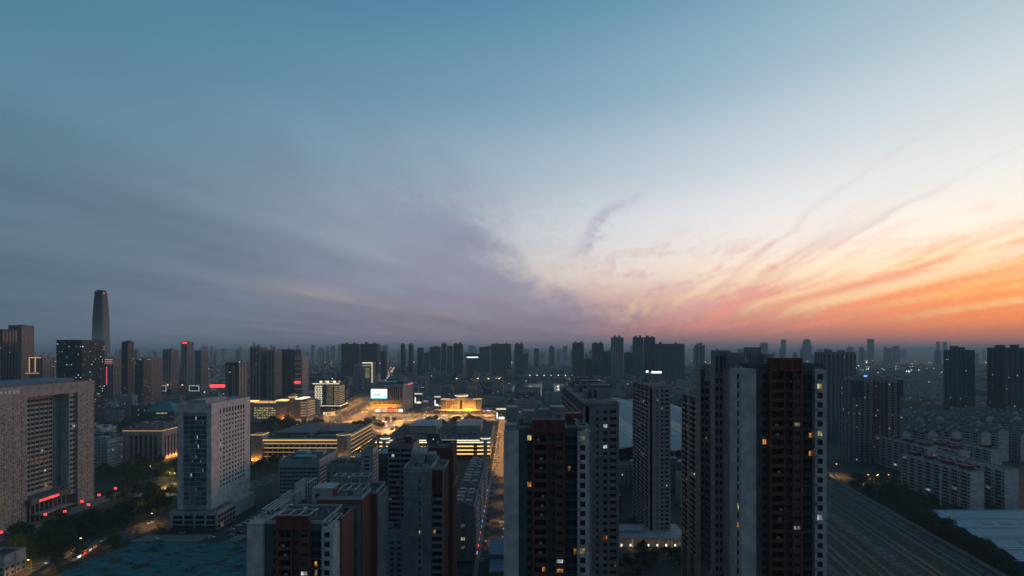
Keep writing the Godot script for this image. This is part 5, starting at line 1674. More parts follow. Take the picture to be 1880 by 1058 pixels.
	t = tower("signal_tower", "grey block with two bright white signs behind the taupe tower", .240, .275, 1500, -.044, 34, {"wall": "cool_wall", "style": "bands", "lit": .03})
	strip(t, Vector3(-6, 64, .4), Vector3(21, 69, 1.4), "sign_white")
	strip(t, Vector3(-21, 66, .4), Vector3(-15, 71, 1.4), "sign_white")
	# lower neighbours
	for q in [[.132, .147, 2050, -.020], [.168, .182, 2000, -.006], [.206, .222, 2000, -.008], [-.242, -.230, 2300, -.005], [-.162, -.150, 2600, -.008], [-.150, -.131, 2500, .003], [-.119, -.109, 2500, .004], [-.060, -.040, 2700, .002], [.021, .030, 2600, -.010]]:
		tower("dark_tower", "lower hazy dark slab between the towers of the middle skyline", q[0], q[1], q[2], q[3], 26, {"wall": "slate_wall", "style": "ribs", "bay": 4.5, "lit": .01, "group": "lower slabs of the middle skyline"})
	# the long far skyline
	var zones := [[-.93, -.74, 12], [-.73, -.50, 26], [-.50, -.30, 26], [-.30, -.05, 30], [-.05, .12, 20], [.12, .36, 14], [.36, .62, 28], [.62, .95, 26]]
	var words := ["left of the needle skyscraper", "right of the needle skyscraper", "behind the dark curved tower", "behind the lit avenue", "beyond the bridge lights", "behind the middle towers", "beyond the tallest maroon tower", "under the sunset"]
	for z in zones.size():
		for i in zones[z][2]:
			var a := rng.randf_range(zones[z][0], zones[z][1])
			var dd := rng.randf_range(2700, 7500)
			var wide := rng.randf_range(.005, .012)
			var ft := tower("far_tower", "small hazy high-rise on the far skyline " + words[z], a, a + wide, dd, rng.randf_range(-.012, .0065) if z < 6 else rng.randf_range(-.014, .002), 40, {"wall": ["slate_wall", "grey_wall", "cool_wall"][rng.randi() % 3], "style": "ribs" if dd < 4200 else "bands", "bay": 5.0 if dd < 4200 else 20.0, "floor": 3.2 if dd < 4200 else 8.0, "lit": .014, "group": "far skyline " + words[z]})
			# stepped crowns and masts, no two alike
			var top: float = ft.get_node("parapet").mesh.get_aabb().end.y
			var fw: float = ft.get_meta("front")
			if rng.randf() < .55:
				var cw := fw * rng.randf_range(.3, .7)
				var off := rng.randf_range(-.15, .15) * fw
				part(ft, "crown", bx(Vector3(off - cw / 2, top - 1.0, -16), Vector3(off + cw / 2, top + rng.randf_range(4, 16), -3), M.slate_wall))
			if rng.randf() < .3:
				var ms := Shape.new()
				ms.bar(Vector3.ZERO, Vector3(0, rng.randf_range(14, 30), 0), 1.2, .5, 5)
				part(ft, "mast", ms.done(M.metal), Vector3(rng.randf_range(-.2, .2) * fw, top, -9))


func build_middle_city() -> void:
	# tower cluster on the right, before the slab housing
	var t := tower("ribbed_cluster", "left tower of the grey ribbed pair behind the railway, with a dark upper block", .600, .660, 625, -.060, 26, {"wall": "taupe_wall", "style": "ribs", "bay": 3.0, "lit": .03, "kinds": ["lit_white", "lit_dim", "lit_warm"], "hut": 5.0, "huts": 2})
	part(t, "dark_crown", bx(Vector3(-11.4, 76, -26.4), Vector3(1.5, 95.2, 1.3), M.dark_wall))
	t = tower("ribbed_cluster", "right tower of the grey ribbed pair behind the railway", .662, .717, 614, -.059, 26, {"wall": "taupe_wall", "style": "ribs", "bay": 3.0, "lit": .03, "kinds": ["lit_white", "lit_dim", "lit_warm"], "hut": 5.0, "huts": 2})
	part(t, "dark_crown", bx(Vector3(3, 78, -26.4), Vector3(8.7, 96.4, 1.3), M.dark_wall))
	part(t, "podium", bx(Vector3(-8.6, 0, -10), Vector3(30, 16, 10), M.grey_wall))
	tower("ribbed_cluster", "taller ribbed tower rising behind the grey pair, right of the tallest maroon tower", .556, .632, 800, -.008, 28, {"wall": "taupe_wall", "style": "ribs", "bay": 3.2, "lit": .02, "kinds": ["lit_white", "lit_dim"], "hut": 5.0, "huts": 2})
	t = tower("teal_office", "teal glass office block with a small blue sign beyond the ribbed towers", .628, .682, 1500, -.047, 40, {"category": "office block", "wall": "cool_wall", "style": "bands", "lit": .02})
	strip(t, Vector3(-26, 54, .4), Vector3(-17, 58, 1.0), "neon_blue")

	# elevated highway and its lamps, left
	t = thing("elevated_road", "elevated road on columns lit by orange lamps on the left", "bridge", Vector3(-1190, 0, -1580))
	part(t, "deck", bx(Vector3(0, 15, -16), Vector3(330, 16.6, 6), M.warm_paving))
	part(t, "barrier", bx(Vector3(0, 16.6, 5.6), Vector3(330, 18.0, 6), M.beige_wall))
	for i in 8:
		part(t, "column", bx(Vector3(12 + i * 42, 0, -5), Vector3(15 + i * 42, 15, -2), M.concrete))
		part(t, "lamp_head", bx(Vector3(20 + i * 42, 25.4, -4), Vector3(22 + i * 42, 26.2, -2), M.lamp_warm))
		part(t, "lamp_pole", bx(Vector3(20.8 + i * 42, 16.6, -3.2), Vector3(21.1 + i * 42, 25.4, -2.9), M.metal))
		omni(t, Vector3(21 + i * 42, 24.6, -3), 260.0)
	t = thing("lit_bridge", "low bridge with a row of lamps across the dark lake", "bridge", Vector3(60, 0, -2150))
	part(t, "deck", bx(Vector3(0, 14, -14), Vector3(190, 16, 4), M.warm_paving))
	for i in 7:
		part(t, "pier", bx(Vector3(10 + i * 28, 0, -8), Vector3(13 + i * 28, 14, -3), M.concrete))
		part(t, "lamp_pole", bx(Vector3(11 + i * 28, 16, -5.3), Vector3(11.4 + i * 28, 25, -4.9), M.metal))
		part(t, "lamp_head", bx(Vector3(10 + i * 28, 25, -6), Vector3(12.4 + i * 28, 26.4, -4), M.lamp_white))
		omni(t, Vector3(11.2 + i * 28, 24, -5), 220.0, Color(1, .78, .55))
	t = thing("lit_bridge", "faint road bridge with four bright lamps above the golden building", "bridge", Vector3(-210, 0, -1950))
	part(t, "deck", bx(Vector3(0, 12, -14), Vector3(190, 14, 4), M.warm_paving))
	for i in 5:
		part(t, "pier", bx(Vector3(10 + i * 38, 0, -8), Vector3(13 + i * 38, 12, -3), M.concrete))
		part(t, "lamp_pole", bx(Vector3(11 + i * 38, 14, -5.3), Vector3(11.4 + i * 38, 23, -4.9), M.metal))
		part(t, "lamp_head", bx(Vector3(10 + i * 38, 23, -6), Vector3(12.6 + i * 38, 25, -4), M.lamp_warm))
		omni(t, Vector3(11.2 + i * 38, 22, -5), 180.0, Color(1, .70, .42))
	# row of billboards
	var k := 0
	for q in [[-946.0, 26.0, "lit_white", "small white-framed billboard, leftmost in the row before the left skyline"], [-860.0, 28.0, "lit_white", "white-framed billboard second from the left in the row"], [-805.0, 44.0, "neon_red", "red and white billboard in the row before the left skyline"], [-755.0, 50.0, "lit_white", "wide pale billboard, rightmost in the row before the left skyline"]]:
		t = thing("billboard", q[3], "billboard", Vector3(q[0], 0, -1450), 0, "row of billboards")
		for x in [3.0, q[1] - 3.0]:
			part(t, "post", bx(Vector3(x - .6, 0, -1), Vector3(x + .6, 20, -.2), M.metal))
		part(t, "board", bx(Vector3(0, 18, -.2), Vector3(q[1], 38 if k > 1 else 34, .8), M.slate_wall if k < 2 else M.roof_pale))
		if k < 2:
			for e in [[0.0, 18.0, q[1], 20.2], [0.0, 31.6, q[1], 34.0], [0.0, 20.2, 2.4, 31.6], [q[1] - 2.4, 20.2, q[1], 31.6]]:
				strip(t, Vector3(e[0], e[1], .85), Vector3(e[2], e[3], 1.2), q[2])
		else:
			strip(t, Vector3(1, 28, .85), Vector3(q[1] - 2, 36, 1.2), q[2])
			strip(t, Vector3(3, 20, .85), Vector3(q[1] * .4, 26, 1.2), "lit_dim")
		k += 1
	# specks of far street lamps, beyond counting
	var s := Shape.new()
	s.box(Vector3(-1, -.8, -1), Vector3(1, .8, 1))
	for set_ in [["lamp_dot", 620], ["lamp_white", 150]]:
		var mm := MultiMesh.new()
		mm.transform_format = MultiMesh.TRANSFORM_3D
		mm.mesh = s.done(M[set_[0]])
		mm.instance_count = set_[1]
		for i in set_[1]:
			var a := rng.randf_range(-.92, .92)
			var d := rng.randf_range(1400, 5200)
			if i % 3 == 0:
				a = rng.randf_range(.55, .80)
				d = rng.randf_range(2200, 3600)
			var z := d / 2600.0
			mm.set_instance_transform(i, Transform3D(Basis().scaled(Vector3(z, z, z)), site(a, d, rng.randf_range(9, 26))))
		var o := MultiMeshInstance3D.new()
		o.name = "distant_street_lights" if set_[0] == "lamp_dot" else "distant_white_lights"
		o.multimesh = mm
		add_child(o)
		tag(o, "scattered specks of far street lamps across the city" if set_[0] == "lamp_dot" else "scattered brighter white specks of light across the far city", "lights", "", "stuff")


	# the avenue's traffic where single cars can no longer be made out
	var bit := Shape.new()
	bit.box(Vector3(-.7, 0, -.7), Vector3(.7, .6, .7))
	for kind in [["tail", -6.0, "far stream of red tail lights on the avenue"], ["head", 8.0, "far stream of white headlights on the avenue"]]:
		var mm := MultiMesh.new()
		mm.transform_format = MultiMesh.TRANSFORM_3D
		mm.mesh = bit.done(M[kind[0]])
		mm.instance_count = 110
		for i in 110:
			var d := 1850.0 + 2000.0 * rng.randf()
			var mid := -370.0 - (d - 1500) * .222 if d < 2200 else -525.0 - (d - 2200) * .194
			mm.set_instance_transform(i, Transform3D(Basis(), Vector3(mid + kind[1] * (1.0 + rng.randf()) + rng.randf_range(-6, 6), .8, -d)))
		var o := MultiMeshInstance3D.new()
		o.name = "distant_traffic_lights" if kind[0] == "head" else "distant_tail_lights"
		o.multimesh = mm
		add_child(o)
		tag(o, kind[2], "traffic", "", "stuff")


# ---------------------------------------------------------------- low rise fabric

func low_rise_proto(called: String, w: float, h: float, deep: float, wall: String, roof: String, pitched: bool) -> Node3D:
	var t := block(called, "", Vector3(5, 0, 0), w, h, deep, {"category": "apartment block", "wall": wall, "roof": roof, "floor": 3.0, "bay": 3.6, "lit": .035, "huts": 0 if pitched else 2, "hut": 3.0, "flanks": true, "kinds": ["lit_dim", "lit_white", "lit_warm"]})
	if pitched:
		var s := Shape.new()
		var a := Vector3(-w / 2 - .5, h + .3, .5)
		var b := Vector3(w / 2 + .5, h + .3, .5)
		var c := Vector3(w / 2 + .5, h + 4.2, -deep / 2)
		var d := Vector3(-w / 2 - .5, h + 4.2, -deep / 2)
		var e := Vector3(w / 2 + .5, h + .3, -deep - .5)
		var f := Vector3(-w / 2 - .5, h + .3, -deep - .5)
		s.quad(a, b, c, d)
		s.quad(e, f, d, c)
		s.tri(b, e, c)
		s.tri(f, a, d)
		part(t, "pitched_roof", s.done(M[roof]))
	return t


func taken(x: float, d: float, r: float) -> bool:
	for k in keep_clear:
		if x > k[0] - r and x < k[1] + r and d > k[2] - r and d < k[3] + r:
			return true
	for rd in [[-341.0, 1000.0, -352.0, 1120.0, 36.0], [-352.0, 1120.0, -525.0, 2200.0, 38.0], [-525.0, 2200.0, -836.0, 3800.0, 40.0], [-170.0, 1040.0, -275.0, 2000.0, 30.0], [-12.0, 300.0, -10.0, 1010.0, 14.0]]:
		var p := Vector2(rd[0], rd[1])
		var q := Vector2(rd[2], rd[3])
		if Geometry2D.get_closest_point_to_segment(Vector2(x, d), p, q).distance_to(Vector2(x, d)) < rd[4] + r * .7:
			return true
	return false


var keep_clear := [
	[-480, -330, 300, 640], [-345, -150, 300, 480], [-215, -30, 300, 560], [-310, -20, 600, 1100], [-350, -20, 470, 640], [-20, 0, 470, 640], [-30, 0, 300, 1010], [-480, -340, 940, 1060], [-450, -360, 1120, 1260], [-320, -200, 1100, 1270], [-170, -45, 1090, 1220],
	[-20, 160, 150, 470], [60, 330, 560, 1260], [180, 460, 300, 560], [340, 800, 420, 860], [0, 270, 1480, 2180], [700, 900, 820, 960], [-1250, -640, 1180, 1620], [-700, -560, 760, 960], [-420, -300, 640, 980],
	[-220, 30, 1900, 2000], [40, 270, 2100, 2200]]


func build_low_rise() -> void:
	var protos := [
		low_rise_proto("walk_up_block", 46, 20, 13, "grey_wall", "roof_dark", false), low_rise_proto("walk_up_block", 34, 23, 14, "cool_wall", "roof_grey", false), low_rise_proto("walk_up_block", 52, 19, 12, "pale_wall", "roof_red", true),
		low_rise_proto("walk_up_block", 28, 34, 16, "taupe_wall", "roof_grey", false), low_rise_proto("walk_up_block", 40, 26, 15, "slate_wall", "roof_teal", false)]
	var label_of := func(a: float, d: float) -> Array:
		var where := "on the left, beyond the boulevard" if a < -.45 else ("behind the lit shopping district" if a < -.05 else ("between the market street and the lake" if a < .1 else ("around the station roof" if a < .45 else "beyond the railway on the right")))
		return [where]
	# the nearest as things of their own, the rest as one mass
	var spots := []
	for i in 26000:
		if spots.size() > 2300:
			break
		var d := 480.0 * pow(3600.0 / 480.0, rng.randf())
		var a := rng.randf_range(-.98, .98)
		if taken(a * d, d, 26.0):
			continue
		var free := true
		for p in spots:
			if absf(p[0] - a * d) < 44.0 and absf(p[1] - d) < 28.0:
				free = false
				break
		if free:
			spots.append([a * d, d, rng.randi() % 5, rng.randf_range(.75, 1.25), rng.randf_range(.8, 1.35)])
	spots.sort_custom(func(p, q): return p[1] < q[1])
	var used := [false, false, false, false, false]
	var rest := [[], [], [], [], []]
	var n := 0
	for p in spots:
		var k: int = p[2]
		if n < 280:
			var lab: Array = label_of.call(p[0] / p[1], p[1])
			var o: Node3D = protos[k]
			var turn := rng.randf_range(-.12, .12) + (PI / 2 if rng.randf() < .25 else 0.0)
			if used[k]:
				o = copy(protos[k], Vector3(p[0], 0, -p[1]), turn)
			else:
				used[k] = true
				o.position = Vector3(p[0], 0, -p[1])
				o.rotation.y = turn
			o.scale = Vector3(p[3], p[4], p[3])
			var look: String = ["low grey flat-roofed apartment block ", "low teal-grey apartment block ", "low pale apartment block with a red pitched roof ", "taller taupe apartment block ", "dark apartment block with a teal roof "][k]
			tag(o, look + lab[0], "apartment block", look + "group " + lab[0])
			n += 1
		else:
			rest[k].append(Transform3D(Basis(Vector3.UP, rng.randf_range(-.15, .15) + (PI / 2 if rng.randf() < .2 else 0.0)).scaled(Vector3(p[3], p[4], p[3])), Vector3(p[0], 0, -p[1])))
	for k in 5:
		if not used[k]:
			protos[k].queue_free()
		if rest[k].is_empty():
			continue
		var mesh := ArrayMesh.new()
		for c in protos[k].get_children():
			for si in c.mesh.get_surface_count():
				mesh.add_surface_from_arrays(Mesh.PRIMITIVE_TRIANGLES, c.mesh.surface_get_arrays(si))
				mesh.surface_set_material(mesh.get_surface_count() - 1, c.mesh.surface_get_material(si))
		var mm := MultiMesh.new()
		mm.transform_format = MultiMesh.TRANSFORM_3D
		mm.mesh = mesh
		mm.instance_count = rest[k].size()
		for i in rest[k].size():
			mm.set_instance_transform(i, rest[k][i])
		var o := MultiMeshInstance3D.new()
		o.name = numbered("distant_low_blocks")
		o.multimesh = mm
		add_child(o)
		tag(o, ["far-off grey flat-roofed blocks of the low city", "far-off teal-grey blocks of the low city", "far-off pale blocks with red pitched roofs", "far-off taller taupe blocks of the low city", "far-off dark blocks with teal roofs"][k], "buildings", "", "stuff")


# ---------------------------------------------------------------- station, railway, east side

func rail_x(d: float) -> float:
	return 321.0 + (d - 543.0) * .165


func build_station_and_railway() -> void:
	# barrel roofs of the station, side by side, running away from the camera
	var t := thing("station_roof", "vast teal barrel-vaulted station roof with white seams behind the taupe towers", "station", Vector3(108, 0, -613))
	var long := 600.0
	for v in 3:
		var x0 := v * 74.0
		var s := Shape.new()
		var rim := Shape.new()
		for i in 12:
			var a0 := i / 12.0
			var a1 := (i + 1) / 12.0
			var y0 := 17.0 + 5.5 * sin(a0 * PI)
			var y1 := 17.0 + 5.5 * sin(a1 * PI)
			s.quad(Vector3(x0 + a0 * 74, y0, 0), Vector3(x0 + a1 * 74, y1, 0), Vector3(x0 + a1 * 74, y1, -long), Vector3(x0 + a0 * 74, y0, -long))
			rim.quad(Vector3(x0 + a0 * 74, y0 - 1.3, .3), Vector3(x0 + a1 * 74, y1 - 1.3, .3), Vector3(x0 + a1 * 74, y1 + .3, .3), Vector3(x0 + a0 * 74, y0 + .3, .3))
			rim.quad(Vector3(x0 + a0 * 74, y0 + .3, .3), Vector3(x0 + a1 * 74, y1 + .3, .3), Vector3(x0 + a1 * 74, y1 + .3, -1.2), Vector3(x0 + a0 * 74, y0 + .3, -1.2))
			for c in 36:
				var zr := -6.0 - c * 16.0
				rim.quad(Vector3(x0 + a0 * 74, y0 + .14, zr), Vector3(x0 + a1 * 74, y1 + .14, zr), Vector3(x0 + a1 * 74, y1 + .14, zr - .5), Vector3(x0 + a0 * 74, y0 + .14, zr - .5))
			for c in 7:
				var z := -78.0 - c * 80.0
				rim.quad(Vector3(x0 + a0 * 74, y0 + .25, z), Vector3(x0 + a1 * 74, y1 + .25, z), Vector3(x0 + a1 * 74, y1 + .25, z - 3.4), Vector3(x0 + a0 * 74, y0 + .25, z - 3.4))
		part(t, "vault", s.done(M.roof_teal))
		part(t, "vault_rim", rim.done(M.trim))
		part(t, "valley_gutter", bx(Vector3(x0 - .9, 16.6, -long), Vector3(x0 + .9, 17.7, .2), M.trim))
		part(t, "skylight", bx(Vector3(x0 + 36, 22.4, -long), Vector3(x0 + 38, 22.9, -2), M.trim))
		for i in 8:
			part(t, "roof_column", bx(Vector3(x0 + 1, 0, -6 - i * 80), Vector3(x0 + 2.4, 17, -4.6 - i * 80), M.metal))
	part(t, "concourse", bx(Vector3(4, 0, -long), Vector3(200, 9, -120), M.dark_wall))

	# track bed
	sheet("railway_bed", [[rail_x(300) - 190, rail_x(300), 300], [rail_x(760) - 190, rail_x(760), 760]], .03, M.earth)
	for q in [[2.0, 8.0, "worn_asphalt"], [46.0, 54.0, "worn_asphalt"], [92.0, 97.0, "worn_asphalt"]]:
		var st := Shape.new()
		st.quad(Vector3(rail_x(300) - q[1], .05, -300), Vector3(rail_x(300) - q[0], .05, -300), Vector3(rail_x(760) - q[0], .05, -760), Vector3(rail_x(760) - q[1], .05, -760))
		solo("service_path", st.done(M[q[2]]), "", "", Vector3.ZERO, "", "structure")
	for q in [[22.5, 28.5], [56.0, 59.5], [73.0, 77.5], [89.0, 91.5], [99.0, 102.0], [114.0, 119.0]]:
		var vg := Shape.new()
		vg.quad(Vector3(rail_x(300) - q[1], .045, -300), Vector3(rail_x(300) - q[0], .045, -300), Vector3(rail_x(760) - q[0], .045, -760), Vector3(rail_x(760) - q[1], .045, -760))
		solo("grass_verge", vg.done(M.lawn), "", "", Vector3.ZERO, "", "structure")
	var off := [12, 18.5, 33, 38.5, 62.5, 69, 80.5, 86, 105, 110.5, 123, 129.5]
	for i in off.size():
		t = thing("railway_track", "railway track in the %s of the yard" % ["band along the wall beside the trees", "middle band between the two concrete paths", "far band close to the tallest maroon tower"][0 if i < 4 else (1 if i < 8 else 2)], "railway track", Vector3(rail_x(300) - off[i], 0, -300), -atan(.165), "railway tracks, " + ["wall band", "middle band", "far band"][0 if i < 4 else (1 if i < 8 else 2)])
		var s := Shape.new()
		s.box(Vector3(-1.5, .04, -470), Vector3(1.5, .22, 0), "lrtf")
		part(t, "track_bed", s.done(M[["ballast", "ballast_rust", "ballast", "ballast_pale", "ballast_rust"][(i * 7 + i / 4) % 5]]))
		for x in [-.76, .66]:
			part(t, "rail", bx(Vector3(x, .22, -470), Vector3(x + .12, .42, 0), M.steel))
		s = Shape.new()
		for k in 300:
			s.box(Vector3(-1.25, .22, -k * 1.4 - .4), Vector3(1.25, .28, -k * 1.4), "ft")
		part(t, "sleepers", s.done(M.earth), Vector3.ZERO, 0.0, true)
	# wall along the trees, with its coping
	t = thing("railway_wall", "low concrete wall between the railway and the trees", "wall", Vector3(rail_x(300), 0, -300), -atan(.165))
	for k in 46:
		part(t, "wall_panel", bx(Vector3(-.12, 0, -k * 10 - 9.9), Vector3(.12, 2.4, -k * 10), M.concrete))
		part(t, "wall_post", bx(Vector3(-.3, 0, -k * 10 - 10.05), Vector3(.3, 2.7, -k * 10 - 9.75), M.concrete))
	# masts
	var mast := thing("catenary_mast", "thin steel mast standing between the railway tracks", "mast", Vector3(rail_x(330) - 10, 0, -330), 0, "masts along the tracks")
	var m := Shape.new()
	m.bar(Vector3.ZERO, Vector3(0, 9, 0), .22, .15, 6)
	part(mast, "pole", m.done(M.metal))
	part(mast, "arm", bx(Vector3(-3.2, 7.6, -.1), Vector3(0, 7.8, .1), M.metal))
	part(mast, "brace", bx(Vector3(-2.2, 8.5, -.06), Vector3(0, 8.62, .06), M.metal))
	for q in [[312, 32], [350, 32], [390, 32], [430, 32], [472, 32], [516, 32], [322, 69], [362, 69], [402, 69], [446, 69], [490, 69], [540, 69], [316, 120], [360, 120], [405, 120], [330, 58], [412, 58], [372, 10], [420, 10], [480, 10], [335, 44], [385, 44], [440, 44], [520, 44], [350, 98], [400, 98], [455, 98], [330, 100], [600, 10]]:
		copy(mast, Vector3(rail_x(q[0]) - q[1], 0, -q[0]))
	t = thing("white_pole", "tall pale flagpole-like mast in front of the slab housing", "mast", Vector3(344, 0, -437))
	m = Shape.new()
	m.bar(Vector3.ZERO, Vector3(0, 28, 0), .55, .4, 8)
	part(t, "shaft", m.done(M.trim))
	part(t, "head", bx(Vector3(-.8, 28, -.8), Vector3(.8, 30.5, .8), M.trim))

	# podium with a row of lamps below the slim taupe tower
	t = thing("lamp_podium", "low pale-roofed podium with a row of small white lamps at the foot of the towers", "building", Vector3(70, 0, -362))
	part(t, "wall", bx(Vector3(0, 0, -26), Vector3(46, 6.0, 0), M.grey_wall))
	part(t, "roof", bx(Vector3(-1, 6.0, -27), Vector3(47, 6.6, 1), M.roof_pale))
	part(t, "roof_slope", bx(Vector3(2, 6.6, -20), Vector3(20, 8.6, -8), M.roof_pale))
	for i in 6:
		part(t, "column", bx(Vector3(1 + i * 8.6, 0, .6), Vector3(2 + i * 8.6, 6, 1.6), M.pale_wall))
	for i in 8:
		part(t, "wall_lamp", bx(Vector3(2 + i * 5.9, 1.6, 2.6), Vector3(2.6 + i * 5.9, 2.8, 3.1), M.lamp_dot))
		if i % 2:
			omni(t, Vector3(2.3 + i * 5.9, 2.2, 3.9), 3.5, Color(1, .86, .66))
	part(t, "side_canopy", bx(Vector3(47.2, 0, -14), Vector3(58, 3.4, 2), M.pale_wall))
	# small houses behind the podium
	block("small_house", "white small house with square windows between the slim taupe tower and the tallest tower", Vector3(150, 0, -452), 20, 26, 14, {"category": "house", "wall": "cool_wall", "floor": 3.2, "roof": "roof_grey", "lit": .02})
	t = block("small_house", "low house with a bright blue roof right of the slim taupe tower", Vector3(128, 0, -470), 14, 14, 16, {"category": "house", "wall": "grey_wall", "roof": "roof_blue", "lit": 0.0, "huts": 0})
	block("small_house", "low pale depot with two lit windows left of the slim taupe tower", Vector3(92, 0, -560), 40, 14, 30, {"category": "house", "wall": "pale_wall", "roof": "roof_pale", "lit": .02, "huts": 0})
	block("small_house", "grey flat-roofed house at the foot of the slim taupe tower, left side", Vector3(78, 0, -440), 22, 12, 20, {"category": "house", "wall": "slate_wall", "roof": "roof_teal", "lit": .0, "huts": 1})


func slab_house(label: String, at: Vector3, long: float, h: float, pitched: bool) -> Node3D:
	# origin: lower left corner of its narrow end; the long side with the balconies faces -x
	var t := thing("housing_slab", label, "apartment block", at, 0.0, "housing slabs on the right")
	part(t, "wall", bx(Vector3(0, 0, -long), Vector3(11, h, 0), M.white_wall))
	var units := int(long / 9.5)
	var u := long / units
	var fl := 2.9
	var sills := Shape.new()
	var panes := Shape.new()
	for i in units:
		part(t, "pier", bx(Vector3(-1.3, 0, -long + i * u), Vector3(.02, h + .6, -long + i * u + 1.3), M.pale_wall))
		for f in int((h - 1) / fl):
			var at2 := Vector3(0, f * fl + .6, -long + i * u)
			if pitched:  # too far off to pick its balconies apart
				sills.box(at2 + Vector3(-1.15, 0, 1.32), at2 + Vector3(.02, 1.0, u * .62), "lftd")
				panes.box(at2 + Vector3(-.12, 1.05, u * .12), at2 + Vector3(0, 2.6, u * .6), "l")
				panes.box(at2 + Vector3(-.08, 1.1, u * .72), at2 + Vector3(0, 2.4, u * .9), "l")
				continue
			part(t, "balcony", bx(Vector3(-1.15, .0, 1.32), Vector3(.02, 1.0, u * .62), M.pale_wall), at2)
			part(t, "window", bx(Vector3(-.12, 1.05, u * .12), Vector3(.0, 2.6, u * .6), M.lit_dim if rng.randf() < .015 else (M.lit_white if rng.randf() < .008 else M.glass)), at2)
			part(t, "side_window", bx(Vector3(-.08, 1.1, u * .72), Vector3(.0, 2.4, u * .9), M.glass), at2)
	if pitched:
		part(t, "balconies", sills.done(M.white_wall), Vector3.ZERO, 0.0, true)
		part(t, "windows", panes.done(M.glass), Vector3.ZERO, 0.0, true)
	part(t, "end_course", bx(Vector3(-.05, h - 3.2, -.1), Vector3(11.05, h - 2.9, .08), M.pale_wall))
	if pitched:
		var s := Shape.new()
		s.quad(Vector3(-1.6, h, .4), Vector3(5.5, h + 4.4, .4), Vector3(5.5, h + 4.4, -long - .4), Vector3(-1.6, h, -long - .4))
		s.quad(Vector3(12.4, h, -long - .4), Vector3(5.5, h + 4.4, -long - .4), Vector3(5.5, h + 4.4, .4), Vector3(12.4, h, .4))
		part(t, "pitched_roof", s.done(M.roof_slate))
		s = Shape.new()
		s.tri(Vector3(0, h, 0), Vector3(11, h, 0), Vector3(5.5, h + 4, 0))
		s.tri(Vector3(11, h, -long), Vector3(0, h, -long), Vector3(5.5, h + 4, -long))
		part(t, "gable", s.done(M.pale_wall))
		for i in units:
			part(t, "dormer", bx(Vector3(-.6, h + .6, -long + i * u + 3), Vector3(2.8, h + 3.4, -long + i * u + 5.6), M.pale_wall))
	else:
		part(t, "roof", bx(Vector3(.3, h, -long + .3), Vector3(10.7, h + .2, -.3), M.roof_dark))
		for i in maxi(1, int(units / 2)):
			part(t, "roof_house", bx(Vector3(3.5, h + .2, -long + i * 2 * u + 3), Vector3(10.0, h + 3.4, -long + i * 2 * u + 11), M.roof_red))
		parapet(t, 0, 11, -long, 0, h, .9, "pale_wall")
		roof_clutter(t, 1, 10, -long + 2, -2, h + .2, 8, "pale_wall")
	return t


func vary_slab(t: Node3D) -> void:
	# no two slabs carry quite the same things on their roofs
	t.scale.y = rng.randf_range(.90, 1.08)
	for c in t.get_children():
		var nm := String(c.name)
		if (nm.begins_with("roof_house") or nm.begins_with("dormer")) and rng.randf() < .4:
			t.remove_child(c)
			c.free()
		elif nm.begins_with("roof_house"):
			c.position.z += rng.randf_range(-3, 3)
			c.position.x += rng.randf_range(-2.5, .5)


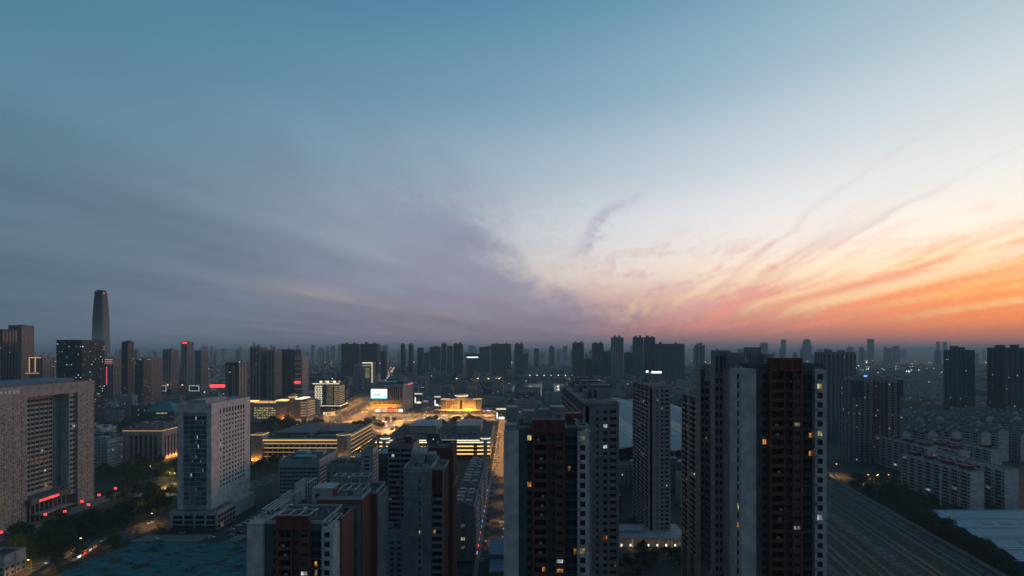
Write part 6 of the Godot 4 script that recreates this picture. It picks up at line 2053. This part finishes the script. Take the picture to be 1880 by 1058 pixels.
func build_east_side() -> void:
	# front row, flat roofs
	var f := slab_house("flat-roofed balcony slab nearest the railway trees, with a blank pale end wall", Vector3(374, 0, -444), 78, 31, false)
	for q in [[404, -446, "second flat-roofed balcony slab from the railway trees, cut by the right edge"], [418, -548, "flat-roofed balcony slab in the second file, behind the blank pale end wall"], [452, -550, "flat-roofed balcony slab in the second file, further right"], [486, -552, "flat-roofed balcony slab of the second file near the right edge"]]:
		vary_slab(copy(f, Vector3(q[0], 0, q[1]), 0.0, q[2], "housing slabs on the right"))
	# back rows, pitched roofs
	var p := slab_house("pitched-roof housing slab right of the ribbed pair, leftmost of its row", Vector3(452, 0, -632), 46, 33, true)
	var n := 0
	for row in [[-632, 482, 5, "nearest row"], [-700, 486, 7, "second row"], [-768, 508, 9, "third row"], [-832, 540, 10, "farthest row"]]:
		for i in row[2]:
			vary_slab(copy(p, Vector3(row[1] + i * 28 + rng.randf_range(-4, 4), 0, row[0] + rng.randf_range(-8, 8)), rng.randf_range(-.07, .07), "pitched teal-roofed housing slab in the %s behind the flat-roofed slabs" % row[3], "pitched housing slabs, " + row[3]))
			n += 1
	# sheds with teal sheet roofs by the railway
	var t := thing("freight_shed", "broad freight shed with ribbed pale teal sheet roofs in the lower right corner", "shed", Vector3(0, 0, 0))
	var d := 424.0
	for i in 6:
		var z0 := -d
		var z1 := -d + 20.0
		var x0 := 319.0 - i * 4.4
		var s := Shape.new()
		s.quad(Vector3(x0, 6.0, z1 - .3), Vector3(480, 6.0, z1 - .3), Vector3(480, 9.0, (z0 + z1) / 2), Vector3(x0, 9.0, (z0 + z1) / 2))
		s.quad(Vector3(480, 6.0, z0 + .3), Vector3(x0, 6.0, z0 + .3), Vector3(x0, 9.0, (z0 + z1) / 2), Vector3(480, 9.0, (z0 + z1) / 2))
		part(t, "roof_bay", s.done(M.roof_shed))
		part(t, "wall", bx(Vector3(x0 + .2, 0, z0), Vector3(479, 5.7, z1 - .1), M.roof_blue))
		s = Shape.new()
		s.tri(Vector3(x0 + .1, 6, z0 + .3), Vector3(x0 + .1, 6, z1 - .3), Vector3(x0 + .1, 9, (z0 + z1) / 2))
		part(t, "gable", s.done(M.roof_blue))
		part(t, "gutter", bx(Vector3(x0, 5.7, z1 - .3), Vector3(480, 6.1, z1 + .3), M.slate_wall))
		part(t, "ridge_cap", bx(Vector3(x0, 8.95, (z0 + z1) / 2 - .5), Vector3(480, 9.2, (z0 + z1) / 2 + .5), M.trim))
		for k in 26:
			var x := x0 + 2 + k * 6.0
			var rib := Shape.new()
			rib.quad(Vector3(x, 6.08, z1 - .4), Vector3(x + .25, 6.08, z1 - .4), Vector3(x + .25, 9.05, (z0 + z1) / 2), Vector3(x, 9.05, (z0 + z1) / 2))
			part(t, "roof_seam", rib.done(M.trim))
		if i % 2 == 1:
			for k in 4:
				var x := x0 + 20 + k * 14.0
				var sk := Shape.new()
				sk.quad(Vector3(x, 7.1, z1 - 3.2), Vector3(x + 9, 7.1, z1 - 3.2), Vector3(x + 9, 8.3, z1 - 7.2), Vector3(x, 8.3, z1 - 7.2))
				part(t, "skylight", sk.done(M.glass_pale))
		d -= 20.0
	# lit yard by the ribbed pair
	t = thing("lit_yard_wall", "long yellow-lit yard wall below the ribbed pair of towers", "wall", Vector3(338, 0, -520))
	for i in 9:
		part(t, "wall_panel", bx(Vector3(i * 4.0, 0, 0), Vector3(3.9 + i * 4.0, 4.5, .4), M.beige_wall))
		part(t, "wall_post", bx(Vector3(i * 4.0 - .2, 0, -.1), Vector3(i * 4.0 + .15, 5.0, .6), M.beige_wall))


# ---------------------------------------------------------------- trees, lamps, cars

func tree_proto(k: int, tall: float, wide: float, leaf: String) -> Node3D:
	var t := Node3D.new()
	var r := RandomNumberGenerator.new()
	r.seed = 100 + k
	var s := Shape.new()
	s.bar(Vector3.ZERO, Vector3(.1, tall * .45, .05), .26, .16, 7)
	var clumps := []
	for i in 11:
		var a := i * 2.4 + r.randf()
		var e := r.randf_range(.42, .92)
		var rad := wide * (.5 if e < .8 else .28) * r.randf_range(.5, 1.0)
		var c := Vector3(cos(a) * rad, tall * e, sin(a) * rad)
		s.bar(Vector3(.1, tall * r.randf_range(.28, .45), .05), c, .1, .03, 5)
		clumps.append([c, wide * r.randf_range(.2, .34)])
	clumps.append([Vector3(0, tall * .8, 0), wide * .34])
	var f := Shape.new()
	for c in clumps:
		for i in 95:
			var dir := Vector3(r.randfn(), r.randfn() * .75, r.randfn()).normalized()
			var p: Vector3 = c[0] + dir * c[1] * pow(r.randf(), .4)
			var q := Vector3(r.randfn(), r.randfn(), r.randfn()).normalized()
			var w := q.cross(dir + Vector3(.01, .02, .0)).normalized()
			var z := r.randf_range(.22, .5)
			f.quad(p - q * z, p + w * z * .55, p + q * z, p - w * z * .55)
	var tr := MeshInstance3D.new()
	tr.name = "trunk"
	tr.mesh = s.done(M.bark)
	t.add_child(tr)
	var cr := MeshInstance3D.new()
	cr.name = "crown"
	cr.mesh = f.done(M[leaf])
	t.add_child(cr)
	return t


func plant(protos: Array, at: Vector3, label: String, group: String, size := 1.0) -> void:
	var c: Node3D = protos[rng.randi() % protos.size()].duplicate()
	c.name = numbered("leafy_tree")
	add_child(c)
	c.position = at
	c.rotation.y = rng.randf() * TAU
	var z := size * rng.randf_range(.8, 1.25)
	c.scale = Vector3(z, z * rng.randf_range(.9, 1.15), z)
	tag(c, label, "tree", group)


func mass(called: String, label: String, proto: Node3D, areas: Array, n: int, lo: float, hi: float) -> void:
	# trees or shrubs too many or too far to count: [x0, x1, d0, d1]
	var mesh := ArrayMesh.new()
	for c in proto.get_children():
		mesh.add_surface_from_arrays(Mesh.PRIMITIVE_TRIANGLES, c.mesh.surface_get_arrays(0))
		mesh.surface_set_material(mesh.get_surface_count() - 1, c.mesh.surface_get_material(0))
	var mm := MultiMesh.new()
	mm.transform_format = MultiMesh.TRANSFORM_3D
	mm.mesh = mesh
	mm.instance_count = n
	for i in n:
		var q: Array = areas[i % areas.size()]
		var z := rng.randf_range(lo, hi)
		var d := rng.randf_range(q[2], q[3])
		var x: float = rng.randf_range(q[0], q[1])
		if q.size() > 4:
			x += (d - q[2]) * q[4]
		mm.set_instance_transform(i, Transform3D(Basis(Vector3.UP, rng.randf() * TAU).scaled(Vector3(z, z, z)), Vector3(x, 0, -d)))
	var o := MultiMeshInstance3D.new()
	o.name = numbered(called)
	o.multimesh = mm
	add_child(o)
	tag(o, label, "vegetation", "", "stuff")


func shrub_proto(k: int, leaf: String) -> Node3D:
	var t := Node3D.new()
	var r := RandomNumberGenerator.new()
	r.seed = 300 + k
	var f := Shape.new()
	for i in 240:
		var dir := Vector3(r.randfn(), absf(r.randfn()) * .6, r.randfn()).normalized()
		var p := Vector3(dir.x * 2.2, dir.y * 1.7, dir.z * 2.2) * pow(r.randf(), .4)
		var q := Vector3(r.randfn(), r.randfn(), r.randfn()).normalized()
		var w := q.cross(dir + Vector3(.01, .02, .0)).normalized()
		var z := r.randf_range(.2, .45)
		f.quad(p - q * z, p + w * z * .55, p + q * z, p - w * z * .55)
	var cr := MeshInstance3D.new()
	cr.name = "foliage"
	cr.mesh = f.done(M[leaf])
	t.add_child(cr)
	return t


func plant_trees() -> void:
	var protos := [tree_proto(0, 9.5, 7.0, "leaf_0"), tree_proto(1, 8.0, 8.0, "leaf_1"), tree_proto(2, 11.0, 7.5, "leaf_3"), tree_proto(3, 7.0, 6.0, "leaf_2")]
	# park strip between the portal building and the boulevard
	var n := 0
	var rows := ["nearest the camera, level with the netted site", "level with the white office tower", "level with the portal building's far pier", "before the hall with the gold uplights"]
	while n < 128:
		var d := 312.0 + 318.0 * pow(rng.randf(), 1.15)
		var x := rng.randf_range(-352, -250) + (d - 349) * .06
		if d > 500:
			x = rng.randf_range(-440, -240)
		var road := -281.0 + (d - 349) * .19
		if absf(x - road) < 13.0 or absf(x + 343) < 6.0 or x > road + 20.0 or (d > 484 and d < 548 and x > -342 and x < -284) or (x > -262 and d > 366):
			continue
		var row: String = rows[clampi(int((d - 312) / 80.0), 0, 3)]
		plant(protos, Vector3(x, 0, -d), "dark leafy tree in the park strip " + row, "park trees " + row, 1.1)
		n += 1
	for i in 10:
		plant(protos, Vector3(-254 + i * 5.0, 0, -rng.randf_range(388, 392)), "small dark tree in the row at the foot of the white office tower", "trees at the white office tower", .5)
	# plaza and crossing
	for q in [[-268, -206, 868, 960, 22, "tree on the lit plaza in front of the screen building", 1.1], [-196, -160, 835, 905, 10, "yellow-lit tree on the plaza between the two malls", .9], [-150, -50, 905, 985, 26, "tree in the green strip behind the striped mall", 1.1]]:
		for i in q[4]:
			plant(protos, Vector3(rng.randf_range(q[0], q[1]), 0, -rng.randf_range(q[2], q[3])), q[5], q[5].replace("tree", "trees"), q[6])
	# belt along the railway
	n = 0
	var belt := ["beside the freight shed", "below the flat-roofed slab", "towards the lit yard"]
	while n < 82:
		var d := rng.randf_range(304, 545)
		var x := rail_x(d) + rng.randf_range(4.5, 46.0 if d > 430 else 15.0)
		if d < 430 and x > 315 - (424 - d) * .22:
			continue
		if d > 505 and x > 334:
			continue
		var w: String = belt[0 if d < 425 else (1 if d < 490 else 2)]
		plant(protos, Vector3(x, 0, -d), "dark tree in the belt along the railway wall " + w, "railway belt trees " + w, 1.0)
		n += 1
	for i in 10:
		plant(protos, Vector3(338 + i * 3.4, 0, -rng.randf_range(524, 540)), "yellow-lit tree behind the lit yard wall", "trees at the lit yard", .9)
	for i in 12:
		plant(protos, Vector3(rng.randf_range(66, 132), 0, -rng.randf_range(322, 352)), "dark tree in the court below the taupe towers", "trees in the tower court", .75)
	# the rest reads as masses of green
	mass("tree_mass", "dark mass of trees between the white office tower, the lit hotel and the far towers on the left", protos[1], [[-430, -312, 650, 965], [-700, -520, 700, 1150], [-620, -430, 650, 760], [-900, -560, 1150, 1420]], 210, 1.1, 1.9)
	mass("tree_mass", "dark green mass of trees round the lake and behind the housing on the right", protos[2], [[450, 760, 870, 990], [20, 260, 1400, 1490], [-10, 300, 2170, 2260], [66, 92, 470, 540], [560, 900, 1000, 1400]], 200, 1.0, 1.9)
	mass("tree_mass", "dark greenery in the yards behind the brick tower and along the market street", protos[3], [[-100, -60, 330, 400], [-300, -60, 560, 610], [-196, -166, 640, 800], [62, 140, 312, 350]], 90, .7, 1.2)
	var sh := [shrub_proto(0, "leaf_0"), shrub_proto(1, "leaf_1")]
	mass("shrubbery", "low dark shrubbery under the trees of the park strip", sh[0], [[-340, -302, 308, 480, .06], [-336, -304, 400, 620, .1], [-430, -350, 560, 630]], 560, .8, 1.7)
	mass("shrubbery", "low dark shrubbery along the railway wall", sh[1], [[-36.0 + 321, -24.0 + 321, 306, 424, .165], [305, 340, 430, 500, .165]], 300, .8, 1.6)


func lamp_proto(tall: float, warm: bool, energy: float) -> Node3D:
	var t := Node3D.new()
	var s := Shape.new()
	s.bar(Vector3.ZERO, Vector3(0, tall, 0), .16, .09, 6)
	part(t, "pole", s.done(M.metal))
	part(t, "arm", bx(Vector3(0, tall - .12, -.06), Vector3(2.0, tall, .06), M.metal))
	part(t, "lamp_head", bx(Vector3(1.3, tall - .3, -.22), Vector3(2.3, tall - .12, .22), M.lamp_warm if warm else M.lamp_white))
	if energy > 0:
		var l := SpotLight3D.new()
		l.name = "lamp_light"
		l.light_color = Color(1.0, .72, .40) if warm else Color(.95, .97, 1.0)
		l.light_energy = energy
		l.light_size = .3
		l.spot_angle = 72.0
		l.spot_angle_attenuation = .6
		l.spot_range = 60.0
		l.spot_attenuation = 2.0
		l.shadow_enabled = true
		t.add_child(l)
		l.position = Vector3(1.8, tall - .35, 0)
		l.rotation.x = -PI / 2
	return t


func put_lamp(proto: Node3D, at: Vector3, turn: float, label: String, group: String) -> void:
	var c: Node3D = proto.duplicate()
	c.name = numbered("street_lamp")
	add_child(c)
	c.position = at
	c.rotation.y = turn
	tag(c, label, "street lamp", group)


func car_proto(paint: String, detailed: bool) -> Node3D:
	# faces +z
	var t := Node3D.new()
	var s := Shape.new()
	var prof := [[2.15, .35, .62], [2.1, .3, .78], [1.0, .3, .92], [-1.5, .3, .98], [-2.15, .35, .85]]
	for i in prof.size() - 1:
		var a: Array = prof[i]
		var b: Array = prof[i + 1]
		for x in [-.88, .88]:
			var p := [Vector3(x, a[1], a[0]), Vector3(x, b[1], b[0]), Vector3(x, b[2], b[0]), Vector3(x, a[2], a[0])]
			if x < 0:
				s.quad(p[1], p[0], p[3], p[2])
			else:
				s.quad(p[0], p[1], p[2], p[3])
		s.quad(Vector3(-.88, a[2], a[0]), Vector3(.88, a[2], a[0]), Vector3(.88, b[2], b[0]), Vector3(-.88, b[2], b[0]))
	s.quad(Vector3(-.88, .35, 2.15), Vector3(.88, .35, 2.15), Vector3(.88, .62, 2.15), Vector3(-.88, .62, 2.15))
	s.quad(Vector3(.88, .35, -2.15), Vector3(-.88, .35, -2.15), Vector3(-.88, .85, -2.15), Vector3(.88, .85, -2.15))
	s.quad(Vector3(-.62, 1.46, .3), Vector3(.62, 1.46, .3), Vector3(.62, 1.46, -1.1), Vector3(-.62, 1.46, -1.1))
	part(t, "body", s.done(M[paint]))
	s = Shape.new()
	var lo := [Vector3(-.84, .93, 1.0), Vector3(.84, .93, 1.0), Vector3(.84, .97, -1.75), Vector3(-.84, .97, -1.75)]
	var hi := [Vector3(-.62, 1.45, .3), Vector3(.62, 1.45, .3), Vector3(.62, 1.45, -1.1), Vector3(-.62, 1.45, -1.1)]
	for i in 4:
		s.quad(lo[i], lo[(i + 1) % 4], hi[(i + 1) % 4], hi[i])
	part(t, "cabin_glass", s.done(M.glass))
	if detailed:
		for x in [-.86, .86]:
			for z in [-1.35, 1.35]:
				var w := Shape.new()
				w.bar(Vector3(x - .1, .32, z), Vector3(x + .1, .32, z), .32, .32, 10)
				part(t, "wheel", w.done(M.rubber))
	for x in [-.62, .62]:
		part(t, "headlight", bx(Vector3(x - .2, .5, 2.12), Vector3(x + .2, .66, 2.2), M.casing if detailed else M.head))
		part(t, "taillight", bx(Vector3(x - .22, .6, -2.22), Vector3(x + .22, .78, -2.12), M.maroon if detailed else M.tail))
	return t


func put_car(proto: Node3D, at: Vector3, turn: float, label: String, group: String) -> void:
	var c: Node3D = proto.duplicate()
	c.name = numbered("car")
	add_child(c)
	c.position = at
	c.rotation.y = turn
	tag(c, label, "car", group)


func build_street_furniture() -> void:
	var warm := lamp_proto(9.5, true, 260.0)
	var strong := lamp_proto(13.0, true, 650.0)
	var broad := lamp_proto(14.0, true, 3700.0)
	var dim := lamp_proto(9.0, true, 320.0)
	# avenue
	var d := 850.0
	var k := 0
	while d < 1480.0:
		var x := -335.0 - maxf(0.0, d - 1120.0) * .13 + (28.0 if k % 2 else -28.0) + 26.0 - minf(d - 850.0, 270) * .08
		put_lamp(broad, Vector3(x, .02, -d), PI if k % 2 else 0.0, "tall street lamp lighting the busy avenue left of the screen building", "lamps of the avenue")
		d += 27.0
		k += 1
	# market street, lit like day at its far end
	d = 580.0
	k = 0
	while d < 1000.0:
		put_lamp(strong, Vector3(-21.5 if k % 2 else -3.5, .02, -d), 0.0 if k % 2 else PI, "street lamp above the crowded market street", "lamps of the market street")
		d += 31.0
		k += 1
	for q in [330, 372, 415, 460, 505, 545]:
		put_lamp(dim, Vector3(-3.5, .02, -q), PI, "dim street lamp at the dark near end of the market street", "dim lamps of the market street")
	# plaza and cross street
	for q in [[-260, 870], [-235, 915], [-205, 880], [-180, 840], [-178, 760], [-180, 690], [-250, 980], [-210, 1010], [-150, 1020], [-120, 1060], [-80, 1020], [-50, 1075], [-30, 1015], [-190, 950]]:
		put_lamp(broad, Vector3(q[0], .02, -q[1]), rng.randf() * TAU, "street lamp on the lit plaza and cross street between the malls", "lamps of the plaza")
	for i in 16:
		put_lamp(broad, Vector3(-275 + (i % 8) * 31.0 + (i / 8) * 14.0, .02, -1006 - (i / 8) * 78.0), PI / 2 if i < 8 else -PI / 2, "street lamp in the rows along the cross street", "lamps of the cross street")
	var white := lamp_proto(10.0, false, 900.0)
	for q in [[-262, 1030], [-228, 1040], [-196, 1034], [-166, 1046], [-134, 1034], [-100, 1042], [-62, 1036], [-240, 900], [-212, 930], [-186, 870]]:
		put_lamp(white, Vector3(q[0], .02, -q[1]), rng.randf() * TAU, "white street lamp among the orange ones of the plaza and cross street", "white lamps of the plaza")
	# low shop rows with lit fronts along the avenue and the crossing
	var fronts := ["sign_white", "lit_yellow", "neon_pink", "lit_cool", "neon_blue", "ivory", "lit_orange", "neon_violet", "neon_red"]
	var told := ["beside the lattice hotel, near end of the avenue", "beside the lattice hotel, further up the avenue", "beyond the lattice hotel, left of the avenue", "at the back of the golden building, left half", "right of the golden building", "left of the street with the queueing cars"]
	var spot := [[-362, 1080, 26, 0.10], [-374, 1112, 22, 0.10], [-452, 1330, 44, 0.12], [-150, 1232, 34, 0.0], [-46, 1120, 30, 0.0], [-214, 1330, 26, 0.1]]
	for i in 6:
		var w: float = spot[i][2]
		var row := thing("shop_row", "low shops with coloured signs " + told[i], "shop row", Vector3(spot[i][0], 0, -spot[i][1]), spot[i][3])
		part(row, "wall", bx(Vector3(-w / 2, 0, -12), Vector3(w / 2, 9.0, 0), M.grey_wall))
		part(row, "roof", bx(Vector3(-w / 2 - .4, 9.0, -12.4), Vector3(w / 2 + .4, 9.5, .6), M.roof_grey))
		for q in int(w / 4.4):
			part(row, "shop_window", bx(Vector3(-w / 2 + .5 + q * 4.4, .4, 0), Vector3(-w / 2 + 4.3 + q * 4.4, 3.0, .15), M[["lit_yellow", "lit_white", "lit_dim"][(q + i) % 3]]))
			part(row, "shop_sign", bx(Vector3(-w / 2 + .6 + q * 4.4, 3.6, 0), Vector3(-w / 2 + 4.0 + q * 4.4, 4.8, .35), M[fronts[(q * 5 + i * 2) % 9]]))
			part(row, "upper_window", bx(Vector3(-w / 2 + 1.0 + q * 4.4, 5.8, 0), Vector3(-w / 2 + 3.4 + q * 4.4, 7.6, .1), M.glass))
	# market stalls at the bright end of the street
	var stall := Node3D.new()
	for x in [-1.4, 1.4]:
		for z in [-1.1, 1.1]:
			part(stall, "post", bx(Vector3(x - .05, 0, z - .05), Vector3(x + .05, 2.4, z + .05), M.metal))
	part(stall, "counter", bx(Vector3(-1.3, .2, -.9), Vector3(1.3, .95, .9), M.casing))
	var tops := ["roof_red", "roof_blue", "paint", "roof_green", "warm_paving"]
	for i in 40:
		var c: Node3D = stall.duplicate()
		c.name = numbered("market_stall")
		add_child(c)
		c.position = Vector3((-19.0 if i % 2 else -6.0) + rng.randf_range(-1, 1), .02, -565.0 - i * 10.5 + rng.randf_range(-2, 2))
		var sh := Shape.new()
		for q in 4:
			var e := [Vector3(-1.8, 2.3, 1.5), Vector3(1.8, 2.3, 1.5), Vector3(1.8, 2.3, -1.5), Vector3(-1.8, 2.3, -1.5)]
			sh.tri(e[q], e[(q + 1) % 4], Vector3(0, 3.2, 0))
		part(c, "canopy", sh.done(M[tops[i % 5]]))
		tag(c, "market stall with a %s canopy on the lit market street" % ["red", "blue", "white", "green", "sand-coloured"][i % 5], "market stall", "market stalls with %s canopies" % ["red", "blue", "white", "green", "sand-coloured"][i % 5])
	# boulevard
	for q in [[316, -279.0], [352, -277.0], [405, -266.0], [470, -254.0]]:
		put_lamp(warm, Vector3(q[1], .02, -q[0]), PI, "street lamp on the boulevard beside the building site", "lamps of the boulevard")
	put_lamp(strong, Vector3(-324, .02, -520), 0, "single bright lamp on the square left of the white office tower", "")
	put_lamp(strong, Vector3(-300, .02, -536), PI, "second lamp on the square, close to the white office tower", "")
	# low lamps that light the leaves of the park
	for q in [[-322, 345], [-312, 392], [-330, 430], [-306, 455], [-318, 505], [-352, 560], [-300, 330], [-392, 590]]:
		var lp := thing("park_lamp", "low yellow lamp among the trees of the park strip", "park lamp", Vector3(q[0], 0, -q[1]), 0.0, "lamps of the park strip")
		var ps := Shape.new()
		ps.bar(Vector3.ZERO, Vector3(0, 4.2, 0), .08, .06, 6)
		part(lp, "pole", ps.done(M.metal))
		ps = Shape.new()
		ps.bar(Vector3(0, 4.2, 0), Vector3(0, 4.6, 0), .16, .22, 8)
		part(lp, "lamp_head", ps.done(M.lamp_warm))
		omni(lp, Vector3(0, 5.1, 0), 75.0, Color(1.0, .84, .36), .2)
	# small coloured shop signs at the dark end of the market street
	var hues := ["neon_violet", "neon_red", "lit_yellow", "neon_pink", "lit_white", "neon_blue", "lit_orange"]
	for i in 14:
		var sg := thing("shop_sign", "small %s shop sign low on the street side of the old slabs" % ["violet", "red", "yellow", "pink", "white", "blue", "orange"][i % 7], "sign", Vector3(-22.0, 3.2, -342.0 - i * 12.5), PI / 2, "shop signs on the old slabs")
		part(sg, "sign_face", bx(Vector3(-1.6, 0, 0), Vector3(1.6, .9, .2), M[hues[i % 7]]))
		part(sg, "bracket", bx(Vector3(-.1, -.2, -.4), Vector3(.1, 1.0, -.01), M.metal))
	# yard on the right
	for q in [[346, 527], [356, 528], [366, 527]]:
		put_lamp(warm, Vector3(q[0], .02, -q[1]), PI / 2, "lamp above the yellow-lit yard wall on the right", "lamps of the lit yard")
	put_lamp(strong, Vector3(333, .02, -562), 0, "brightest orange lamp at the foot of the ribbed towers on the right", "")

	# pairs of red lanterns along the service road
	var lan := thing("lantern_post", "pair of red lanterns on a post along the road before the portal building", "lantern", Vector3(-354, 0, -413), 0, "red lantern pairs")
	var s := Shape.new()
	s.bar(Vector3.ZERO, Vector3(0, 7.4, 0), .09, .07, 6)
	part(lan, "pole", s.done(M.metal))
	part(lan, "arm", bx(Vector3(-.9, 7.2, -.05), Vector3(.9, 7.3, .05), M.metal))
	for x in [-.7, .7]:
		s = Shape.new()
		s.bar(Vector3(0, 0, 0), Vector3(0, .55, 0), .25, .42, 10)
		s.bar(Vector3(0, .55, 0), Vector3(0, 1.5, 0), .42, .42, 10)
		s.bar(Vector3(0, 1.5, 0), Vector3(0, 2.0, 0), .42, .22, 10)
		part(lan, "lantern_lamp", s.done(M.neon_red), Vector3(x, 5.1, 0))
	for q in [[-345, 420], [-354, 448], [-341.5, 439], [-355, 468], [-357, 490], [-350, 373]]:
		copy(lan, Vector3(q[0], 0, -q[1]))
	# bus stop with three lit panels at the edge of the site
	var t := thing("bus_shelter", "bus shelter with yellow, blue and white lit panels at the edge of the netted site", "bus shelter", Vector3(-272.5, 0, -350), .17 - PI / 2)
	part(t, "roof", bx(Vector3(-12, 3.0, -1.2), Vector3(12, 3.2, 1.2), M.dark_wall))
	var pc := ["lit_orange", "lit_cool", "neon_red", "sign_white"]
	for i in 4:
		part(t, "post", bx(Vector3(-11.5 + i * 6, 0, -.9), Vector3(-11.3 + i * 6, 3, -.7), M.metal))
		part(t, "lit_panel_screen", bx(Vector3(-11 + i * 5.8, .7, .6), Vector3(-7.4 + i * 5.8, 2.7, .8), M[pc[i]]))
	t = thing("pylon_mast", "tall thin lattice mast among the trees at the left edge", "mast", Vector3(-290, 0, -318))
	s = Shape.new()
	s.bar(Vector3.ZERO, Vector3(0, 19, 0), .35, .2, 6)
	part(t, "shaft", s.done(M.metal))
	part(t, "crosshead", bx(Vector3(-.7, 17.5, -.1), Vector3(.7, 17.7, .1), M.metal))
	block("corner_house", "small white house with square windows in the lower left corner", Vector3(-298, 0, -312), 14, 12, 14, {"category": "house", "wall": "pale_wall", "floor": 3.4, "roof": "roof_dark", "lit": 0.0, "flanks": true, "huts": 0})
	# site hoarding
	t = thing("site_hoarding", "low dark hoarding between the boulevard and the netted site", "fence", Vector3(-276, 0, -306), .175)
	for i in 22:
		part(t, "hoarding_panel", bx(Vector3(-.06, 0, -i * 3.0 - 2.95), Vector3(.06, 2.2, -i * 3.0), M.slate_wall))

	# cars
	var far_cars := [car_proto("car_white", false), car_proto("car_black", false), car_proto("car_silver", false), car_proto("car_red", false)]
	var near_cars := [car_proto("car_white", true), car_proto("car_black", true), car_proto("car_silver", true), car_proto("car_blue", true)]
	for i in 130:
		var dd := rng.randf_range(860, 1900)
		var lane := rng.randi() % 8
		var mid := -301.0 - (dd - 800) * .07 if dd < 1120 else (-323.0 - (dd - 1120) * .123 if dd < 1500 else -370.0 - (dd - 1500) * .222)
		put_car(far_cars[rng.randi() % 4], Vector3(mid - 21 + lane * 6.0, .03, -dd), 0.0 if lane < 4 else PI, "car with its lights on in the traffic of the avenue", "cars on the avenue")
	for i in 44:
		var dd := rng.randf_range(1050, 1480)
		var lane := rng.randi() % 5
		put_car(far_cars[rng.randi() % 4], Vector3(-182 - (dd - 1050) * .105 + lane * 5.5, .03, -dd), 0.0 if lane < 3 else PI, "car queueing in the street right of the screen building", "cars in the side street")
	for i in 40:
		var side := rng.randi() % 4
		put_car(far_cars[rng.randi() % 4], Vector3(rng.randf_range(-260, -40), .03, -1012 - side * 18.0), PI / 2 if side < 2 else -PI / 2, "car on the lit cross street before the golden building", "cars on the cross street")
	for i in 60:
		var dd := 330.0 + i * 8.0
		var x := -18.0 if i % 2 else -6.5
		if dd > 560:
			x += rng.randf_range(-1.5, 3)
		put_car(near_cars[rng.randi() % 4], Vector3(x + rng.randf_range(-.7, .7), .03, -dd), 0.0 if i % 2 else PI, "car parked along the market street", "cars along the market street")
	for i in 26:
		put_car(near_cars[rng.randi() % 4], Vector3(-193 + (i % 2) * 5.0, .03, -640 - i * 6.0), rng.randf() * .3 + (PI / 2), "car in the crowded lane between the two malls", "cars between the malls")
	for q in [[-206, 396], [-205, 404], [-204, 410], [-203, 416], [-202, 422], [-201, 428], [-200, 434], [-199, 440], [-198, 446]]:
		put_car(near_cars[[0, 2, 0, 1, 2, 0, 3, 2, 0][int(q[1]) % 9]], Vector3(q[0] + 2, .04, -q[1]), PI / 2 + .2, "car parked in the slanting row beside the white office tower", "cars beside the white tower")
	for q in [[-246, 376, "white car at the kerb of the site road, left of the white tower"], [-236, 389, "pale car standing before the podium of the white office tower"], [-209, 379, "white car at the corner of the site road and the side road"], [-198, 384, "silver car on the side road near the brick tower"], [-195, 390, "dark car on the side road near the brick tower"]]:
		put_car(near_cars[0 if "white" in q[2].left(6) or "pale" in q[2] else (2 if "silver" in q[2] else 1)], Vector3(q[0], .05, -q[1]), PI / 2 + rng.randf_range(-.3, .3), q[2], "")
	for i in 7:
		put_car(far_cars[i % 4], Vector3(-285 + i * 3.0 + (i % 2) * 5, .03, -335 - i * 19.0), -.17 + (PI if i % 2 else 0.0), "car with its lights on driving along the boulevard", "cars on the boulevard")
	for i in 14:
		put_car(near_cars[rng.randi() % 4], Vector3(326 + (i % 2) * 6, .03, -545 - i * 5.0), .3, "car parked on the road below the ribbed towers", "cars below the ribbed towers")
